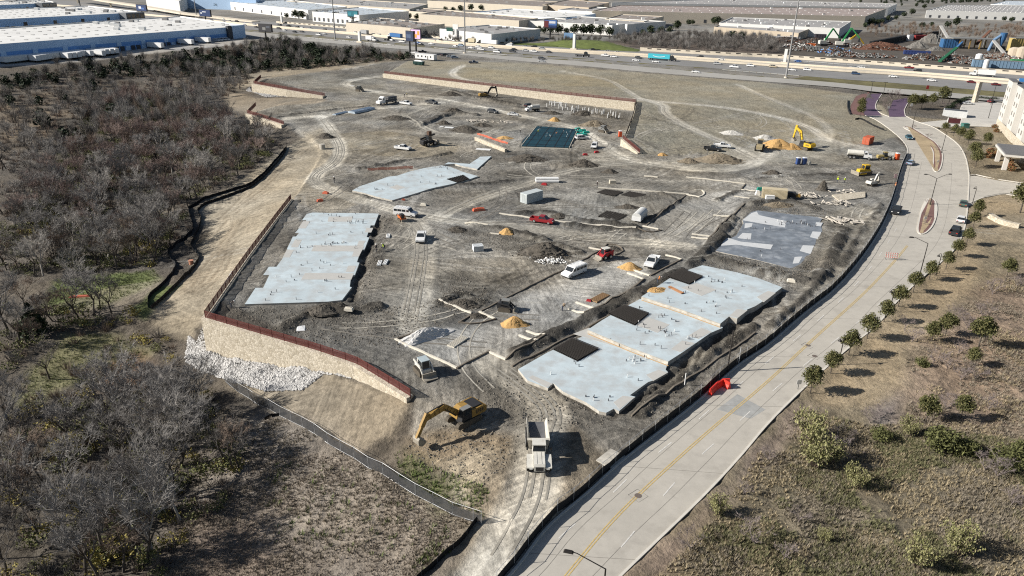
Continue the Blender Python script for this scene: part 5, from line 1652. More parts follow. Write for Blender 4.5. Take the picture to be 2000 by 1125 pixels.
def excavator(pos,front,label,body,sc=1.0,arm=None,boom=((1.3,2.1),(3.9,4.5),(7.3,3.9)),stick=(8.9,1.0),name='excavator',bucket_m=None,swing=0.0,cabm=None):
 r = machine(name,pos,front,label,'excavator',sc)
 arm = arm or body
 for s in (-1,1):
  part(r,'track',track_mesh(4.6,.62,.95),None,(0,s * 1.25,0))
 part(r,'undercarriage',MB().box(-1.2,1.2,-.95,.95,.35,.85).tube((0,0,.85),(0,0,1.12),.8,.8,12),M_MBLK)
 H = MB().side([(-2.9,1.12),(-3.0,1.5),(-2.95,2.25),(-2.6,2.45),(.2,2.4),(1.5,1.7),(1.6,1.12)],-1.45,.35)
 H.side([(-2.9,1.12),(-3.0,1.5),(-2.95,2.2),(-2.5,2.4),(-.4,2.4),(-.4,1.12)],.35,1.45)
 part(r,'engine_housing',H,body)
 part(r,'engine_cover',MB().box(-2.5,-.9,-1.1,1.1,2.44,2.56),M_MBLK)
 for i in range(4):
  part(r,'louver',MB().box(-2.55 + .38 * i,-2.35 + .38 * i,1.45,1.47,1.5,2.1),M_MBLK)
 cab = part(r,'cab',MB().frus((-.38,1.55,.42,1.43),(-.3,1.2,.5,1.38),1.15,2.95),cabm or M_MBLK)
 part(cab,'window',MB().box(.0,.95,1.415,1.45,1.95,2.75),M_GLASS)
 part(cab,'windscreen',MB().bar((1.5,.92,1.75),(1.26,.92,2.8),.8,.04,up=(1,0,0)),M_GLASS)
 part(cab,'cab_roof',MB().box(-.32,1.22,.48,1.4,2.95,3.02),body if cabm else M_MGRY)
 b = boom
 bm = MB()
 for (a,c),(t0,t1) in zip(zip(b[:-1],b[1:]),((.75,.95),(.95,.6))):
  n = 4
  for i in range(n):
   u0,u1 = i / n,(i + 1) / n
   bm.bar((a[0] + (c[0] - a[0]) * u0,-.05,a[1] + (c[1] - a[1]) * u0),(a[0] + (c[0] - a[0]) * (u1 + .06),-.05,a[1] + (c[1] - a[1]) * (u1 + .06)),.52,t0 + (t1 - t0) * (u0 + u1) / 2,up=(0,0,1))
 part(r,'boom',bm,arm)
 e = b[-1]
 st = MB()
 dx,dz = stick[0] - e[0],stick[1] - e[1]
 l = math.hypot(dx,dz)
 ux,uz = dx / l,dz / l
 st.bar((e[0] - ux * .9,-.05,e[1] - uz * .9),(e[0] + ux * l * .4,-.05,e[1] + uz * l * .4),.42,.72)
 st.bar((e[0] + ux * l * .4,-.05,e[1] + uz * l * .4),(stick[0],-.05,stick[1]),.40,.5)
 part(r,'stick',st,arm)
 cy = MB().tube((b[0][0] + .4,.28,b[0][1] - .3),(b[1][0] - .1,.28,b[1][1] - .35),.10,.07,8)
 part(r,'boom_cylinder',cy,M_MBLK)
 part(r,'boom_cylinder',MB().tube((b[0][0] + .4,-.38,b[0][1] - .3),(b[1][0] - .1,-.38,b[1][1] - .35),.10,.07,8),M_MBLK)
 part(r,'stick_cylinder',MB().tube((b[1][0],-.05,b[1][1] + .5),(e[0] - ux * .8,-.05,e[1] - uz * .8 + .15),.10,.07,8),M_MBLK)
 bk = MB().side([(0,.15),(.25,-.2),(.2,-.95),(-.35,-1.35),(-.95,-1.15),(-1.15,-.75),(-.55,-.35)],-.7,.7)
 part(r,'bucket',bk,bucket_m or M_BUCK,(stick[0],-.05,stick[1] + .1))
 part(r,'counterweight',MB().side([(-3.25,1.15),(-3.3,2.0),(-3.02,2.25),(-3.02,1.15)],-1.4,1.4),body)
 for s in (-1,1):
  part(r,'handrail',MB().tube((-.3,s * 1.4,2.4),(-.3,s * 1.4,2.8),.03,.03,5).tube((-.3,s * 1.4,2.8),(-2.2,s * 1.4,2.8),.03,.03,5).tube((-2.2,s * 1.4,2.8),(-2.2,s * 1.4,2.4),.03,.03,5),M_MBLK)
 return r
excavator((906,822),(823,880),'big yellow excavator in the foreground with its boom reaching left',M_CAT,.9,boom=((1.3,2.1),(3.7,4.0),(7.0,3.4)),stick=(8.5,.9))
excavator((1571,291),(1540,283),'yellow excavator with raised boom digging at the large sand pile',M_YEL2,1.0,boom=((1.3,2.1),(2.6,5.6),(4.6,6.6)),stick=(5.2,3.0))
excavator((947,191),(968,190),'small far yellow excavator with dark boom under the long wall',M_CAT,.9,arm=M_MBLK,boom=((1.3,2.1),(3.4,5.2),(6.0,5.0)),stick=(6.8,1.6))
excavator((1703,362),(1721,358),'white mini excavator with red base beside the street fence',M_MWHT,.62,arm=M_MWHT,boom=((1.3,2.1),(2.6,4.8),(3.6,5.0)),stick=(4.2,2.0),name='mini_excavator',cabm=M_MWHT)

def dump_truck(pos,front,label):
 r = machine('dump_truck',pos,front,label,'dump truck',.92)
 wm = wheel_mesh(.88,.70)
 for x in (3.2,-1.9,-3.7):
  for s in (-1,1):
   part(r,'wheel',wm,None,(x,s * 1.25,.88))
 part(r,'chassis',MB().box(-4.6,1.0,-.5,.5,.9,1.45).box(1.2,4.7,-.6,.6,.8,1.4).tube((1.0,0,1.15),(1.25,0,1.15),.45,.45,8),M_MBLK)
 h = part(r,'hood',MB().side([(2.5,1.3),(2.5,2.35),(4.75,2.05),(4.95,1.75),(4.95,1.05),(2.5,1.05)],-.72,.72),M_MWHT)
 part(h,'grille',MB().box(4.94,4.98,-.5,.5,1.15,1.7),M_MBLK)
 for s in (-1,1):
  part(h,'hood_seam',MB().bar((2.6,s * .3,2.345),(4.7,s * .3,2.07),.04,.02),M_MGRY)
  part(r,'fender',MB().side([(2.2,1.75),(2.5,1.95),(3.9,1.95),(4.2,1.7),(4.9,1.6),(4.9,1.45),(2.2,1.45)],s * 1.18 - .42,s * 1.18 + .42),M_MWHT)
  part(r,'headlight',MB().box(4.88,4.94,s * 1.1 - .2,s * 1.1 + .2,1.3,1.5),M_HEAD)
  part(r,'mirror',MB().box(2.3,2.4,s * 1.55 - .12,s * 1.55 + .12,2.5,2.95),M_MBLK)
 cab = part(r,'cab',MB().box(1.15,2.55,-.85,.85,1.4,2.45),M_MWHT)
 part(cab,'window',MB().frus((1.17,2.55,-.83,.83),(1.2,2.35,-.78,.78),2.45,3.28),M_GLASS)
 part(cab,'cab_roof',MB().box(1.05,2.5,-.88,.88,3.28,3.42),M_MWHT)
 for x in (1.18,2.46):
  for s in (-1,1):
   part(cab,'pillar',MB().bar((x,s * .84,2.45),(min(x,2.36),s * .79,3.3),.09,.09),M_MWHT)
 bed = part(r,'dump_bed',MB().add([(-4.9,-1.25,1.75),(.7,-1.25,1.5),(.7,1.25,1.5),(-4.9,1.25,1.75),(-5.0,-1.5,2.6),(.95,-1.5,3.1),(.95,1.5,3.1),(-5.0,1.5,2.6),(-4.9,-1.12,1.95),(.45,-1.12,1.75),(.45,1.12,1.75),(-4.9,1.12,1.95),(-5.0,-1.38,2.6),(.8,-1.38,3.05),(.8,1.38,3.05),(-5.0,1.38,2.6)],
  [(0,3,2,1),(0,1,5,4),(1,2,6,5),(2,3,7,6),(8,9,10,11),(8,12,13,9),(9,13,14,10),(10,14,15,11),(4,5,13,12),(5,6,14,13),(6,7,15,14),(0,4,12,8),(3,11,15,7),(0,8,11,3)]),[mat('dusty bed paint',(.56,.52,.44),.7,.15,1.2)])
 part(bed,'bed_liner',MB().add([(-4.9,-1.1,1.965),(.44,-1.1,1.765),(.44,1.1,1.765),(-4.9,1.1,1.965)],[(0,1,2,3)]),mat('worn bed floor',(.13,.13,.135),.6,.2,1.5))
 part(bed,'headboard',MB().bar((.85,-1.5,3.1),(.85,1.5,3.1),.5,.12),MATS['dusty bed paint'])
 return r
dump_truck((1050,888),(1053,930),'white articulated dump truck facing the camera on the haul road')

def skid_steer(pos,front,label,body,sc=1.0,tracks=True,roof=None,attach='bucket'):
 r = machine('skid_steer',pos,front,label,'skid steer',sc)
 if tracks:
  for s in (-1,1):
   part(r,'track',track_mesh(2.3,.40,.75),None,(-.1,s * .82,0))
 else:
  wm = wheel_mesh(.42,.30)
  for x in (-.65,.65):
   for s in (-1,1):
    part(r,'wheel',wm,None,(x,s * .78,.42))
 part(r,'body',MB().side([(-1.45,.45),(-1.5,1.25),(-1.2,1.5),(-.5,1.55),(-.4,1.0),(1.0,.95),(1.05,.4)],-.62,.62),body)
 cab = part(r,'cab',MB().frus((-.75,.75,-.55,.55),(-.6,.6,-.5,.5),1.0,2.0),M_GLASS)
 part(cab,'cab_roof',MB().box(-.72,.72,-.58,.58,2.0,2.1),roof or M_MGRY)
 for s in (-1,1):
  part(cab,'pillar',MB().bar((.74,s * .55,1.0),(.6,s * .5,2.0),.09,.09).bar((-.74,s * .55,1.0),(-.6,s * .5,2.0),.12,.12),body)
  part(r,'lift_arm',MB().bar((-1.35,s * .78,1.55),(.6,s * .78,1.35),.14,.24).bar((.6,s * .78,1.35),(1.55,s * .78,.45),.14,.22),body)
 if attach == 'bucket':
  part(r,'bucket',MB().side([(1.45,.1),(1.5,.75),(1.7,.8),(1.75,.3),(2.3,.12),(2.3,.05)],-.95,.95),M_BUCK)
 else:
  part(r,'auger',MB().box(1.5,1.7,-.6,.6,.3,.8).box(1.7,2.9,-.5,-.38,.2,.3).box(1.7,2.9,.38,.5,.2,.3),M_MBLK)
 return r
skid_steer((828,728),(836,738),'red and white skid steer on the dark mud at front left',M_MWHT,1.15,True,mat('pale cab roof',(.40,.46,.48),.5))
skid_steer((988,606),(1006,608),'dark skid steer loader on the pale lane behind the curved form',M_MBLK,1.0,True,M_MGRY)
skid_steer((1182,504),(1168,508),'red skid steer next to the oval form',M_MRED,1.1,False,M_MWHT)
skid_steer((1178,258),(1186,260),'grey skid steer left of the orange toilet',M_MGRY,1.2)
skid_steer((702,178),(708,179),'small dark skid steer alone on the far left pad',M_MBLK,1.2)

def dozer(pos,front,label):
 r = machine('bulldozer',pos,front,label,'bulldozer')
 for s in (-1,1):
  part(r,'track',track_mesh(4.2,.6,1.05),None,(-.3,s * 1.05,0))
 part(r,'body',MB().side([(-2.2,.7),(-2.25,1.5),(-1.9,1.7),(-.6,1.7),(-.5,1.85),(1.7,1.75),(1.85,.7)],-.72,.72),M_YEL2)
 cab = part(r,'cab',MB().frus((-1.7,.1,-.72,.72),(-1.6,-.1,-.66,.66),1.75,2.9),M_GLASS)
 part(cab,'cab_roof',MB().box(-1.8,.15,-.8,.8,2.9,3.05),M_YEL2)
 for x in (-1.68,.05):
  for s in (-1,1):
   part(cab,'pillar',MB().box(x - .07,x + .07,s * .68 - .06,s * .68 + .06,1.7,2.9),M_YEL2)
 part(r,'exhaust',MB().tube((1.1,.3,1.8),(1.1,.3,2.6),.08,.08,7),M_MBLK)
 part(r,'blade',MB().side([(2.5,.1),(2.65,.5),(2.6,.95),(2.75,1.3),(2.85,1.3),(2.75,.5),(2.75,.1)],-1.8,1.8),M_BUCK)
 for s in (-1,1):
  part(r,'push_arm',MB().bar((-.3,s * 1.45,.6),(2.55,s * 1.45,.5),.16,.22),M_YEL2)
 part(r,'ripper',MB().box(-3.0,-2.2,-.6,.6,.6,1.1).box(-3.0,-2.85,-.1,.1,.1,.7),M_MBLK)
 return r
dozer((1684,341),(1655,343),'yellow bulldozer facing left on the dark strip near the street')
def loader(pos,front,label,body,sc=1.0,name='wheel_loader'):
 r = machine(name,pos,front,label,'loader',sc)
 wm = wheel_mesh(.75,.55)
 for x in (-1.5,1.5):
  for s in (-1,1):
   part(r,'wheel',wm,None,(x,s * 1.0,.75))
 part(r,'body',MB().side([(-3.2,.8),(-3.25,1.7),(-2.9,1.95),(-.8,2.0),(-.7,1.3),(1.9,1.2),(2.0,.7)],-.85,.85),body)
 cab = part(r,'cab',MB().frus((-.85,.75,-.72,.72),(-.75,.55,-.66,.66),1.6,3.1),M_GLASS)
 part(cab,'cab_roof',MB().box(-.9,.75,-.8,.8,3.1,3.25),body)
 for s in (-1,1):
  part(r,'lift_arm',MB().bar((.9,s * .5,1.7),(3.0,s * .5,.7),.18,.3),body)
 part(r,'bucket',MB().side([(2.8,.1),(2.9,1.1),(3.2,1.3),(3.3,.5),(4.1,.15),(4.1,.05)],-1.35,1.35),M_BUCK)
 return r
loader((1483,293),(1486,285),'tan loader left of the large sand pile',mat('tan machine',(.33,.27,.16),.6,.15,1.5),1.15)
loader((1727,312),(1738,312),'dull yellow loader left of the orange toilet by the street',mat('dull yellow machine',(.36,.28,.11),.6,.15,1.5),.8)
tel = loader((838,284),(852,281),'dark telehandler beside the white pickup with blue load',M_MBLK,1.1,'telehandler')
part(tel,'boom',MB().bar((-2.8,.9,2.2),(3.4,.9,2.9),.35,.45),M_MBLK)
part(tel,'mast',MB().box(-.4,.8,-.5,.5,3.1,4.4),mat('dark rust machine',(.10,.06,.04),.8))
comp = skid_steer((785,431),(790,434),'orange trencher in front of the white van',M_ORG,.8,True,M_MBLK)

wt = machine('water_truck',(1677,310),(1694,312),'white water tank truck on the pale upper yard','truck')
part(wt,'chassis',MB().box(-3.6,3.6,-.45,.45,.6,.95),M_MBLK)
tk = MB()
prof = [(-1.15 + 2.3 * i / 8,1.0) for i in range(9)]
n = 12
vs,fs = [],[]
for x in (-3.6,1.1):
 for i in range(n):
  a = 2 * math.pi * i / n
  vs.append((x,1.15 * math.cos(a) if abs(math.cos(a)) > .2 else 1.15 * math.cos(a),1.95 + .92 * math.sin(a)))
fs = [(i,(i + 1) % n,n + (i + 1) % n,n + i)[::-1] for i in range(n)] + [tuple(range(n)),tuple(range(2 * n - 1,n - 1,-1))]
part(wt,'tank',MB().add(vs,fs),M_MWHT)
part(wt,'cab',MB().side([(1.3,.7),(1.3,2.5),(2.3,2.5),(2.7,1.75),(3.7,1.6),(3.75,.7)],-1.05,1.05),M_WP)
part(wt,'windscreen',MB().bar((2.36,0,2.4),(2.72,0,1.82),1.8,.04,up=(1,0,0)),M_GLASS)
for s in (-1,1):
 part(wt,'side_window',MB().box(1.45,2.2,s * 1.055 - .01,s * 1.055 + .01,1.75,2.35),M_GLASS)
wm5 = wheel_mesh(.5,.4)
for x in (2.9,-1.6,-2.8):
 for s in (-1,1):
  part(wt,'wheel',wm5,None,(x,s * .92,.5))
ut = machine('utility_truck',(1040,218),(1026,219),'white utility truck with tank bed under the long wall','truck')
part(ut,'chassis',MB().box(-3.2,3.2,-.45,.45,.6,.95),M_MBLK)
part(ut,'tank',MB().tube((-3.1,0,1.95),(.6,0,1.95),1.0,1.0,12),M_MWHT)
part(ut,'cab',MB().side([(.9,.7),(.9,2.4),(1.9,2.4),(2.3,1.65),(3.2,1.5),(3.25,.7)],-1.0,1.0),M_WP)
part(ut,'windscreen',MB().bar((1.96,0,2.3),(2.32,0,1.72),1.7,.04,up=(1,0,0)),M_GLASS)
for x in (2.5,-1.4,-2.4):
 for s in (-1,1):
  part(ut,'wheel',wm5,None,(x,s * .9,.5))
lp,la = place2((776,199),(748,204))
pt = lorry(0,0,None,False,'white flatbed truck stacked high with dark pipe at the far left pad',M_MGRY,car_paint('white'),7.0,'pipe_truck',flat=True,rz=la,loc=lp)
for i in range(4):
 for k in range(3):
  part(pt,'pipe',MB().tube((-3.2,-.9 + i * .6,1.5 + k * .58),(2.9 - .4 * k,-.9 + i * .6,1.5 + k * .58),.28,.28,8),[M_MGRY,M_PIPED][(i + k) % 2])

# ---------------------------------------------------------------- containers,toilets,tanks,stacks
def container(pos,front,label,m,L=6.06,doors_at=-1,roofm=None,W=2.44,H=2.59):
 p,q = gp(*pos),gp(*front)
 r = link('shipping_container',None,loc=p,rz=math.atan2(q[1] - p[1],q[0] - p[0]),label=label,cat='container')
 mb = MB()
 n = int(L / .28)
 for s in (-1,1):
  for i in range(n):
   x = -L / 2 + .12 + (L - .24) * (i + .5) / n
   mb.box(x - .07,x + .07,s * W / 2 - .02,s * W / 2 + .02,.25,H - .15)
 core = MB().box(-L / 2,L / 2,-W / 2 + .02,W / 2 - .02,.12,H)
 part(r,'shell',core,m)
 part(r,'side_ribs',mb,m)['kind'] = 'stuff'
 part(r,'roof',MB().box(-L / 2 - .01,L / 2 + .01,-W / 2 - .02,W / 2 + .02,H,H + .05),roofm or m)
 for s in (-1,1):
  d = part(r,'door',MB().box(-.03,.03,-W / 4 + .05,W / 4 - .05,.25,H - .12),m,(doors_at * (L / 2 + .02),s * W / 4,0))
  for u in (-.25,.25):
   part(d,'lock_bar',MB().tube((doors_at * .05,u,.3),(doors_at * .05,u,H - .2),.025,.025,5),M_MGRY)
 return r
container((1038,393),(1052,389),'pale grey shipping container in the pale central yard',mat('pale container',(.50,.54,.54),.6,.08,1,stain=((.35,.30,.25),.9,.62,.85)),6.06)
container((1511,387),(1532,389),'tan shipping container beside the generator',mat('tan container',(.55,.47,.32),.65,.08),6.4,-1)
container((1694,281),(1702,277),'orange shipping container near the street bend',mat('orange container',(.50,.115,.055),.65,.1),5.0,-1)
cr = link('corrugated_crate',None,loc=gp(933,489),rz=.25,label='small grey corrugated crate on bare ground left of the dark pile',cat='crate')
part(cr,'crate_body',MB().box(-1.0,1.0,-.9,.9,0,1.2),mat('crate grey',(.42,.44,.45),.6))
for i in range(9):
 part(cr,'rib',MB().box(-1.02 + i * .25,-.9 + i * .25,-.94,.94,.05,1.24),mat('crate light',(.58,.60,.61),.6))
cr2 = link('utility_box',MB().box(-.9,.9,-.7,.7,0,.12).box(-.85,.85,-.65,.65,.12,.95).mesh('utility_box',mat('cream box',(.52,.47,.38),.7)),loc=gp(1196,358),rz=.1,label='cream utility box standing on the graded lane',cat='box')
p,q = gp(1240,437),gp(1257,420)
tr_ = link('enclosed_trailer',None,loc=((p[0] + q[0]) / 2,(p[1] + q[1]) / 2,ht((p[0] + q[0]) / 2,(p[1] + q[1]) / 2)),rz=math.atan2(q[1] - p[1],q[0] - p[0]),label='white tank trailer with rounded top at the corner of the form boards',cat='trailer')
vs = []
n = 10
for x in (-2.9,2.9):
 vs += [(x,-1.15,.5)] + [(x,-1.15 * math.cos(math.pi * i / n),1.45 + .95 * math.sin(math.pi * i / n)) for i in range(n + 1)] + [(x,1.15,.5)]
k = n + 3
part(tr_,'body',MB().add(vs,[(i,(i + 1) % k,k + (i + 1) % k,k + i) for i in range(k)] + [tuple(range(k - 1,-1,-1)),tuple(range(k,2 * k))]),mat('dull white tank',(.60,.60,.58),.55,.1))
part(tr_,'end_panel',MB().box(-2.96,-2.9,-1.1,1.1,.5,1.5),M_WP)
for s in (-1,1):
 for x in (-.6,.5):
  part(tr_,'wheel',wheel_mesh(.38,.25),None,(x,s * 1.05,.38))
def toilet(px,py,label,m,rz=.1):
 r = link('portable_toilet',None,loc=gp(px,py),rz=rz,label=label,cat='toilet',group='portable toilets')
 part(r,'cabin',MB().frus((-.58,.58,-.58,.58),(-.54,.54,-.54,.54),.1,2.1),m)
 part(r,'roof',MB().frus((-.6,.6,-.6,.6),(-.4,.4,-.45,.45),2.1,2.32),mat('toilet roof',(.66,.67,.68),.5))
 part(r,'door',MB().box(-.36,.36,-.62,-.56,.2,1.95),m)
 part(r,'skid',MB().box(-.65,.65,-.6,.6,0,.1),M_MBLK)
 part(r,'vent_pipe',MB().tube((.4,.4,2.1),(.4,.4,2.55),.05,.05,6),M_MBLK)
M_TBLUE = mat('toilet blue',(.035,.07,.20),.5,.08)
M_TORG = mat('toilet orange',(.66,.10,.03),.5,.08)
toilet(1558,321,'dark blue portable toilet, left of the pair',M_TBLUE)
toilet(1570,321,'dark blue portable toilet, right of the pair',M_TBLUE)
toilet(1751,312,'orange portable toilet beside the street fence',M_TORG)
toilet(1211,267,'orange portable toilet at the foot of the dark fence',M_TORG)
link('wash_station',MB().box(-.3,.3,-.3,.3,0,1.0).tube((0,0,1.0),(0,0,1.3),.2,.1,8).mesh('wash_station',M_MGRY),loc=gp(1581,322),label='small grey hand-wash station right of the blue toilets',cat='wash station')
gx = machine('generator',(1545,387),(1560,388),'dark generator trailer right of the tan container','generator')
part(gx,'housing',MB().box(-1.6,1.0,-.8,.8,.5,1.7),M_MBLK)
part(gx,'engine',MB().box(1.0,2.2,-.6,.6,.5,1.3),M_CAT)
for s in (-1,1):
 part(gx,'wheel',wheel_mesh(.35,.25),None,(-.2,s * .85,.35))
link('white_cabinet',MB().box(-1.1,1.1,-.6,.6,.1,1.25).box(-1.15,1.15,-.65,.65,1.25,1.32).mesh('white_cabinet',M_WP),loc=gp(1503,391),rz=-.1,label='white cabinet against the front of the tan container',cat='cabinet')
link('bulk_bag',MB().frus((-.6,.6,-.5,.5),(-.35,.35,-.3,.3),0,1.3).mesh('bulk_bag',M_WP),loc=gp(1479,381),label='white bulk bag left of the tan container',cat='bag')
link('green_tarp_bundle',MB().frus((-.9,.9,-.5,.5),(-.7,.7,-.3,.3),0,.9).mesh('green_tarp_bundle',mat('green tarp',(.02,.22,.16),.6)),loc=gp(1484,372),label='teal green tarp bundle behind the tan container',cat='tarp')
def stack(pos,end,n,rows,r,L,m,label,name='pipe_stack',cat='pipes',group='stacks of pipe and lumber',z=None):
 p,q = (gp(*pos),gp(*end)) if z is None else ((*pz(*pos,z),z),(*pz(*end,z),z))
 root = link(name,None,loc=p,rz=math.atan2(q[1] - p[1],q[0] - p[0]),label=label,cat=cat,group=group)
 me = MB().tube((-L / 2,0,0),(L / 2,0,0),r,r,7).mesh('pipe',m)
 for k in range(rows):
  for i in range(n - k):
   link('pipe',me,parent=root,loc=(0,(i + k / 2 - n / 2) * 2.05 * r,r + k * 1.75 * r))
M_PVC = mat('blue white pipe',(.50,.58,.66),.45,.06)
stack((698,219),(712,216),8,2,.24,7.5,M_PVC,'blue-white pipe stack at the far left pad, left one')
stack((715,215),(729,212),8,2,.24,7.0,M_PVC,'blue-white pipe stack at the far left pad, right one')
stack((664,222),(680,218),4,1,.22,8.0,M_PVC,'row of pale pipes lying left of the blue-white stacks')
stack((1068,355),(1082,355),3,2,.38,6.5,M_PIPEW,'white pipes stacked beside the haul road behind the container')
stack((893,668),(905,660),6,1,.12,4.0,M_FORM,'pale planks lying on the front compacted lane','plank_stack','lumber')
stack((1321,567),(1335,574),3,1,.12,3.5,mat('brown lumber',(.33,.16,.075),.8),'brown lumber on the highest slab tier','plank_stack','lumber',z=1.27)
mound(1283,566,2.0,1.3,.35,M_SAND,'thin heap of sawdust and offcuts on the highest slab tier',.3,.1,name='sawdust_heap',z=1.25)
stack((1170,582),(1182,575),6,1,.14,4.2,mat('plywood brown',(.36,.23,.12),.8),'brown planks beside the lane near a red can','plank_stack','lumber')
for a,b,c,d,lab in ((757,462,760,448,'pale boards lying crosswise near the trencher'),(740,515,746,500,'single pale board beside the long left slab'),(752,513,760,500,'crossed pale boards beside the long left slab')):
 stack((a,b),(c,d),3,1,.14,2.6,M_PIPEW,lab,'plank_stack','lumber')
for a,b,w,h,lab in ((872,249,5.5,2.4,'white sheet lying beside small dark piles'),(944,292,5,2.2,'white sheet below the short netted wall'),(688,168,2.6,1.2,'white sheet on the far left pad'),(1086,200,6,1.0,'white board pile behind the white pipe row'),(1145,289,0,0,'')):
 if w:
  link('white_sheet',MB().box(-w / 2,w / 2,-h / 2,h / 2,.02,.12).mesh('white_sheet',M_PIPEW),loc=gp(a,b),rz=-.2,label=lab,cat='sheet')
rr = random.Random(21)
for i in range(46):
 t = i / 45
 a,b = 1070 + 140 * t + rr.uniform(-3,3),207 + 21 * t + rr.uniform(-4,4)
 x,y,z = gp(a,b)
 link('riser_pipe',MB().tube((0,0,-.2),(0,0,1.6),.16,.16,7).mesh('riser_pipe',M_PIPEW) if i == 0 else bpy.data.meshes['riser_pipe'],loc=(x,y,z),sc=(1,1,rr.uniform(.7,1.25)),label=f'white riser pipe in the row below the long stone wall, {nth(i)} from the left',cat='pipe',group='row of white riser pipes')
for i,(a,b) in enumerate(((1131,258),(1138,256),(1145,260),(1133,264),(1141,265),(1128,253))):
 link('teal_bundle',MB().frus((-1.3,1.3,-.6,.6),(-1.1,1.1,-.45,.45),0,.7).mesh('teal_bundle',mat('teal wrap',(.02,.30,.24),.5,.25,1.5)),loc=gp(a,b),rz=.15 * i,label=f'teal wrapped bundle stacked beside the white suv, {nth(sorted((1131, 1138, 1145, 1133, 1141, 1128)).index(a))} from the left',cat='bundle',group='teal bundles beside the foundation')
for i,(a,b,n_,s_,lab) in enumerate(((1640,432,40,.7,'heap of broken concrete above the street-side bank, right one'),(1625,398,40,.6,'heap of broken pale slabs left of the stone bed'),(1575,384,34,.6,'tangle of pale lumber scrap right of the generator'),(925,237,30,.5,'scattered white debris among the far piles'),(985,240,26,.4,'scattered white offcuts left of the dark foundation'),(1655,376,14,.6,'small heap of pale slabs near the mini excavator'))):
 x,y,z = gp(a,b)
 rg = random.Random(i)
 mb = MB()
 for k in range(n_):
  u,v = rg.gauss(0,2.2),rg.gauss(0,1.2)
  an = rg.uniform(0,3.14)
  l = rg.uniform(.4,1.9) * s_
  mb.bar((u - l * math.cos(an),v - l * math.sin(an),.15 + rg.random() * .3),(u + l * math.cos(an),v + l * math.sin(an),.2 + rg.random() * .5),rg.uniform(.15,.6) * s_ * 1.4,.12)
 link('debris_heap',mb.mesh('debris_heap',mat('pale debris',(.55,.50,.43),.9,.25,1.5)),loc=(x,y,z),kind='stuff',label=lab,cat='debris')
sb = poly_z([(1625,380),(1690,374),(1690,385),(1640,392)],.3)
sheet(sb,-.2,.3,M_STONE,'stone_bed',label='low tan stone bed near the mini excavator',cat='stone bed')
M_RBAR = mat('red plastic',(.70,.045,.03),.45,.06)
bar_me = MB().side([(-.3,0),(-.3,.25),(-.14,.55),(-.12,.95),(.12,.95),(.14,.55),(.3,.25),(.3,0)],-.95,.95).mesh('barrier_body',M_RBAR)
RB = [gl((1386,772),(1398,760)),gl((1398,760),(1411,752)),gl((1411,752),(1424,752)),gl((1411,752),(1424,760))]
for i,((a,b),lab) in enumerate(zip(RB,('red plastic barrier at the near end of the group','red plastic barrier second from the near end','red plastic barrier at the far side of the group','red plastic barrier branching towards the road'))):
 x,y = (a[0] + b[0]) / 2,(a[1] + b[1]) / 2
 o = link('traffic_barrier',bar_me,loc=(x,y,max(ht(x,y),hz0(x,y)) + .02),rz=math.atan2(b[1] - a[1],b[0] - a[0]) - math.pi / 2,label=lab,cat='barrier',group='red plastic traffic barriers')
 o.scale = (1,math.dist(a,b) / 1.9,1.1)
p = gp(1740,508)
bc = link('barricade',None,loc=(p[0],p[1],hz0(p[0],p[1]) + .03),rz=-.25,label='striped road barricade of three pale boards standing in the street',cat='barricade')
M_BSTR = mat('barricade red',(.55,.16,.13),.6)
for k,z in enumerate((.55,.95,1.35)):
 bd = part(bc,'board',MB().box(-1.3,1.3,-.02,.02,z - .13,z + .13),M_WHITE_PAINT,(0,.15 * k - .15,0))
 for i in range(6):
  part(bd,'stripe',MB().box(-1.2 + i * .42,-1.02 + i * .42,-.026,-.02,z - .13,z + .13),M_BSTR)
for s in (-1,1):
 part(bc,'leg',MB().bar((s * 1.1,-.7,0),(s * 1.1,.7,0),.08,.08).bar((s * 1.1,-.1,0),(s * 1.1,.15,1.5),.07,.07),M_MGRY)
for a,b,s_,m_,lab in ((588,641,1,M_WP,'white sign board leaning in the mud by the front wall'),(681,606,1,M_FORM,'pale frame lying near the long left slab'),(935,411,1,M_ORNET,'orange plastic heap on the dark ridge'),(1063,361,1,M_MRED,'red tool box left of the white pipes'),(1143,303,1,M_MRED,'red tool box below the dark foundation'),(1165,298,1,M_MRED,'red barrier piece in front of the white suv'),(625,393,1,M_ORNET,'orange net bundle beside the curving haul road'),
       (636,378,1,M_ORNET,'small orange net bundle at the haul road bend'),(1150,588,.6,M_MRED,'red fuel can at the end of brown planks'),(788,391,.6,M_ORNET,'orange marker beside the middle slab'),(827,401,1,M_FORM,'pale board stack near the white van'),(1545,550,1,M_FORM,'pale boards at the right end of the highest slab')):
 x,y,z = gp(a,b)
 rg = random.Random(int(a))
 big = {'orange plastic heap on the dark ridge': (1.6,.7,.6),'white sign board leaning in the mud by the front wall': (.7,1.0,.08)}.get(lab,(.8 * s_,.5 * s_,.5 * s_))
 mb = MB().frus((-big[0],big[0],-big[1],big[1]),(-big[0] * .8,big[0] * .85,-big[1] * .8,big[1] * .75),0,big[2])
 mb.box(-big[0] * .3,big[0] * .5,-big[1] * .4,big[1] * .3,big[2],big[2] * 1.25)
 link({M_WP: 'sign_board',M_FORM: 'board_stack',M_ORNET: 'net_bundle',M_MRED: 'tool_box'}[m_],mb.mesh('oddment',m_),loc=(x,y,z),rz=rg.uniform(-.5,.5),label=lab,cat={M_WP: 'sign',M_FORM: 'boards',M_ORNET: 'netting',M_MRED: 'box'}[m_])
ot = machine('office_trailer',(832,117),(852,119),'long white site office trailer near the highway','trailer')
part(ot,'trailer_body',MB().box(-7.5,7.5,-1.6,1.6,.6,3.5),M_WP)
part(ot,'roof',MB().box(-7.6,7.6,-1.7,1.7,3.5,3.65),M_PIPEW)
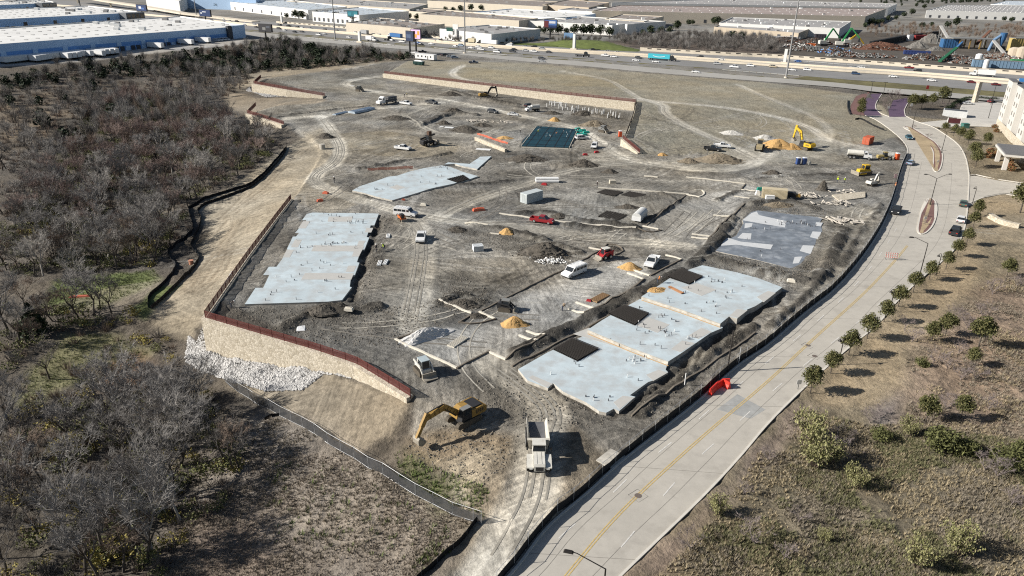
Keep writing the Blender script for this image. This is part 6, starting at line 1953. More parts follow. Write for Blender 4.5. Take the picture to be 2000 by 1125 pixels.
for x in (-5.5,-2.5,.5,4.5):
 part(ot,'window',MB().box(x,x + 1.0,-1.64,-1.6,1.7,2.7),M_GLASS)
part(ot,'door',MB().box(2.2,3.1,-1.65,-1.6,.7,2.7),M_MGRY)
ds = machine('dumpster',(818,127),(830,128),'dark green roll-off dumpster in front of the office trailer','dumpster')
M_DGRN = mat('dark green steel',(.02,.06,.055),.6)
part(ds,'bin',MB().frus((-3.2,3.2,-1.1,1.1),(-3.4,3.4,-1.25,1.25),.25,2.2),M_DGRN)
for i in range(7):
 part(ds,'rib',MB().box(-2.9 + i * .95,-2.78 + i * .95,-1.3,-1.15,.3,2.15),M_DGRN)
part(ds,'waste',MB().frus((-3.1,3.1,-1.1,1.1),(-2.0,1.8,-.6,.6),2.15,2.7),M_PIPEW)
sh = machine('shed',(811,112),(818,113),'small dark shed left of the office trailer','shed')
part(sh,'wall',MB().box(-2,2,-1.8,1.8,0,3.0),M_MGRY)
part(sh,'roof',MB().box(-2.2,2.2,-2.0,2.0,3.0,3.2),M_PIPEW)
# ---------------------------------------------------------------- buildings beyond the highway
M_BW = mat('white wall panel',(.72,.71,.68),.8,.05,.2)
M_BBEIGE = mat('beige wall panel',(.56,.50,.41),.85,.06,.15)
M_BTAN = mat('tan wall panel',(.47,.40,.31),.85,.06,.15)
M_BBLUE = mat('blue wall panel',(.17,.36,.72),.75,.05,.15)
M_BLBLUE = mat('light blue wall panel',(.47,.64,.86),.75,.05,.15)
M_RWHITE = mat('white roof membrane',(.70,.69,.66),.8,.05,.1,var2=.06,scale2=.03)
M_RPALE = mat('pale blue roof',(.48,.53,.57),.7,.06,.1,var2=.06,scale2=.03)
M_RBROWN = mat('brown gravel roof',(.26,.225,.20),.95,.08,.1,var2=.12,scale2=.03)
M_RPINK = mat('pinkish gravel roof',(.33,.275,.25),.95,.08,.1,var2=.12,scale2=.03)
M_RGREY = mat('grey gravel roof',(.33,.32,.31),.95,.08,.1,var2=.12,scale2=.03)
M_SKYL = mat('skylight dome',(.74,.74,.72),.5,.03)
M_DOOR = mat('dark dock door',(.07,.075,.085),.7,.1)
br_ = random.Random(17)
def lerp2(q,s,t):
 return tuple((q[0][k] * (1 - s) + q[1][k] * s) * (1 - t) + (q[3][k] * (1 - s) + q[2][k] * s) * t for k in (0,1))
def building(roof_px,h,label,wallm,roofm,sky=(0,0),units=0,base=3.0,docks=0,cat='building',name='warehouse',par=.8,sidem=None):
 zr = base + h
 q = [pz(a,b,zr) for a,b in roof_px]
 cx,cy = sum(p[0] for p in q) / 4,sum(p[1] for p in q) / 4
 root = link(name,None,loc=(cx,cy,base),label=label,cat=cat,group='buildings beyond the highway')
 L = [(x - cx,y - cy) for x,y in q]
 for i in range(4):
  a,b = L[i],L[(i + 1) % 4]
  d = math.dist(a,b)
  ux,uy = (b[0] - a[0]) / d,(b[1] - a[1]) / d
  mb = MB().bar((a[0],a[1],(h + par) / 2 - 1),(b[0],b[1],(h + par) / 2 - 1),.5,h + par + 2)
  link('wall',mb.mesh('wall',(sidem or wallm) if i in (1,3) else wallm),parent=root)
 link('roof',MB().add([(x,y,h) for x,y in ccw(L)],[(0,1,2,3)]).mesh('roof',roofm),parent=root)
 if sky[0]:
  mb = MB()
  for i in range(sky[0]):
   for j in range(sky[1]):
    x,y = lerp2(L,(i + .5) / sky[0] + br_.uniform(-.004,.004),(j + .5) / sky[1])
    mb.box(x - 1.1,x + 1.1,y - 1.1,y + 1.1,h,h + .4)
  o = link('skylight',mb.mesh('skylight',M_SKYL),parent=root)
  o['kind'] = 'stuff'
 for i in range(units):
  x,y = lerp2(L,br_.uniform(.08,.92),br_.uniform(.1,.9))
  s = br_.uniform(1.0,2.0)
  link('roof_unit',MB().box(-s,s,-s * .8,s * .8,0,s * .9).mesh('roof_unit',br_.choice((M_SKYL,M_RGREY,M_PIPEW))),parent=root,loc=(x,y,h))
 if docks:
  a,b = L[0],L[1]
  d = math.dist(a,b)
  ux,uy = (b[0] - a[0]) / d,(b[1] - a[1]) / d
  nx,ny = uy,-ux
  me = MB().box(-1.5,1.5,-.1,.1,1.0,4.4).mesh('dock_door',M_DOOR)
  for i in range(docks):
   t = (i + .5) / docks
   link('dock_door',me,parent=root,loc=(a[0] + (b[0] - a[0]) * t + nx * .3,a[1] + (b[1] - a[1]) * t + ny * .3,0),rz=math.atan2(uy,ux))
 return root,q
building([(450,5),(602,21),(677,14),(560,0)],9,'white warehouse with pale blue roof behind parked tankers',M_BW,M_RPALE,(14,6),6,docks=8)
building([(610,24),(702,31),(798,23),(700,15)],9,'white warehouse with pale roof behind the teal billboard',M_BW,M_RPALE,(10,5),8,docks=10)
building([(676,46),(808,57),(868,48),(740,36)],7,'beige low warehouse with many roof units facing the highway',M_BBEIGE,M_RBROWN,(0,0),40)
building([(859,58),(960,69),(1055,58),(955,50)],7,'pale grey building with white sign block behind the tall mast',M_BW,M_RGREY,(0,0),14)
building([(818,29),(1014,42),(1050,37),(870,21)],9,'long beige warehouse with brown skylit roof in the middle distance',M_BBEIGE,M_RBROWN,(11,3),5)
building([(925,25),(1105,38),(1163,28),(1000,18)],8,'warehouse with bright white roof in the middle distance',M_BW,M_RWHITE,(9,3),12,sidem=M_BLBLUE)
building([(1018,41),(1196,51),(1300,43),(1130,33)],8,'grey roofed warehouse with angled white entrance fins',M_BW,M_RGREY,(6,2),9)
building([(1182,38),(1258,43),(1296,33),(1215,29)],8,'tan roofed block behind the entrance fins',M_BBEIGE,M_RBROWN,(5,2),3)
building([(1157,22),(1690,33),(1730,18),(1210,11)],11,'very long warehouse with pinkish skylit roof',M_BBEIGE,M_RPINK,(27,4),8,docks=6)
building([(1195,6),(1735,15.5),(1752,8),(1400,-1)],11,'very long far warehouse with white front behind the pinkish roof',M_BW,M_RGREY,(30,3),10)
building([(1405,46),(1640,57),(1662,43),(1430,35)],8,'grey roofed warehouse with white band above the scrapyard',M_BW,M_RGREY,(10,3),16)
building([(1395,54),(1560,66),(1580,58),(1410,47)],6,'low tan wing in front of the grey roofed warehouse',M_BTAN,M_RGREY,(0,0),8,docks=7)
building([(1810,21),(2030,27),(2030,12),(1850,10)],10,'white distribution warehouse at upper right with rows of skylights',M_BW,M_RGREY,(22,7),0,docks=12)
building([(1935,9),(2040,13),(2040,3),(1965,2)],10,'pale blue roofed building at the upper right corner',M_BW,M_RPALE,(6,2),3)
building([(560,3),(800,19),(835,9),(650,-3)],9,'long beige warehouse with grey roof and pale vents',M_BBEIGE,M_RGREY,(12,3),26)
building([(835,2),(1060,14),(1090,4),(900,-4)],9,'far beige warehouse with brown roof behind a row of trees',M_BBEIGE,M_RBROWN,(9,3),10)
building([(1060,10),(1150,16),(1190,6),(1110,0)],9,'far tan block with dark side wall at top centre',M_BTAN,M_RBROWN,(4,2),4)
building([(1090,20),(1210,27),(1260,20),(1140,13)],8,'far white walled warehouse left of the pinkish roof',M_BW,M_RGREY,(4,2),6)
building([(285,-2),(350,3),(372,-6),(310,-10)],12,'white parking structure at the top left',M_BW,M_RWHITE,(0,0),0,name='parking_structure')
building([(365,-3),(500,1),(520,-9),(380,-12)],12,'blue shaded warehouse at the top left behind trees',M_BLBLUE,M_RPALE,(0,0),4)
building([(790,22),(868,29),(905,23),(826,17)],7,'small grey walled building between trees in the distance',M_BBEIGE,M_RBROWN,(0,0),4)
for i,(a,b) in enumerate(((1196,66),(1214,67),(1232,68))):
 x,y = pz(a,b,3)
 link('entrance_fin',MB().add([(-6,-1.5,0),(6,-1.5,0),(6,1.5,0),(-6,1.5,0),(-6,-1.5,9.5),(3,-1.5,9.5),(3,1.5,9.5),(-6,1.5,9.5)],[(0,3,2,1),(4,5,6,7),(0,1,5,4),(1,2,6,5),(2,3,7,6),(3,0,4,7)]).mesh('entrance_fin',M_BW),loc=(x,y,3),rz=.5,label=('left','middle','right')[i] + ' white angled entrance fin of the grey roofed warehouse',cat='building',group='entrance fins')

def big_warehouse(roof_px,zr,label,n_docks,windows,tower,lower,upper,first):
 q = [pz(a,b,zr) for a,b in roof_px]
 o = q[0]
 root = link('warehouse',None,loc=(o[0],o[1],0),label=label,cat='warehouse',group='large white and blue warehouses')
 L = [(x - o[0],y - o[1]) for x,y in q]
 a,b = L[0],L[1]
 d = math.dist(a,b)
 ux,uy = (b[0] - a[0]) / d,(b[1] - a[1]) / d
 nx,ny = uy,-ux
 rz = math.atan2(uy,ux)
 link('lower_wall',MB().prism(L,-1,zr * .62,0).mesh('lower_wall',lower),parent=root)
 L2 = [(x + nx * .06 if i < 2 else x,y + ny * .06 if i < 2 else y) for i,(x,y) in enumerate(L)]
 link('upper_wall',MB().prism(L2,zr * .62,zr - .02,0).mesh('upper_wall',upper),parent=root)
 link('roof',MB().add([(x,y,zr) for x,y in ccw(L)],[(0,1,2,3)]).mesh('roof',M_RWHITE),parent=root)
 for i in (1,2,3):
  p,q2 = L[i],L[(i + 1) % 4]
  link('parapet',MB().bar((p[0],p[1],zr + .3),(q2[0],q2[1],zr + .3),.6,1.0).mesh('parapet',M_BW),parent=root)
 mb = MB()
 for i in range(26):
  for j in range(4):
   x,y = lerp2(L,(i + .5) / 26,(j + .5 + .2 * (i % 2)) / 4.3)
   mb.box(x - .9,x + .9,y - .7,y + .7,zr,zr + .25)
 link('skylight',mb.mesh('skylight',M_RGREY),parent=root)['kind'] = 'stuff'
 for i in range(14):
  x,y = lerp2(L,br_.uniform(.5,.97),br_.uniform(.15,.9))
  s = br_.uniform(1.2,2.2)
  link('roof_unit',MB().box(-s,s,-s * .8,s * .8,0,s).mesh('roof_unit',br_.choice((M_PIPEW,M_RGREY))),parent=root,loc=(x,y,zr))
 dm,wm_ = MB().box(-1.6,1.6,-.12,.12,1.2,4.6).mesh('dock_door',M_DOOR),MB().box(-1.6,1.6,-.12,.12,1.2,4.6).mesh('dock_door',M_BLBLUE)
 for i in range(n_docks):
  t = .06 + .8 * (i + .5) / n_docks
  link('dock_door',dm if i % 3 else wm_,parent=root,loc=(a[0] + (b[0] - a[0]) * t + nx * .15,a[1] + (b[1] - a[1]) * t + ny * .15,0),rz=rz)
 ws = MB().box(-1.6,1.6,-.1,.1,-1.5,1.5).mesh('window',M_BLBLUE if first else M_GLASS)
 for i in range(windows):
  t = .05 + .82 * (i + .5) / windows
  link('window',ws,parent=root,loc=(a[0] + (b[0] - a[0]) * t + nx * .2,a[1] + (b[1] - a[1]) * t + ny * .2,zr * .55),rz=rz)
 if tower:
  for t0,t1,m_,nm in ((.915,.935,M_DOOR,'stair_panel'),(.937,1.0,M_BLBLUE,'corner_tower')):
   p0 = (a[0] + (b[0] - a[0]) * t0 + nx * .9,a[1] + (b[1] - a[1]) * t0 + ny * .9)
   p1 = (a[0] + (b[0] - a[0]) * t1 + nx * .9,a[1] + (b[1] - a[1]) * t1 + ny * .9)
   link(nm,MB().bar((*p0,zr / 2),(*p1,zr / 2),2.2,zr + 2).mesh(nm,m_),parent=root)
 return root,q,(ux,uy),(nx,ny),d
WH1 = big_warehouse([(-70,91),(474,51),(352,33),(-70,61)],11.6,'huge white roofed warehouse with blue dock front at upper left',40,9,True,M_BBLUE,M_BLBLUE,True)
WH2 = big_warehouse([(-70,41),(270,24),(172,12.5),(-70,22)],10.5,'second white roofed warehouse behind the blue dock front',26,5,False,M_BLBLUE,M_BLBLUE,False)
WH3 = big_warehouse([(-70,13),(105,5),(80,0),(-70,6)],10.5,'third white roofed warehouse, farthest at the upper left edge',10,2,False,M_BLBLUE,M_BLBLUE,False)
for nm,W_,t0 in (('dark_office_block',WH2,.93),('dark_office_block',WH3,.86)):
 root,q,u,n,d = W_
 x,y = q[0][0] + u[0] * d * t0 + n[0] * 4,q[0][1] + u[1] * d * t0 + n[1] * 4
 off = link('office_block',None,loc=(x,y,0),rz=math.atan2(u[1],u[0]),label='dark glazed office corner of the ' + ('second' if W_ is WH2 else 'third') + ' warehouse',cat='building')
 link('wall',MB().box(-11,11,-5,5,-1,11).mesh('wall',mat('office grey',(.20,.21,.22),.7)),parent=off)
 for i in range(4):
  link('window',MB().box(-2,2,-5.1,-5.0,3,10).mesh('window',M_GLASS),parent=off,loc=(-8 + i * 5.2,0,0))
tbox = MB().box(-6.8,6.8,-1.3,1.3,1.15,4.05).mesh('trailer_box',mat('white trailer',(.76,.76,.75),.5,.04))
twh = MB()
for x in (-5.6,-4.3):
 for s in (-1,1):
  twh.tube((x,s * 1.0 - .15,.5),(x,s * 1.0 + .15,.5),.5,.5,8)
twm = twh.mesh('axle_wheels',M_TYRE)
root1,q1,u1,n1,d1 = WH1
rz1 = math.atan2(n1[1],n1[0])
def trailer(x,y,rz,label,group):
 r = link('semi_trailer',None,loc=(x,y,ht(x,y)),rz=rz,label=label,cat='trailer',group=group)
 link('trailer_box',tbox,parent=r)
 link('axle_wheels',twm,parent=r)['kind'] = 'stuff'
for i,t in enumerate((.255,.27,.31,.345,.362,.379,.396,.565,.69,.765)):
 x,y = q1[0][0] + u1[0] * d1 * t + n1[0] * 8,q1[0][1] + u1[1] * d1 * t + n1[1] * 8
 trailer(x,y,rz1 + math.pi,f'white semi trailer backed to the blue dock wall, {nth(i)} from the left','semi trailers at the docks')
for i in range(4):
 t = .835 + .016 * i
 x,y = q1[0][0] + u1[0] * d1 * t + n1[0] * 6,q1[0][1] + u1[1] * d1 * t + n1[1] * 6
 o = link('parked_van',small_mesh('van'),loc=(x,y,ht(x,y)),rz=rz1,label=f'white van parked at the right end of the docks, {nth(i)} from the left',cat='van',group='vans at the docks')
rows = [((2,124),(37,120),8,'front yard row at the left edge'),((62,121),(112,113),9,'middle yard row below the docks'),((124,116),(158,110),7,'right yard row beside the trees')]
for (a,b,n_,nm) in rows:
 p,q = gp(*a),gp(*b)
 for i in range(n_):
  t = i / (n_ - 1)
  trailer(p[0] + (q[0] - p[0]) * t,p[1] + (q[1] - p[1]) * t,rz1,f'white trailer in the {nm}, {nth(i)} from the left','semi trailers parked in the yard')
p = gp(190,111)
trailer(p[0],p[1],rz1,'single white trailer half hidden by the trees','semi trailers parked in the yard')

# ---------------------------------------------------------------- hotel at the right edge
hn,hf = (148.0,182.0),(196.5,296.0)
hd = math.dist(hn,hf)
hu = ((hf[0] - hn[0]) / hd,(hf[1] - hn[1]) / hd)
hz_ = 1.0
hotel = link('hotel',None,loc=(hn[0],hn[1],hz_),rz=math.atan2(hu[1],hu[0]),label='pale five-storey hotel block at the right edge',cat='building')
M_HW = mat('hotel cream wall',(.56,.54,.50),.85,.05,.4)
M_HG = mat('hotel grey wall',(.40,.385,.36),.85,.05,.4)
M_HR = mat('hotel roof',(.13,.13,.135),.8,.1,.4)
HH = 17.5
link('main_wall',MB().box(0,hd,-22,0,-1,HH).mesh('main_wall',M_HG),parent=hotel)
link('roof',MB().box(.5,hd - .5,-21.5,-.5,HH,HH + .3).mesh('roof',M_HR),parent=hotel)
nb = 13
for i in range(nb):
 x0 = hd * i / nb
 w = hd / nb
 if i % 2 == 0:
  b_ = link('bay',MB().box(x0 + .3,x0 + w - .3,0,1.5,-1,HH + 1.0).mesh('bay',M_HW),parent=hotel)
  link('cornice',MB().box(x0 + .1,x0 + w - .1,-.6,1.8,HH + 1.0,HH + 1.3).mesh('cornice',M_HR),parent=hotel)
 wmesh = MB().box(-.75,.75,-.03,.05,0,1.6).mesh('window',mat('hotel window',(.22,.21,.20),.3))
 for fl in range(5):
  for k in (-.28,.28) if i % 2 == 0 else (0,):
   link('window',wmesh,parent=hotel,loc=(x0 + w / 2 + k * w * .8,1.5 if i % 2 == 0 else 0.0,1.2 + fl * 3.3))
for i in range(3):
 link('roof_unit',MB().box(-2,2,-1.5,1.5,0,1.8).mesh('roof_unit',M_PIPEW),parent=hotel,loc=(hd * (.75 + .08 * i),-8 - 2 * i,HH + .3))
link('solar_screen',MB().box(hd - 14,hd,-20,-9,HH + 1.5,HH + 2.0).mesh('solar_screen',mat('dark panel',(.06,.07,.10),.4)),parent=hotel)
link('blue_sign_band',MB().box(hd - .1,hd + .4,-19,-2,HH - 3,HH + 1.5).mesh('blue_sign_band',mat('sign blue',(.05,.22,.52),.5)),parent=hotel)
cn = link('canopy',MB().box(40,56,2,12,4.2,5.0).mesh('canopy',M_HR),parent=hotel)
for x in (41.5,54.5):
 for y in (4,11):
  link('pillar',MB().box(x - .6,x + .6,y - .6,y + .6,-1,4.2).mesh('pillar',M_HW),parent=cn)
link('fascia',MB().box(39.7,56.3,1.7,12.3,4.0,4.6).mesh('fascia',M_HW),parent=cn)
link('stone_base',MB().box(0,hd,1.5,1.62,-1,3.0).mesh('stone_base',M_STONE),parent=hotel)
en = machine('dumpster_enclosure',(1864,227),(1880,229),'small white walled enclosure in the landscaped corner by the lot','enclosure')
part(en,'wall',MB().box(-4.5,4.5,-2.5,2.5,-.5,2.6),mat('enclosure wall',(.55,.56,.56),.8))
part(en,'opening',MB().box(-4.2,4.2,-2.2,2.2,2.6,2.62),M_DOOR)
part(en,'white_door',MB().box(-4.56,-4.5,-2.2,2.2,.1,2.4),M_BW)
link('transformer',MB().box(-1.2,1.2,-1,1,0,1.7).box(-1.3,1.3,-1.1,1.1,1.7,1.85).mesh('transformer',mat('transformer green',(.05,.15,.13),.6)),loc=gp(1884,250),label='dark green transformer box on the hotel lawn',cat='transformer')
sg = machine('monument_sign',(1862,243),(1880,244),'dark red monument sign by the lot driveway','sign')
part(sg,'sign_panel',MB().box(-2.2,2.2,-.15,.15,.5,2.4),mat('maroon sign',(.08,.02,.025),.6))
for s in (-1,1):
 part(sg,'post',MB().box(s * 2.4 - .12,s * 2.4 + .12,-.15,.15,-.2,2.6),M_BW)

# ---------------------------------------------------------------- scrapyard
def shard_pile(px,py,rx,ry,h,m,m2,label,seed):
 x,y = pz(px,py,3)
 o = mound(px,py,rx,ry,h,m,label,0,.3,'scrap pile','scrap_pile','scrapyard heaps',seed,3.0)
 rg = random.Random(seed)
 mb = MB()
 for i in range(230):
  a,t = rg.uniform(0,6.28),rg.random() ** .6
  z = h * (1 - t) * .9 + .2
  c = (rx * t * math.cos(a),ry * t * math.sin(a),z)
  d = Vector((rg.gauss(0,1),rg.gauss(0,1),rg.gauss(0,.5))).normalized() * rg.uniform(.5,1.8)
  mb.bar((c[0] - d.x,c[1] - d.y,c[2] - d.z),(c[0] + d.x,c[1] + d.y,c[2] + d.z),rg.uniform(.3,1.2),rg.uniform(.1,.6),rg.randint(0,2))
 s = link('scrap_pieces',mb.mesh('scrap_pieces',[m2,M_MGRY,M_RUST]),parent=o)
 s['kind'] = 'stuff'
M_SCR = mat('dark scrap',(.06,.05,.043),.8,.4,.7)
M_SCRG = mat('pale scrap metal',(.34,.34,.33),.6,.3,.7)
shard_pile(1535,83,22,10,4.5,M_SCR,M_RUST,'long dark scrap heap at the left end of the scrapyard',1)
shard_pile(1590,86,18,9,5,M_SCR,M_SCRG,'dark scrap heap left of the green handlers',2)
shard_pile(1578,99,16,7,3.5,M_SCR,M_SCRG,'mixed pale scrap heap by the slotted wall',3)
shard_pile(1630,103,14,7,4,M_SCR,M_BBLUE,'scrap heap with blue pieces below the green handlers',4)
shard_pile(1722,96,24,11,5.5,M_RUST,M_RUST,'large rust-red scrap heap',5)
shard_pile(1668,92,12,6,2.5,mat('brown scrap',(.17,.12,.085),.9),M_SCRG,'low brown scrap heap right of the green handlers',6)
shard_pile(1700,112,20,5,2.5,M_SCR,M_SCRG,'low dark scrap row along the slotted wall',7)
shard_pile(1805,116,16,7,4,M_SCR,M_SCRG,'pale tangled scrap heap near the wall',8)
shard_pile(1893,124,14,6,3.2,M_SCR,M_SCRG,'dark scrap heap left of the white tank',9)
shard_pile(1950,114,14,7,3.5,mat('mixed scrap',(.20,.17,.14),.9),M_SCRG,'mixed heap at the right end of the scrapyard',10)
shard_pile(1930,112,10,5,3.5,M_SCR,M_SCR,'black scrap heap under the dark hopper',12)
shard_pile(1560,92,14,6,3.5,M_SCR,M_BW,'scrap heap with white pieces behind the grey bin',21)
shard_pile(1860,116,18,6,3,M_SCR,M_SCRG,'dark scrap row below the green conveyor',22)
shard_pile(1975,122,16,6,3.5,mat('mixed scrap',(.20,.17,.14)),M_BW,'scrap heap with white pieces behind the long blue container',23)
shard_pile(1655,110,16,5,3,M_SCR,M_SCRG,'dark scrap row left of the navy bin',24)
mound(1818,84,14,9,8,M_GREYP,'tall grey crushed stone cone in the scrapyard',z=3,name='stone_pile',group='scrapyard heaps')
mound(1792,93,12,8,5,M_GREYP,'lower grey crushed stone pile in the scrapyard',z=3,name='stone_pile',group='scrapyard heaps')
mound(1828,99,8,5,3.5,M_GREYP,'small dark stone pile before the blue plant',z=3,name='stone_pile',group='scrapyard heaps')
def handler(px,py,label,m,rz,up=10):
 x,y = pz(px,py,3)
 r = link('material_handler',None,loc=(x,y,3),rz=rz,label=label,cat='crane',group='scrapyard handlers',sc=1.25)
 part(r,'undercarriage',MB().box(-2.5,2.5,-1.6,1.6,.3,1.4),M_MBLK)
 part(r,'cab',MB().box(-3,1.6,-1.4,1.4,1.5,3.6).box(.6,1.9,.4,1.4,3.6,4.8),M_MWHT)
 part(r,'boom',MB().bar((.5,0,3),(5,0,up),.7,.9).bar((.3,0,3.2),(4.6,0,up),.3,.4),m)
 part(r,'stick',MB().bar((5,0,up),(11,0,up - 6),.5,.7),m)
 part(r,'grapple',MB().frus((10.2,11.8,-.8,.8),(10.8,11.2,-.2,.2),up - 8.4,up - 6),M_MBLK)
handler(1607,90,'left green material handler in the scrapyard',M_GRN,.1,11)
handler(1640,92,'right green material handler with tall bent boom',M_GRN,-.2,12)
handler(1655,88,'orange-yellow material handler with low boom',M_ORG if False else M_YEL2,.0,7)
def sbox(px,py,size,m,label,name,cat,rz=-.3,top=None):
 x,y = pz(px,py,3)
 l,w,h = size
 r = link(name,None,loc=(x,y,3),rz=rz,label=label,cat=cat)
 part(r,'box_body',MB().box(-l / 2,l / 2,-w / 2,w / 2,.2,h),m)
 part(r,'box_rim',MB().box(-l / 2 - .1,l / 2 + .1,-w / 2 - .1,w / 2 + .1,h,h + .25),top or m)
 n_ = max(3,int(l / 2))
 me = MB().box(-.12,.12,-.1,.1,.3,h).mesh('box_rib',m)
 for i in range(n_):
  part(r,'box_rib',me,None,(-l / 2 + l * (i + .5) / n_,-w / 2 - .05,0))
 return r
sbox(1955,133,(34,4,4.6),mat('faded blue box',(.17,.26,.36),.7),'long faded blue container at the right end of the scrapyard','blue_container','container',-.35,M_MGRY)
sbox(1992,128,(12,4,3.5),M_GRN,'green bin behind the long blue container','green_bin','bin')
sbox(1798,78,(16,4,4),mat('dark red bin',(.26,.03,.03),.7),'dark red roll-off bin by the black embankment','red_bin','bin',.25)
sbox(1776,80,(5,3,5),M_WP,'white truck cab left of the red bin','white_truck_cab','truck',.25)
sbox(1790,107,(18,3.5,2.6),mat('navy bin',(.03,.05,.16),.7),'navy blue roll-off bin below the stone piles','navy_bin','bin')
sbox(1528,79,(30,3,3.2),M_WP,'long white trailer behind the dark scrap','white_trailer','trailer',-.05)
sbox(1588,100,(11,3,3.2),M_MGRY,'grey bin in front of the scrap heaps','grey_bin','bin',-.2)
sbox(1580,91,(10,3,2.2),M_ORG,'orange-red bin among the scrap heaps','orange_bin','bin',-.2)
sbox(1600,84,(9,5,7),mat('dark hopper',(.05,.045,.055),.8),'tall dark hopper left of the left green handler','dark_hopper','hopper',-.2)
pl = sbox(1852,93,(12,8,7),mat('plant blue',(.04,.12,.26),.6),'blue shredder plant house in the scrapyard','blue_plant','plant',-.15,M_MGRY)
part(pl,'canopy',MB().box(0,34,-6,6,7.5,8.2),M_MGRY)
for x in (6,14,22,30):
 for y in (-5,5):
  part(pl,'pillar',MB().box(x - .4,x + .4,y - .4,y + .4,0,7.5),M_CAT)
part(pl,'chute',MB().bar((8,-5,5),(3,-9,.5),1.5,1.5),mat('plant blue',(.04,.17,.40)))
def conveyor(p0,z0,p1,z1,m,label,w=2.2):
 a,b = pz(p0[0],p0[1],3 + 0),pz(p1[0],p1[1],3 + 0)
 r = link('conveyor',None,loc=(a[0],a[1],3),label=label,cat='conveyor',group='scrapyard conveyors')
 part(r,'belt',MB().bar((0,0,z0),(b[0] - a[0],b[1] - a[1],z1),w,.9),m)
 for t in (.3,.7,.95):
  z = z0 + (z1 - z0) * t
  part(r,'support',MB().box(-.3,.3,-.3,.3,0,z),M_MGRY,((b[0] - a[0]) * t,(b[1] - a[1]) * t,0))
conveyor((1850,92),6,(1829,86),15,mat('conveyor grey',(.40,.39,.37),.7),'grey conveyor rising left behind the blue plant')
conveyor((1905,94),3,(1926,91),13,M_RUST,'brown conveyor rising right in the scrapyard')
conveyor((1935,100),8,(1962,108),1,mat('conveyor grey',(.40,.39,.37)),'grey sloping chute under the blue duct')
conveyor((1835,122),.8,(1865,109),6,mat('dull green',(.02,.13,.06),.7),'green inclined shear conveyor near the wall')
x,y = pz(1952,100,3)
du = link('blue_duct',None,loc=(x,y,3),label='tall pale blue duct bending over at the right of the scrapyard',cat='duct')
part(du,'riser',MB().tube((-9,0,0),(-7,0,8),1.2,1.2,10).tube((-7,0,8),(-2,0,12),1.2,1.2,10),mat('duct blue',(.14,.23,.36),.6))
part(du,'cyclone',MB().tube((0,0,9),(0,0,14),2.2,2.6,12).tube((0,0,4),(0,0,9),.5,2.2,12),mat('plant blue',(.04,.17,.40)))
part(du,'frame',MB().box(-2.4,2.4,-2.4,2.4,0,4),M_MBLK)
for i,(a,b,r_,h_,m_,lab) in enumerate(((1908,128,2.2,7,M_WP,'white upright tank by the slotted wall'),(1924,133,1.6,5,M_WP,'smaller white tank left of the long blue container'),(1978,112,4,6,M_BTAN,'tan round tank at the right edge of the yard'),(1994,114,4,7,M_BTAN,'second tan round tank at the right edge'))):
 x,y = pz(a,b,3)
 link('storage_tank',MB().tube((0,0,0),(0,0,h_),r_,r_,14).tube((0,0,h_),(0,0,h_ + r_ * .3),r_,r_ * .4,14).mesh('storage_tank',m_),loc=(x,y,3),label=lab,cat='tank')
sbox(1990,100,(16,8,10),mat('yellow structure',(.40,.31,.12),.7),'dull yellow processing structure at the right edge','processing_structure','plant',0,M_MGRY)
bx = [pz(a,b,3) for a,b in ((1700,92),(1760,80),(1830,70))]
link('black_embankment',MB().bar((*bx[0],5),(*bx[1],5),3,5).bar((*bx[1],5),(*bx[2],5),3,5).mesh('black_embankment',M_BLK),label='black covered embankment behind the scrapyard',cat='embankment')
# ---------------------------------------------------------------- poles,billboards,lamps,signs
def mast(px,py,h,label,m=M_GALV,r0=.55,r1=.25,z=3.0):
 x,y = pz(px,py,z)
 r = link('high_mast_pole',None,loc=(x,y,z),label=label,cat='light pole',group='tall highway light masts')
 part(r,'shaft',MB().tube((0,0,0),(0,0,h),r0,r1,10),m)
 part(r,'footing',MB().tube((0,0,-.3),(0,0,.6),1.1,1.1,10),M_BEIGE)
 part(r,'lamp_ring',MB().tube((0,0,h - 1),(0,0,h - .6),1.4,1.4,12),M_MGRY)
M_MAST = mat('grey mast',(.30,.30,.30),.5,.05,metal=.2)
mast(1535,152,48,'tallest light mast right of centre, standing on the verge',M_MAST)
mast(655,79,48,'light mast left of centre above the dark trees',M_MAST)
mast(908,104,48,'light mast at centre behind the parked cars',M_MAST)
mast(384,34,40,'distant light mast behind the left billboards',M_MAST)
def column(px,py,h,label,sign=None):
 x,y = pz(px,py,3)
 r = link('concrete_column',None,loc=(x,y,3),rz=-.5,label=label,cat='column',group='pale concrete sign columns')
 part(r,'shaft',MB().box(-.9,.9,-.9,.9,-.3,h),M_BW)
 part(r,'base',MB().box(-2.4,2.4,-1.2,1.2,-.3,1.0),M_BEIGE)
 if sign:
  part(r,'green_sign',MB().box(-9,-3,-.3,.3,h - 2,h + .8),mat('sign green',(.01,.07,.055),.6))
  part(r,'white_sign',MB().box(-3,2,-.3,.3,h,h + 3.5),M_BW)
column(1121,97,11,'pale concrete column in front of the green mound')
column(703,83,8,'pale concrete column left of the small box truck')
column(551,46,7,'pale concrete column on the far lanes at left')
column(891,80,9,'pale concrete column with a green road sign',True)
column(1532,124,9,'pale concrete column left of the tallest mast')
x,y,z = gp(1903,200)
tw = link('stone_tower',None,loc=(x,y,z),rz=.3,label='tall stone clad sign tower beside the hotel lot',cat='tower')
part(tw,'shaft',MB().frus((-1.0,1.0,-.9,.9),(-.9,.9,-.8,.8),-.3,9.0),M_STONE)
part(tw,'cap',MB().box(-1.1,1.1,-1.0,1.0,9.0,9.4),M_BTAN)
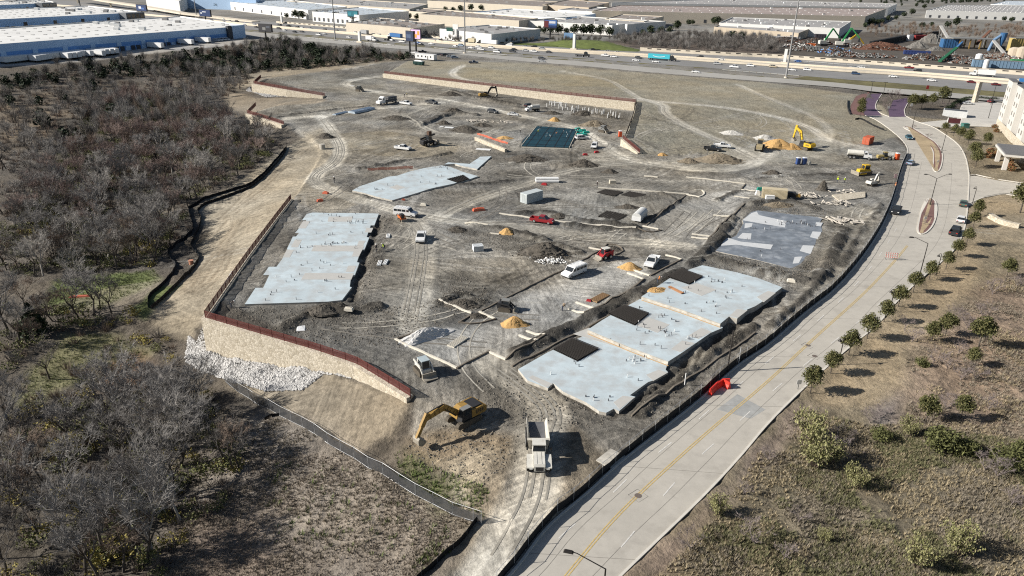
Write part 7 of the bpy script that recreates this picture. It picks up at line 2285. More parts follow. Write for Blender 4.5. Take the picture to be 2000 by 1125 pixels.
def billboard(px,py,h,w,bh,face,label,rz=-.45,z=3.0,marks=None,pole=M_MBLK,back=M_MBLK,ang=0):
 x,y = pz(px,py,z)
 r = link('billboard',None,loc=(x,y,z),rz=rz,label=label,cat='billboard',group='roadside billboards')
 part(r,'pole',MB().tube((0,0,-.5),(0,0,h),.6,.6,10),pole)
 part(r,'frame',MB().box(-w / 2 - .3,w / 2 + .3,.0,1.2,h - .4,h + bh + .4),back)
 f = part(r,'face',MB().box(-w / 2,w / 2,-.12,-.02,h,h + bh),face)
 for i,(x0,x1,z0,z1,m_) in enumerate(marks or []):
  part(f,'printed_patch',MB().box(x0 * w - w / 2,x1 * w - w / 2,-.16 - .02 * (i % 3),-.12,h + z0 * bh,h + z1 * bh),m_)
 part(r,'walkway',MB().box(-w / 2,w / 2,-1.2,-.2,h - .7,h - .5),back)
 return r
M_BB1 = mat('billboard navy',(.02,.045,.13),.5)
M_BB2 = mat('billboard dark',(.035,.035,.04),.6)
M_BBP = mat('screen pink',(.62,.42,.62),.5,.03,emit=.5)
M_BBO = mat('screen orange',(.75,.30,.06),.5,.03,emit=.5)
M_BBT = mat('billboard teal',(.03,.17,.22),.5)
M_BBW = mat('billboard white',(.62,.64,.68),.6)
M_BBM = mat('billboard mid blue',(.07,.16,.40),.6)
billboard(520,79,6.5,12.5,5,M_BB2,'dark billboard standing right of the blue warehouse',marks=[(.3,.55,.2,.6,M_MGRY),(.6,.9,.5,.8,mat('bb grey',(.09,.10,.12)))])
billboard(801,106,8.5,7.5,5.8,mat('screen dark',(.035,.05,.10),.4),'dark back of the media billboard, left panel',-.75,marks=[(.1,.7,.3,.7,mat('bb faint',(.07,.10,.17)))])
ms = billboard(813,104,9.3,6.8,5.8,M_BBP,'lit media screen with pink field and orange shapes',-.35,marks=[(.08,.35,.12,.45,M_BBO),(.25,.45,.35,.85,mat('screen maroon',(.20,.04,.06),.5)),(.42,.62,.12,.5,M_BBO),(.68,.92,.4,.85,M_BBO)],pole=M_MBLK)
billboard(1074,77,9.5,11,5.8,M_BBM,'billboard with blue and red print left of the green mound',-.4,marks=[(0,.35,0,.9,mat('bb maroon',(.14,.03,.035))),(.35,1,0,.3,M_BB1),(.4,.9,.55,.85,M_BBW)])
billboard(690,49,8,12,5.2,M_BBT,'teal billboard in front of the pale warehouse',-.4,marks=[(.08,.38,.2,.7,mat('bb teal 2',(.05,.26,.32))),(.62,.95,.2,.75,mat('bb teal 2',(.05,.26,.32)))])
billboard(403,48,7.5,15,5.5,M_BB1,'navy billboard with pale lettering above the warehouse corner',-.5,marks=[(.28,.62,.62,.76,M_BBW),(.12,.24,.35,.6,M_BBW)])
billboard(280,40,9,15,5.5,M_BB1,'navy billboard with white swirl at upper left',-.5,marks=[(.25,.5,.35,.75,M_BBW),(.5,.8,.25,.55,M_BBM)])
billboard(157,13,9,17,6.5,M_BBW,'white billboard at the top left near the ramp piers',-.5,marks=[(.3,.6,.5,.7,mat('bb pale',(.4,.45,.5)))])
x,y = pz(1110,82,3)
bl = link('blue_road_sign',None,loc=(x,y,3),rz=-.4,label='pale blue service sign left of the concrete column',cat='sign')
part(bl,'panel',MB().box(-4,4,-.15,.15,3,7),mat('service blue',(.16,.28,.46),.6))
for s in (-1,1):
 part(bl,'post',MB().box(s * 3 - .15,s * 3 + .15,.15,.4,-.3,6.5),M_MGRY)
M_LAMP = mat('dark bronze lamp',(.022,.019,.017),.5,.05)
def cobra(px,py,h,label,arms,rz,al=2.6):
 x,y,z = gp(px,py)
 r = link('street_lamp',None,loc=(x,y,z),rz=rz,label=label,cat='street lamp',group='tall street lamps')
 part(r,'pole',MB().tube((0,0,-.1),(0,0,h),.11,.07,8),M_LAMP)
 part(r,'base',MB().tube((0,0,-.1),(0,0,.5),.2,.18,8),M_LAMP)
 for s in arms:
  a = part(r,'arm',MB().tube((0,0,h),(s * al,0,h + 1.1),.055,.045,6).tube((s * al,0,h + 1.1),(s * (al + .35),0,h + 1.15),.045,.045,6),M_LAMP)
  part(a,'lamp_head',MB().frus((s * (al + .75) - .45,s * (al + .75) + .45,-.2,.2),(s * (al + .75) - .3,s * (al + .75) + .3,-.1,.1),h + 1.05,h + 1.25),M_LAMP)
cobra(1816,402,7.4,'double-arm street lamp on the oval traffic island',(-1,1),0.1)
cobra(1796,538,6.8,'single-arm street lamp among the young trees at mid-street',(-1,),-.1)
cobra(1172,1228,7.2,'single-arm street lamp in the near foreground, cut by the frame',(-1,),-.25)
cobra(1781,252,7.4,'double-arm street lamp on the long curved island',(-1,1),.2)
cobra(1838,300,7.4,'double-arm street lamp at the near end of the curved island',(-1,1),.2)
def ped_lamp(px,py,label):
 x,y,z = gp(px,py)
 r = link('pedestrian_lamp',None,loc=(x,y,z),rz=.3,label=label,cat='street lamp',group='low pedestrian lamps')
 part(r,'pole',MB().tube((0,0,-.1),(0,0,4.3),.09,.06,8),M_LAMP)
 part(r,'hook',MB().tube((0,0,4.3),(-.15,0,4.65),.05,.05,6).tube((-.15,0,4.65),(-.5,0,4.7),.05,.05,6).tube((-.5,0,4.7),(-.68,0,4.5),.05,.05,6),M_LAMP)
 part(r,'shade',MB().tube((-.68,0,4.15),(-.68,0,4.5),.32,.08,10),M_LAMP)
ped_lamp(1637,712,'low hooked pedestrian lamp nearest the camera')
ped_lamp(1736,612,'low hooked pedestrian lamp, second from the camera')
ped_lamp(1828,538,'low hooked pedestrian lamp beside the middle of the tree row')
ped_lamp(1899,398,'low hooked pedestrian lamp at the street corner')
for a,b,h,lab in ((1420,726,7.0,'dark bare wooden pole beside the street fence'),(1442,712,3.0,'short grey post right of the dark pole'),(1337,752,2.0,'thin white stake in the rough bank')):
 x,y,z = gp(a,b)
 link('utility_pole' if h > 5 else 'marker_post',MB().tube((0,0,-.3),(0,0,h),.13 if h > 5 else .08,.10 if h > 5 else .07,8).mesh('pole',M_STEEL if h > 5 else (M_GALV if h > 2.5 else M_PIPEW)),loc=(x,y,z),label=lab,cat='pole')
for a,b,h,lab in ((1935,205,9,'thin dark lamp pole behind the hotel lot, far one'),(1930,232,9,'thin dark lamp pole in the hotel lot, near one'),(1724,190,7,'thin dark lamp pole by the brick entry'),(1700,184,6,'thin dark lamp pole left of the brick entry'),(1853,203,7,'thin dark pole near the hedge by the frontage road')):
 x,y,z = gp(a,b)
 link('lot_lamp',MB().tube((0,0,-.3),(0,0,h),.12,.09,8).box(-.9,.9,-.15,.15,h,h + .15).mesh('lot_lamp',M_LAMP),loc=(x,y,z),label=lab,cat='light pole')
def sign(px,py,w,h,m,label,ph=2.0):
 x,y,z = gp(px,py)
 r = link('road_sign',None,loc=(x,y,z),rz=.1,label=label,cat='sign',group='small roadside signs')
 part(r,'post',MB().box(-.05,.05,.02,.1,-.2,ph + h),M_MGRY)
 part(r,'panel',MB().box(-w / 2,w / 2,-.02,.02,ph,ph + h),m)
sign(1558,762,.7,.7,M_BW,'small white sign by the kerb near the nearest young tree',1.0)
sign(1777,221,1.0,1.2,M_BW,'small white sign at the corner of the brick entry',3.0)
sign(1733,222,.9,1.0,M_BW,'small white sign on the brick entry median',2.2)
sign(1808,187,1.4,1.8,mat('sign red',(.55,.07,.06)),'red topped sign on a dark post by the hedge',3.2)
sign(1806,433,.7,.7,M_BW,'small white sign on the oval island',.6)
sign(1831,320,.6,.6,M_BW,'small white sign on the curved island',.6)
sign(1746,358,.8,1.2,mat('sign pale pink',(.62,.42,.42)),'pinkish banner on the street fence near the mini excavator',1.6)
link('orange_barrel',MB().tube((0,0,0),(0,0,.9),.5,.5,12).tube((0,0,.9),(0,0,.95),.56,.56,12).mesh('orange_barrel',mat('faded orange',(.50,.24,.15),.7)),loc=gp(374,516),label='faded orange barrel between the two silt fences',cat='barrel')
link('concrete_riser',MB().tube((0,0,0),(0,0,1.6),.9,.9,14).tube((0,0,1.6),(0,0,1.65),.6,.6,12).mesh('concrete_riser',M_SLABE),loc=gp(630,291),label='grey concrete riser left of the far haul road bend',cat='riser')
link('storm_inlet',MB().box(-1.6,1.6,-1.2,1.2,-.2,.25).tube((.5,-.3,.25),(.5,-.3,.30),.35,.35,12).mesh('storm_inlet',M_SLABE),loc=gp(1194,898),rz=.85,label='concrete inlet slab with iron lid at the fence bend',cat='inlet')
link('red_kayak',MB().frus((-2.2,2.2,-.4,.4),(-1.4,1.4,-.3,.3),0,.35).mesh('red_kayak',mat('faded red',(.50,.13,.08),.6)),loc=gp(157,580),rz=.1,label='faded red plastic piece on the green meadow',cat='debris')
arc = gl((1932,424),(1945,433),(1965,441),(1990,446))
mbw = MB()
ribbon(mbw,resample(chaikin(arc,2),1.0),1.2,1.3,-.2)
link('stone_seat_wall',mbw.mesh('stone_seat_wall',M_STONE),label='curved cream stone wall on the grass at the right edge',cat='wall')

# ---------------------------------------------------------------- people
def skin_person(pose):
 J = {'hip': (0,0,.95),'chest': (.0,0,1.35),'neck': (.02,0,1.50),'head': (.03,0,1.62),'top': (.03,0,1.74),
   'ls': (0,.20,1.42),'le': (.03,.27,1.14),'lh': (.12,.25,.90),'rs': (0,-.20,1.42),'re': (.03,-.27,1.14),'rh': (.12,-.25,.90),
   'lp': (0,.10,.92),'lk': (.04,.12,.50),'la': (0,.12,.08),'lt': (.18,.13,.04),'rp': (0,-.10,.92),'rk': (.02,-.12,.50),'ra': (-.04,-.12,.08),'rt': (.14,-.13,.04)}
 if pose == 'bend':
  for k_,v in {'chest': (.32,0,1.15),'neck': (.45,0,1.22),'head': (.55,0,1.25),'top': (.66,0,1.30),'ls': (.36,.2,1.18),'le': (.42,.25,.9),'lh': (.50,.15,.66),'rs': (.36,-.2,1.18),'re': (.42,-.25,.9),'rh': (.50,-.12,.66)}.items():
   J[k_] = v
 E_ = [('hip','chest'),('chest','neck'),('neck','head'),('head','top'),('chest','ls'),('ls','le'),('le','lh'),('chest','rs'),('rs','re'),('re','rh'),('hip','lp'),('lp','lk'),('lk','la'),('la','lt'),('hip','rp'),('rp','rk'),('rk','ra'),('ra','rt')]
 Rd = {'hip': .15,'chest': .17,'neck': .06,'head': .10,'top': .08,'ls': .08,'le': .055,'lh': .045,'rs': .08,'re': .055,'rh': .045,'lp': .10,'lk': .07,'la': .05,'lt': .045,'rp': .10,'rk': .07,'ra': .05,'rt': .045}
 ks = list(J)
 me = bpy.data.meshes.new('skel')
 me.from_pydata([J[k_] for k_ in ks],[(ks.index(a),ks.index(b)) for a,b in E_],[])
 ob = bpy.data.objects.new('skel',me)
 COL.objects.link(ob)
 ob.modifiers.new('skin','SKIN')
 if not me.skin_vertices:
  bpy.context.view_layer.objects.active = ob
 sv = me.skin_vertices[0].data
 for i,k_ in enumerate(ks):
  sv[i].radius = (Rd[k_],Rd[k_])
  sv[i].use_root = k_ == 'hip'
 sd = ob.modifiers.new('sub','SUBSURF')
 sd.levels = sd.render_levels = 1
 dg = bpy.context.evaluated_depsgraph_get()
 out = bpy.data.meshes.new_from_object(ob.evaluated_get(dg))
 bpy.data.objects.remove(ob)
 out.name = 'person_' + pose
 for m_ in (mat('work trousers',(.05,.06,.09),.9),mat('work shirt',(.16,.14,.12),.9),mat('skin',(.35,.20,.13),.7)):
  out.materials.append(m_)
 for p_ in out.polygons:
  c = p_.center
  head = (c.z > 1.5) if pose == 'stand' else (c.x > .47 and c.z > 1.1)
  hand = (c.z < .98 and abs(c.y) > .17 and c.z > .8) if pose == 'stand' else (c.z < .74 and c.x > .40)
  p_.material_index = 2 if head or hand else (0 if c.z < (.98 if pose == 'stand' else 1.0) and c.x < .3 else 1)
  p_.use_smooth = True
 return out
try:
 PST,PBD = skin_person('stand'),skin_person('bend')
 vest = {'stand': MB().frus((-.17,.2,-.21,.21),(-.14,.17,-.23,.23),1.0,1.46),'bend': MB().add([(.0,-.2,.92),(.12,-.2,.82),(.12,.2,.82),(.0,.2,.92),(.30,-.22,1.33),(.46,-.22,1.08),(.46,.22,1.08),(.30,.22,1.33)],[(0,1,2,3)[::-1],(4,5,6,7),(0,1,5,4),(1,2,6,5),(2,3,7,6),(3,0,4,7)])}
 hat = {'stand': MB().tube((.03,0,1.70),(.03,0,1.74),.17,.15,12).tube((.03,0,1.74),(.03,0,1.84),.13,.07,12),'bend': MB().tube((.62,0,1.27),(.66,0,1.29),.17,.15,12).tube((.66,0,1.29),(.75,0,1.33),.13,.07,12)}
 VM = {}
 def person(px,py,pose,vc,hc,label,rz,z=None):
  x,y,z0 = gp(px,py) if z is None else (*pz(px,py,z),z)
  o = link('person',PST if pose == 'stand' else PBD,loc=(x,y,z0),rz=rz,label=label,cat='person',group='workers on the site',sc=1.02)
  k_ = (pose,vc)
  if k_ not in VM:
   VM[k_] = vest[pose].mesh('vest',mat('vest ' + vc,{'yellow': (.55,.75,.03),'orange': (.75,.22,.03),'dark': (.04,.04,.05),'tan': (.28,.20,.12)}[vc],.8))
  link('vest',VM[k_],parent=o)
  k_ = (pose,'hat' + hc)
  if k_ not in VM:
   VM[k_] = hat[pose].mesh('hard_hat',mat('hat ' + hc,{'white': (.75,.75,.73),'yellow': (.70,.60,.03),'orange': (.7,.2,.03)}[hc],.4))
  link('hard_hat',VM[k_],parent=o)
 person(1098,607,'bend','tan','white','worker in tan clothes bending over the form boards',.5)
 person(751,489,'bend','yellow','white','worker in yellow vest bending beside the long left slab',2.5)
 person(735,492,'stand','dark','white','worker in dark clothes left of the one in yellow vest',0)
 person(1635,357,'stand','yellow','yellow','worker in yellow vest below the bulldozer, left one',1)
 person(1649,358,'stand','yellow','white','worker in yellow vest below the bulldozer, right one',2)
 person(1748,369,'stand','orange','orange','worker in orange vest at the street fence',3)
 person(1051,262,'stand','yellow','white','worker in yellow vest on the dark membrane',0,.2)
 person(1085,265,'bend','orange','white','worker in orange vest on the dark membrane',0,.2)
 person(1016,262,'stand','dark','white','worker in dark clothes left of the membrane',0)
 person(790,190,'stand','dark','white','worker in dark clothes behind the far pickup, left one',0)
 person(795,190,'stand','dark','yellow','worker in dark clothes behind the far pickup, right one',0)
 person(653,357,'stand','dark','white','person standing inside the haul road bend',0)
 person(1166,366,'stand','dark','white','person at the end of the long form line',0)
 person(452,601,'bend','dark','white','surveyor in dark clothes near the fence corner',0)
 person(1284,553,'bend','orange','white','worker crouching at the edge of the highest slab',0,1.25)
 person(785,431,'bend','orange','orange','worker in orange next to the trencher',0)
except Exception as ex:
 print('people failed',ex)
 raise
# ---------------------------------------------------------------- vegetation
def bark(name,c):
 return mat(name,c,.9,.2,3)
M_BK = {'grey': bark('grey twigs',(.245,.230,.215)),'pale': bark('pale twigs',(.31,.29,.268)),'red': bark('reddish twigs',(.245,.185,.162)),'dark': bark('dark twigs',(.145,.132,.120)),'brown': bark('brown twigs',(.210,.160,.125))}
M_TRUNK = bark('dark bark',(.085,.072,.060))
M_TRUNKP = bark('pale bark',(.38,.35,.31))
def leafm(name,c,tr=.3):
 m = mat(name,c,.7,.35,1.6,spec=.2)
 return m
M_LV = {'oak': leafm('oak leaves',(.085,.090,.035)),'oakl': leafm('oak leaves light',(.150,.140,.060)),'cedar': leafm('cedar needles',(.030,.042,.022)),'cedarl': leafm('cedar needles light',(.060,.075,.035)),
  'willow': leafm('yellow green shrub leaves',(.190,.188,.080)),'willowl': leafm('pale shrub leaves',(.29,.275,.14)),'olive': leafm('olive shrub leaves',(.125,.130,.050)),'rust': leafm('rusty leaves',(.24,.11,.055)),'yell': leafm('yellow undergrowth leaves',(.24,.20,.055))}
def bare(seed,h,spread=1.0,lv=(4,4,4,8),low=False,fork=.3,tw=.021,sway=.25):
 rg = random.Random(seed)
 T,C = MB(),MB()
 def seg(p,d,L,r0,r1,lev):
  q = p + d * L
  (T if lev < 2 else C).tube(p,q,r0,r1,6 if lev == 0 else (4 if lev == 1 else 3),0,False)
  return q
 def twig(p,d,L,r):
  q = p + d * L
  s = d.orthogonal().normalized() * r
  t = d.cross(s).normalized() * r
  C.add([tuple(p + s),tuple(p - s * .5 + t),tuple(p - s * .5 - t),tuple(q)],[(0,1,3),(1,2,3),(2,0,3)])
 def rec(p,d,L,r,lev):
  if lev == 4:
   for k in range(2):
    twig(p,(d + Vector((rg.gauss(0,.5),rg.gauss(0,.5),rg.gauss(.1,.4)))).normalized(),L * rg.uniform(.6,1.3),r)
   return
  m = p + d * L * .55
  d2 = (d + Vector((rg.gauss(0,sway),rg.gauss(0,sway),rg.uniform(.0,.3)))).normalized()
  seg(p,d,L * .55,r,r * .8,lev)
  q = seg(m,d2,L * .5,r * .8,r * .55,lev)
  n = lv[lev]
  for i in range(n):
   base = q if i < max(2,n // 2) else m.lerp(q,rg.random())
   a = rg.uniform(0,6.28)
   o = Vector((math.cos(a),math.sin(a),0)) * (.55 + .25 * lev / 3) * spread * rg.uniform(.7,1.25)
   nd = (d2 + o + Vector((0,0,rg.uniform(-.15,.25)))).normalized()
   rec(base,nd,L * rg.uniform(.55,.85),max(r * .5,tw),lev + 1)
 t0 = Vector((0,0,-.3))
 t1 = Vector((rg.gauss(0,.05) * h,rg.gauss(0,.05) * h,h * fork))
 T.tube(t0,t1,h * .022,h * .016,7,0,False)
 for i in range(lv[0]):
  a = 2 * math.pi * i / lv[0] + rg.uniform(-.5,.5)
  d = Vector((math.cos(a) * .55 * spread,math.sin(a) * .55 * spread,1)).normalized()
  rec(t1,d,h * rg.uniform(.24,.33),h * .012,1)
 return T,C
def leaves(rg,pts,size,aspect=1.6,up=0.0):
 """one quad leaf clump per point, random orientation"""
 n = len(pts)
 d = rg.normal(size=(n,3))
 d[:,2] = d[:,2] * (1 - up) + up * 2.2
 d /= np.linalg.norm(d,axis=1)[:,None]
 e = rg.normal(size=(n,3))
 e -= (e * d).sum(1)[:,None] * d
 e /= np.linalg.norm(e,axis=1)[:,None]
 s = size * rg.uniform(.6,1.3,(n,1))
 a,b = d * s * aspect,e * s
 V = np.stack([pts - a - b * .4,pts - a * .2 + b,pts + a + b * .2,pts + a * .1 - b],1).reshape(-1,3)
 return V,[(4 * i,4 * i + 1,4 * i + 2,4 * i + 3) for i in range(n)]
def crown_mesh(seed,name,pts,size,mats,aspect=1.6,up=0.0,mix=.35):
 rg = np.random.default_rng(seed)
 V,F_ = leaves(rg,pts,size,aspect,up)
 me = bpy.data.meshes.new(name)
 me.from_pydata(V.tolist(),[],F_)
 for m_ in mats:
  me.materials.append(m_)
 if len(mats) > 1:
  me.polygons.foreach_set('material_index',(rg.random(len(F_)) < mix).astype(np.int32))
 me.update()
 return me
def blob_pts(seed,n,rx,ry,rz,cz,clumps=14,shell=.5,tight=.28):
 rg = np.random.default_rng(seed)
 c = rg.normal(size=(clumps,3))
 c /= np.linalg.norm(c,axis=1)[:,None]
 c *= rg.uniform(shell,.85,(clumps,1))
 k = rg.integers(0,clumps,n)
 p = c[k] + rg.normal(size=(n,3)) * tight
 r = np.linalg.norm(p,axis=1)
 p = p / np.maximum(1,r / 1.08)[:,None]
 return p * np.array([rx,ry,rz]) + np.array([0,0,cz])
def cone_pts(seed,n,r,h,z0):
 rg = np.random.default_rng(seed)
 t = rg.random(n) ** .8
 a = rg.uniform(0,6.28,n)
 lob = 1 + .25 * np.sin(a * 5 + t * 9)
 rad = r * (1 - t ** 1.3) * lob * np.sqrt(rg.uniform(.25,1,n))
 return np.stack([rad * np.cos(a),rad * np.sin(a),z0 + t * h],1)

BARE = {}
for col,seeds,hs,sp in (('grey',(1,2,3),9.0,1.0),('pale',(4,5),9.5,.85),('red',(6,7,8),8.0,.95),('dark',(9,10),8.5,1.15),('brown',(11,12),7.0,1.0)):
 BARE[col] = []
 for s in seeds:
  T,C = bare(s,hs,sp,sway=.22 + .06 * (s % 3))
  BARE[col].append((T.mesh('trunk',M_TRUNKP if col == 'pale' else M_TRUNK),C.mesh('crown',M_BK[col])))
CEDAR = []
for s in range(3):
 T = MB().tube((0,0,-.3),(0,0,4.5),.18,.06,6,0,False)
 CEDAR.append((T.mesh('trunk',M_TRUNK),crown_mesh(50 + s,'crown',cone_pts(50 + s,800,2.7,5.6,.4),.27,[M_LV['cedar'],M_LV['cedarl']],1.5,.3,.3)))
OAK = []
for s in range(4):
 rg = random.Random(s)
 T = MB().tube((0,0,-.2),(0,0,1.5),.085,.06,7,0,False)
 for k in range(7):
  a = k * .9 + rg.random()
  T.tube((0,0,1.3 + .1 * k),(.9 * math.cos(a),.9 * math.sin(a),2.1 + .15 * k),.035,.012,4,0,False)
 pts = blob_pts(70 + s,2300,1.35,1.35,1.25,2.55,34,.35,.22)
 pts[:,:2] *= (1 - .22 * (pts[:,2:3] - 2.4))
 OAK.append((T.mesh('trunk',M_TRUNK),crown_mesh(70 + s,'crown',pts,.072,[M_LV['oak'],M_LV['oakl']],1.7,.1,.38)))
RND = []
for s in range(3):
 T = MB().tube((0,0,-.3),(0,0,3.0),.25,.15,6,0,False)
 RND.append((T.mesh('trunk',M_TRUNK),crown_mesh(90 + s,'crown',blob_pts(90 + s,420,3.4,3.4,2.8,4.6,14,.4,.32),.42,[M_LV['cedar'],M_LV['cedarl']],1.3,0,.35)))
WILLOW = []
for s in range(3):
 T = MB()
 rg = random.Random(s)
 pts = []
 for k in range(26):
  a,t = rg.uniform(0,6.28),rg.random() ** .5
  e = Vector((1.5 * t * math.cos(a),1.5 * t * math.sin(a),3.2 - 1.1 * t + rg.uniform(-.4,.4)))
  T.tube((0.1 * math.cos(a),.1 * math.sin(a),-.1),tuple(e),.03,.01,3,0,False)
  for j in range(60):
   u = rg.uniform(.35,1.05)
   pts.append((e.x * u + rg.gauss(0,.16),e.y * u + rg.gauss(0,.16),e.z * u + rg.gauss(0,.16)))
 WILLOW.append((T.mesh('stem',M_BK['brown']),crown_mesh(110 + s,'foliage',np.array(pts),.048,[M_LV['willow'],M_LV['willowl']],2.6,.8,.4)))
OLIVE_S = []
for s in range(2):
 T = MB().tube((0,0,-.2),(0,0,1.0),.06,.03,5,0,False)
 OLIVE_S.append((T.mesh('stem',M_TRUNK),crown_mesh(130 + s,'foliage',blob_pts(130 + s,1100,1.3,1.3,1.0,1.05,18,.4,.28),.08,[M_LV['olive'],M_LV['oak']],1.6,.2,.5)))
RUSTB = [(MB().tube((0,0,-.1),(0,0,.6),.04,.03,4,0,False).mesh('stem',M_TRUNK),crown_mesh(140,'foliage',blob_pts(140,380,1.2,1.2,.8,.8,10,.4,.3),.14,[M_LV['rust'],M_LV['olive']],1.4,.2,.3))]
BSHRUB = []
for s in range(3):
 T,C = bare(200 + s,3.2,1.5,(5,3,3,4),fork=.08,tw=.014,sway=.35)
 C.add(T.v,T.f)
 BSHRUB.append(C.mesh('bare_shrub',bark('purplish twigs',(.205,.170,.160))))
def plant(name,proto,loc,sc,rz,label,cat,group,parts=('trunk','crown')):
 r = link(name,None,loc=loc,rz=rz,label=label,cat=cat,group=group,sc=sc)
 link(parts[0],proto[0],parent=r)
 link(parts[1],proto[1],parent=r)
 return r
vr = random.Random(77)
WLAB = {'grey': 'grey leafless tree with dark trunk in the dense left wood','pale': 'pale silvery leafless tree standing out in the left wood','red': 'reddish twigged leafless tree in the left wood','dark': 'dark spreading leafless tree in the left wood','brown': 'brown twiggy leafless tree in the left wood','cedar': 'dark evergreen cedar among the bare trees at left'}
WGRP = {k_: v for k_,v in zip(WLAB,('grey bare trees of the wood','pale bare trees of the wood','reddish bare trees of the wood','dark bare trees of the wood','brown bare trees of the wood','cedars of the wood'))}
ZONES = [  # polygon,square metres per tree,weights
 ([(0,430),(70,370),(150,270),(170,215),(250,185),(350,175),(415,212),(480,256),(545,280),(550,288),(500,325),(465,345),(376,394),(358,420),(370,448),(325,486),(300,518),(200,530),(105,543),(0,535)],25,{'grey': 5,'pale': 2,'red': 6,'dark': 3,'brown': 2,'cedar': .5}),
 ([(0,160),(100,137),(300,122),(500,92),(560,82),(640,98),(800,110),(800,117),(640,132),(500,143),(420,150),(250,150),(100,165),(0,190)],52,{'grey': 4,'dark': 5,'brown': 1,'cedar': 7}),
 ([(0,600),(95,606),(128,640),(60,690),(0,740)],26,{'grey': 4,'dark': 4,'brown': 2,'cedar': .6}),
 ([(0,815),(110,775),(220,765),(330,775),(415,805),(465,885),(480,940),(430,990),(370,1045),(320,1130),(0,1170)],21,{'grey': 6,'pale': 1.6,'dark': 4,'brown': 2}),
 ([(100,600),(240,600),(290,632),(345,672),(385,745),(430,795),(370,785),(330,705),(240,650),(120,640)],42,{'grey': 4,'brown': 3,'red': 1.5,'dark': 1}),
 ([(0,200),(140,160),(250,150),(400,150),(430,165),(350,172),(250,185),(150,270),(70,370),(0,430)],120,{'grey': 4,'dark': 4,'cedar': 1,'pale': 1}),
 ([(400,145),(500,148),(470,175),(430,200),(360,172)],60,{'pale': 3,'grey': 3,'dark': 2})]
trees = []
for poly,area,wts in ZONES:
 P_ = gl(*poly)
 xs,ys = [p[0] for p in P_],[p[1] for p in P_]
 A_ = abs(sum(P_[i][0] * P_[(i + 1) % len(P_)][1] - P_[(i + 1) % len(P_)][0] * P_[i][1] for i in range(len(P_)))) / 2
 n = int(A_ / area)
 ks,ws = list(wts),list(wts.values())
 got = 0
 tries = 0
 while got < n and tries < n * 12:
  tries += 1
  x,y = vr.uniform(min(xs),max(xs)),vr.uniform(min(ys),max(ys))
  if not inpoly(np.array([x]),np.array([y]),P_)[0]:
   continue
  dr = float(vnoise(np.array([x]),np.array([y]),28,2)[0])
  w2 = [w * (2.2 if k_ == 'red' and dr > .55 else (.35 if k_ == 'red' else 1)) for k_,w in zip(ks,ws)]
  k_ = vr.choices(ks,w2)[0]
  got += 1
  trees.append((x,y,k_,vr.uniform(.72,1.18)))
for a,b,k_,s in ((148,560,'pale',.9),(90,385,'dark',1.3),(185,470,'pale',1.15),(145,480,'pale',1.0),(215,380,'dark',1.25),(265,500,'dark',1.2),(97,740,'dark',.95),(205,1095,'grey',1.25),(440,905,'dark',.85),(355,910,'dark',.9),(310,975,'pale',.8),(85,248,'cedar',1.1),(75,205,'cedar',.8)):
 x,y,_ = gp(a,b)
 trees.append((x,y,k_,s))
trees.sort(key=lambda t: t[1] - (60 if False else 0))
def depth_key(t):
 return t[1] / t[3]
trees.sort(key=depth_key)
print('trees in the wood',len(trees))
solo,rest = trees[:300],trees[300:]
def sector(x,y):
 for i_,nm in ((3,'bottom left foreground wood'),(2,'thicket below the left meadow'),(4,'brush by the creek'),(1,'belt before the warehouses'),(6,'terrace corner'),(5,'open upper left scrub')):
  if inpoly(np.array([x]),np.array([y]),ZP[i_])[0]:
   return nm
 return 'main wood beyond the meadow' if y < 175 else 'deeper main wood'
ZP = [gl(*z[0]) for z in ZONES]
seen = {}
for x,y,k_,s in sorted(solo,key=lambda t: t[0] / t[1]):
 pr_ = vr.choice(CEDAR if k_ == 'cedar' else BARE[k_])
 sn_ = sector(x,y)
 i_ = seen[(k_,sn_)] = seen.get((k_,sn_),-1) + 1
 what = {'grey': 'grey leafless tree','pale': 'pale silvery leafless tree','red': 'reddish leafless tree','dark': 'dark spreading leafless tree','brown': 'brown twiggy tree','cedar': 'dark cedar'}[k_]
 plant('cedar_tree' if k_ == 'cedar' else 'bare_tree',pr_,(x,y,ht(x,y)),(s,s,s * vr.uniform(.85,1.1)),vr.uniform(0,6.28),f'{what} in the {sn_}, {nth(i_)} from the left','tree',WGRP[k_])
def low_bare(seed,h):
 rg = np.random.default_rng(seed)
 n = 190
 a = rg.uniform(0,6.28,n)
 t = np.sqrt(rg.random(n))
 base = np.stack([.10 * h * t * np.cos(a),.10 * h * t * np.sin(a),h * rg.uniform(.25,.6,n)],1)
 tip = np.stack([.36 * h * t * np.cos(a),.36 * h * t * np.sin(a),h * (1.0 - .45 * t ** 2) * rg.uniform(.8,1.05,n)],1) + rg.normal(0,.25,(n,3))
 w = rg.normal(size=(n,3))
 w /= np.linalg.norm(w,axis=1)[:,None]
 w *= .05
 V = np.stack([base - w,base + w,tip],1).reshape(-1,3)
 tr_ = np.array([[-.12,0,0],[.12,0,0],[0,0,h * .6],[0,-.12,0],[0,.12,0],[0,0,h * .6]])
 return np.concatenate([V,tr_])
LOWB = [low_bare(s,8.5) for s in range(5)]
def low_leaf(seed):
 return leaves(np.random.default_rng(seed),blob_pts(seed,170,2.6,2.6,2.6,2.6,9,.35,.35),.42,1.4,.3)[0]
LOWC = [low_leaf(300 + s) for s in range(3)]
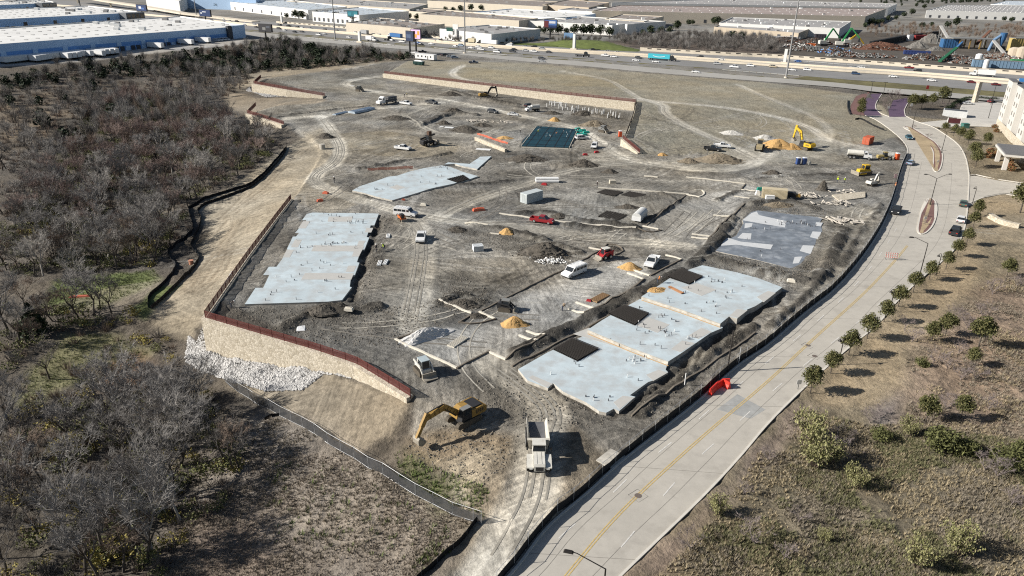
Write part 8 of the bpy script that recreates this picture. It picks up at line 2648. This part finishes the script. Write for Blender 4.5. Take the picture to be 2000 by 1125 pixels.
def joined(name,items,protos,per,m,label,cat,kind='stuff'):
 V = []
 rg = np.random.default_rng(len(items) + len(name))
 for x,y,s,*sx in items:
  p = protos[rg.integers(len(protos))]
  a = rg.uniform(0,6.28)
  c_,s_ = math.cos(a),math.sin(a)
  Q = p @ np.array([[c_,s_,0],[-s_,c_,0],[0,0,1]]) * (s if not sx else np.array([s,s,sx[0]]))
  V.append(Q + np.array([x,y,ht(x,y)]))
 if not V:
  return
 V = np.concatenate(V)
 n = len(V) // per
 me = bpy.data.meshes.new(name)
 me.vertices.add(len(V))
 me.vertices.foreach_set('co',V.ravel())
 me.loops.add(len(V))
 me.loops.foreach_set('vertex_index',np.arange(len(V)))
 me.polygons.add(n)
 me.polygons.foreach_set('loop_start',np.arange(0,len(V),per))
 me.polygons.foreach_set('loop_total',np.full(n,per))
 me.update(calc_edges=True)
 me.materials.append(m)
 return link(name,me,kind=kind,label=label,cat=cat)
for k_,nm in (('grey','grey'),('red','reddish'),('dark','dark'),('pale','pale'),('brown','brown')):
 joined('far_wood',[(x,y,s) for x,y,kk,s in rest if kk == k_],LOWB,3,M_BK[k_],f'far part of the left wood, {nm} leafless crowns','trees')
joined('far_wood',[(x,y,s) for x,y,kk,s in rest if kk == 'cedar'],LOWC,4,M_LV['cedar'],'far part of the left wood, dark evergreen crowns','trees')
def low_bush(seed,h=1.6,n=46):
 rg = np.random.default_rng(seed)
 a = rg.uniform(0,6.28,n)
 t = np.sqrt(rg.random(n))
 base = np.stack([.35 * t * np.cos(a),.35 * t * np.sin(a),np.zeros(n) - .1],1)
 tip = np.stack([1.1 * t * np.cos(a),1.1 * t * np.sin(a),h * (1 - .5 * t ** 2) * rg.uniform(.5,1.1,n)],1) + rg.normal(0,.12,(n,3))
 w = rg.normal(size=(n,3))
 w /= np.linalg.norm(w,axis=1)[:,None]
 w *= .035
 return np.stack([base - w,base + w,tip],1).reshape(-1,3)
BUSH = [low_bush(400 + s) for s in range(6)]
LEAFB = [leaves(np.random.default_rng(500 + s),blob_pts(500 + s,120,1.1,1.1,.8,.7,9,.4,.35),.095,1.5,.2)[0] for s in range(5)]
def scatter(polys,n,smin,smax,patch=None):
 out = []
 P_ = [gl(*p) for p in polys]
 ar = [abs(sum(q[i][0] * q[(i + 1) % len(q)][1] - q[(i + 1) % len(q)][0] * q[i][1] for i in range(len(q)))) for q in P_]
 for q,a in zip(P_,ar):
  xs,ys = [p[0] for p in q],[p[1] for p in q]
  m_ = int(n * a / sum(ar))
  X_ = nrg.uniform(min(xs),max(xs),m_ * 4)
  Y_ = nrg.uniform(min(ys),max(ys),m_ * 4)
  k_ = inpoly(X_,Y_,q)
  if patch is not None:
   k_ &= nrg.random(len(X_)) < smooth(.42,.58,fbm(X_,Y_,7.0,patch,3))
  for x,y in list(zip(X_[k_],Y_[k_]))[:m_]:
   out.append((x,y,vr.uniform(smin,smax)))
 return out
allw = [z[0] for z in ZONES]
mid = [[(0,740),(60,690),(130,640),(220,640),(300,690),(330,760),(220,765),(110,775),(0,815)]]
joined('undergrowth',scatter(allw + mid,3000,.6,1.5),BUSH,3,M_BK['brown'],'brown twiggy undergrowth across the left wood','brush')
joined('undergrowth',scatter(allw,2400,.7,1.7),BUSH,3,M_BK['dark'],'dark twiggy undergrowth across the left wood','brush')
joined('undergrowth',scatter([ZONES[0][0],ZONES[3][0],ZONES[4][0],ZONES[2][0]],1200,.5,1.7),LEAFB,4,M_LV['olive'],'olive green leafy undergrowth in the left wood','brush')
joined('undergrowth',scatter([ZONES[3][0],ZONES[4][0],[(40,420),(120,420),(110,480),(40,480)],[(240,480),(310,480),(300,520),(240,520)]],130,.5,1.4),LEAFB,4,M_LV['yell'],'yellowish leafy undergrowth in the left wood','brush')
joined('undergrowth',scatter([ZONES[1][0]],600,.9,2.0),LEAFB,4,M_LV['cedar'],'dark evergreen brush at the far edge of the left wood','brush')

OAKS = [(1582,768,1.12),(1622,729,.98),(1657,694,1.12),(1693,661,1.15),(1726,629,1.02),(1754,599,1.08),(1783,571,1.05),(1814,547,1.05),(1847,525,.95),(1868,501,1.0),(1887,478,1.0),(1900,444,1.05),(1907,423,1.1)]
for i,(a,b,s) in enumerate(OAKS):
 plant('young_oak',OAK[i % 4],gp(a,b),(s,s,s * 1.05),i * 1.3,f'young round oak in the row beside the street, {nth(i)} from the camera','tree','young oaks along the street')
for i,(a,b,s,lab) in enumerate(((1818,669,1.0,'olive evergreen tree left of its taller neighbour on the dry slope'),(1846,655,1.1,'olive evergreen tree on the dry slope, second from the street'),(1911,677,1.4,'largest olive evergreen tree on the dry slope'),(1897,714,.85,'small evergreen tree in front of the largest one'),(1876,818,.95,'slim young evergreen alone on the dry slope'),
        (1808,824,1.1,'dark young evergreen among grey shrubs on the slope'),(1966,541,1.05,'round evergreen tree near the right edge by the slope top'),(1681,216,1.5,'evergreen tree on the red brick sidewalk, far one'),(1680,228,1.4,'evergreen tree on the red brick sidewalk, near one'),(1780,214,1.9,'leftmost dark evergreen in the entry hedge'),(1799,213,1.7,'second dark evergreen in the entry hedge'),(1819,208,1.6,'third dark evergreen in the entry hedge'),
        (1839,203,2.1,'tallest dark evergreen at the end of the entry hedge'),(1845,259,1.1,'first small oak in the hotel lawn row'),(1862,266,1.2,'second small oak in the hotel lawn row'),(1874,273,1.3,'third small oak in the hotel lawn row'),(1890,282,1.4,'fourth small oak in the hotel lawn row'),(1899,308,1.5,'fifth oak in the hotel lawn row, nearest the corner'),(1905,326,1.5,'oak at the street corner before the hotel'),(1992,416,2.3,'large oak at the right edge above the stone wall'),(1925,286,1.3,'dark shrub tree by the hotel canopy'))):
 plant('evergreen_tree',OAK[i % 4],gp(a,b),(s,s,s),i * .9,lab,'tree','planted evergreens on the right')
for i,(a,b,s,lab) in enumerate(((1578,858,1.45,'tall yellow-green shrub behind the biggest one'),(1590,912,1.65,'tall feathery yellow-green shrub, the biggest on the right slope'),(1622,905,1.1,'yellow-green shrub joined to the biggest one'),(1668,953,1.0,'slim yellow-green shrub right of the biggest one'),(1790,1108,1.15,'yellow-green shrub near the bottom edge'),(1868,1083,1.3,'rounded yellow-green shrub near the bottom right'),(1608,1058,.55,'tiny yellow-green shrub in the brush'),(1773,852,.95,'yellow-green shrub between dark ones on the slope'),(1400,1005,.9,'loose grey-green shrub beside the kerb'),(1660,30,0,''))):
 if s:
  plant('feathery_shrub',WILLOW[i % 3],gp(a,b),(s,s,s),i * 1.1,lab,'shrub','feathery yellow-green shrubs',('stem','foliage'))
for i,(a,b,s,lab) in enumerate(((1718,860,1.0,'low olive shrub left of the feathery one on the slope'),(1836,880,1.5,'wide dark olive shrub on the slope'),(1862,884,1.3,'dark olive shrub joined to the wide one'),(1888,888,1.0,'small dark shrub right of the wide one'),(1963,912,1.4,'dark shrub near the right edge of the slope'),(1996,900,1.2,'bright olive shrub at the right edge'),(1800,716,.8,'small dark bush in the grass clumps'))):
 plant('olive_shrub',OLIVE_S[i % 2],gp(a,b),(s,s,s),i * 1.7,lab,'shrub','olive shrubs on the slope',('stem','foliage'))
for i,(a,b,s) in enumerate(((1935,300,1.2),(1945,306,1.1),(1928,308,1.0),(1970,318,1.0),(1972,326,1.0),(1975,334,1.0),(1942,250,.9),(1946,258,.9))):
 plant('rusty_shrub',RUSTB[0],gp(a,b),(s,s,s),i,f'rust-coloured ornamental shrub by the hotel, {nth(i)} in the bed','shrub','rust-coloured shrubs by the hotel',('stem','foliage'))
BS = [(1780,668,1.3),(1768,640,1.0),(1860,625,1.3),(1890,640,1.2),(1920,620,1.3),(1940,575,1.3),(1985,560,1.2),(1822,708,1.0),(1850,720,1.1),(1875,742,1.1),(1905,742,1.2),(1870,690,1.0),(1700,826,1.0),(1720,815,.9),(1850,800,1.0),(1930,800,1.2),(1345,1072,1.1),(1475,1062,1.3),(1530,1092,1.0),(1560,1020,.9),(1450,965,.8),(1500,900,.9),(1925,920,1.2),(1950,935,1.1),(1975,985,1.2),(1640,870,1.3),(1655,900,1.2),
  (1812,400,.8),(1806,425,.6),(1802,440,.6),(1785,252,.9),(1812,270,.9),(1830,295,.8),(1726,205,1.8),(1740,198,2.2),(1755,195,2.0),(1730,215,1.5),(1845,212,1.5),(1868,212,1.0)]
for i,(a,b,s) in enumerate(BS):
 x,y,z = gp(a,b)
 where = 'on the dry slope' if i < 27 else ('on a street island' if i < 33 else 'in the entry planting')
 k_ = i if i < 27 else (i - 27 if i < 33 else i - 33)
 link('bare_shrub',BSHRUB[i % 3],loc=(x,y,z),rz=i * .7,sc=s,label=f'bare purplish shrub {where}, {nth(k_)} in its group',cat='shrub',group='bare purplish shrubs ' + where)
FT = [(1052,66),(1063,67),(1076,68),(1090,68.5),(1107,69),(1122,70),(1140,70),(1156,70),(1172,71),(1190,72),(1255,70),(1272,69),(1290,68),(1308,66),(1320,60),(1345,50),(1352,49),(1400,47),(1395,49),(1700,52),(1712,50),(1722,47),(1735,42),(1690,55),(1750,40),(1765,34),(1780,30),(1710,34),(1725,28),(1740,24),(1800,56),(1818,53),(1850,55),(1868,52),(870,24),(885,24),(900,24),(920,22),(940,21),(960,20),(985,19),(820,20),(655,44),(738,40),(760,38),(780,40),(800,38),(815,40),(1005,58),(960,52),
  (350,14),(365,15),(380,16),(395,17),(410,17),(425,18),(440,18),(340,11),(1100,9),(1115,9),(1130,10),(1145,10),(1160,11),(1175,12),(1960,42),(1975,44),(590,38),(600,37),(620,40),(1430,78),(1445,80),(560,36),(578,36),(1855,20),(1660,8),(1680,6),(1790,14),(1760,12),(1805,18)]
for i,(a,b) in enumerate(sorted(FT)):
 x,y = pz(a,b,3)
 s = vr.uniform(.75,1.35)
 r = plant('roadside_tree',RND[i % 3],(x,y,2.9),(s,s,s),i,f'dark round evergreen beyond the highway, {nth(i)} from the left','tree','dark round trees beyond the highway')
def far_band(name,poly,n,protos,per,m,label,smin,smax):
 P_ = [pz(a,b,3) for a,b in poly]
 xs,ys = [p[0] for p in P_],[p[1] for p in P_]
 X_,Y_ = nrg.uniform(min(xs),max(xs),n * 4),nrg.uniform(min(ys),max(ys),n * 4)
 k_ = inpoly(X_,Y_,P_)
 joined(name,[(x,y,vr.uniform(smin,smax)) for x,y in list(zip(X_[k_],Y_[k_]))[:n]],protos,per,m,label,'trees')
far_band('far_wood',[(1180,80),(1260,76),(1360,72),(1500,78),(1530,104),(1420,103),(1300,100),(1230,94)],240,LOWB,3,M_BK['dark'],'grey belt of bare trees beyond the highway at right of centre',.7,1.2)
far_band('far_wood',[(1180,80),(1260,76),(1360,72),(1500,78),(1530,104),(1420,103),(1300,100),(1230,94)],160,LOWB,3,M_BK['grey'],'paler bare trees within the belt beyond the highway',.6,1.1)
far_band('far_wood',[(1680,60),(1780,50),(1860,60),(1990,50),(2040,60),(2040,90),(1900,78),(1720,78)],200,LOWB,3,M_BK['brown'],'brown bare trees behind the scrapyard',.6,1.1)
far_band('far_wood',[(1720,10),(1820,8),(2040,0),(2040,-3),(1800,-3),(1720,2)],200,RND and LOWC,4,M_LV['cedar'],'dark distant trees along the top right',.9,1.5)
far_band('far_wood',[(860,78),(1060,82),(1180,80),(1180,84),(1000,86),(860,82)],90,LOWB,3,M_BK['dark'],'thin bare brush before the dark walled building',.4,.8)
far_band('far_wood',[(680,60),(800,69),(870,72),(870,76),(780,72),(680,63)],90,LOWB,3,M_BK['grey'],'bare brush before the low beige warehouse',.4,.8)
mound(1150,92,46,16,5,mat('mound grass',(.105,.130,.038),.95,.25,.3),'grassy green mound between the far lanes and the bare belt',-.45,.03,'mound','grass_mound',z=3.0)
hp = [gp(a,b) for a,b in ((1850,214),(1862,206),(1876,199),(1890,194),(1915,194),(1945,196))]
hpts = resample(hp,1.6)
joined('hedge',[(p[0],p[1],1.1) for p in hpts for _ in (0,1)],LEAFB,4,M_LV['cedar'],'dark clipped hedge between frontage road and hotel lot','hedge',kind='thing')

# ---------------------------------------------------------------- grass: too many blades to count
def tuft(seed,n=9,h=.5,r=.15):
 rg = np.random.default_rng(seed)
 a = rg.uniform(0,6.28,n)
 base = np.stack([r * .5 * np.cos(a),r * .5 * np.sin(a),np.zeros(n) - .05],1)
 tip = np.stack([r * 2.0 * np.cos(a),r * 2.0 * np.sin(a),h * rg.uniform(.5,1.1,n)],1)
 w = np.stack([-np.sin(a),np.cos(a),np.zeros(n)],1) * .035
 return np.stack([base - w,base + w,tip],1).reshape(-1,3)
TUFT = [tuft(600 + s) for s in range(6)]
M_G1,M_G2,M_G3,M_G4 = mat('straw grass',(.335,.275,.175),.9,.2,1),mat('grey brown grass',(.24,.205,.155),.9,.25,1),mat('olive grass',(.17,.165,.085),.9,.25,1),mat('green weeds',(.13,.17,.05),.9,.3,1)
slope = [[(1770,690),(1850,620),(1920,560),(2050,520),(2050,860),(1900,850),(1770,820)],[(1560,800),(1700,830),(1780,830),(2050,870),(2050,1160),(1250,1160),(1400,1010),(1480,890)]]
joined('dry_grass',scatter(slope,14000,.4,1.05,1),TUFT,3,M_G1,'straw coloured grass tufts over the right slope','grass')
joined('dry_grass',scatter(slope,15000,.4,1.1,3),TUFT,3,M_G2,'grey-brown dry weeds over the right slope','grass')
joined('olive_grass',scatter([slope[1]],12000,.4,1.1,6),TUFT,3,M_G3,'olive green low growth over the near right slope','grass')
lowf = [[(430,800),(560,822),(760,930),(930,1026),(900,1060),(815,1135),(420,1180),(300,1125),(360,1000)]]
joined('dry_grass',scatter(lowf,6000,.35,.8,2),TUFT,3,mat('grey straw',(.29,.245,.195),.9,.25,1),'grey straw stubble in the lower left field','grass')
joined('brown_weeds',scatter(lowf,4000,.4,1.0,4),TUFT,3,M_G2,'brown dead weeds in the lower left field','grass')
joined('green_weeds',scatter([[(520,900),(700,920),(900,1030),(830,1110),(520,1060)]],150,.7,1.5),TUFT,3,M_G4,'green weed tufts dotted over the lower left field','weeds')
joined('green_weeds',scatter([[(770,880),(850,915),(960,955),(945,1010),(860,985),(780,935)],[(840,1060),(880,1080),(820,1120),(800,1110)]],420,.5,1.2),TUFT,3,M_G4,'green weeds beside the haul road inside the fence','weeds')
joined('meadow_grass',scatter([[(92,596),(110,548),(190,536),(300,527),(316,548),(215,592),(120,606)],[(30,770),(90,690),(130,655),(215,652),(290,690),(250,730),(120,760),(40,800)]],2600,.4,.9),TUFT,3,mat('meadow green',(.17,.19,.075),.9,.3,1),'short green meadow grass in the left clearings','grass')
lawn = [[(1580,762),(1660,690),(1720,645),(1755,600),(1840,525),(1890,455),(1925,470),(1900,560),(1830,640),(1770,690),(1760,790),(1690,800),(1600,790)]]
joined('mown_grass',scatter(lawn,2600,.22,.42),TUFT,3,M_G1,'short dormant lawn between the street and the slope','grass')
M_CLOD = mat('clay clods',(.165,.148,.122),.95,.3,3)
dug = [[(1205,808),(1310,728),(1420,640),(1530,562),(1560,530),(1612,440),(1650,430),(1590,540),(1500,600),(1420,700),(1330,775),(1230,850)],[(800,850),(870,830),(1010,850),(1010,900),(940,950),(860,925),(790,890)],[(980,690),(1120,640),(1240,575),(1370,512),(1400,490),(1400,500),(1180,620),(1000,715)],[(742,418),(770,420),(740,520),(705,600),(690,592),(700,540)],[(1375,518),(1400,495),(1550,530),(1600,500),(1640,520),(1560,545),(1520,552)],
  [(930,740),(1000,730),(1180,808),(1190,830),(1040,840),(960,830),(930,800)],[(880,445),(960,455),(1060,470),(1110,490),(1080,520),(1000,500),(900,470)],[(470,600),(640,600),(760,600),(860,585),(860,640),(790,680),(620,670),(430,612)],[(1440,408),(1470,395),(1580,400),(1640,420),(1610,425),(1470,410)],[(850,545),(900,530),(960,575),(950,600),(880,620)]]
sc_ = scatter(dug,8000,.05,.20)
def clod_mesh(items,name,m):
 base = np.array([(1,0,0),(-1,0,0),(0,1,0),(0,-1,0),(0,0,1),(0,0,-1)],float)
 tri = np.array([(0,2,4),(2,1,4),(1,3,4),(3,0,4),(2,0,5),(1,2,5),(3,1,5),(0,3,5)])
 n = len(items)
 rg = np.random.default_rng(9)
 P_ = np.array([(x,y,ht(x,y) + s * .15) for x,y,s in items])
 S_ = np.array([s for _,_,s in items])[:,None,None]
 V = base[None] * rg.uniform(.6,1.2,(n,6,1)) * S_ * np.array([1,1,.7]) + rg.normal(0,.15,(n,6,3)) * S_ + P_[:,None]
 F_ = (tri[None] + 6 * np.arange(n)[:,None,None]).reshape(-1,3)
 me = bpy.data.meshes.new(name)
 me.from_pydata(V.reshape(-1,3).tolist(),[],F_.tolist())
 me.materials.append(m)
 return me
link('clay_clods',clod_mesh(sc_,'clay_clods',M_CLOD),kind='stuff',label='loose dark clay clods on the dug ground',cat='clods')
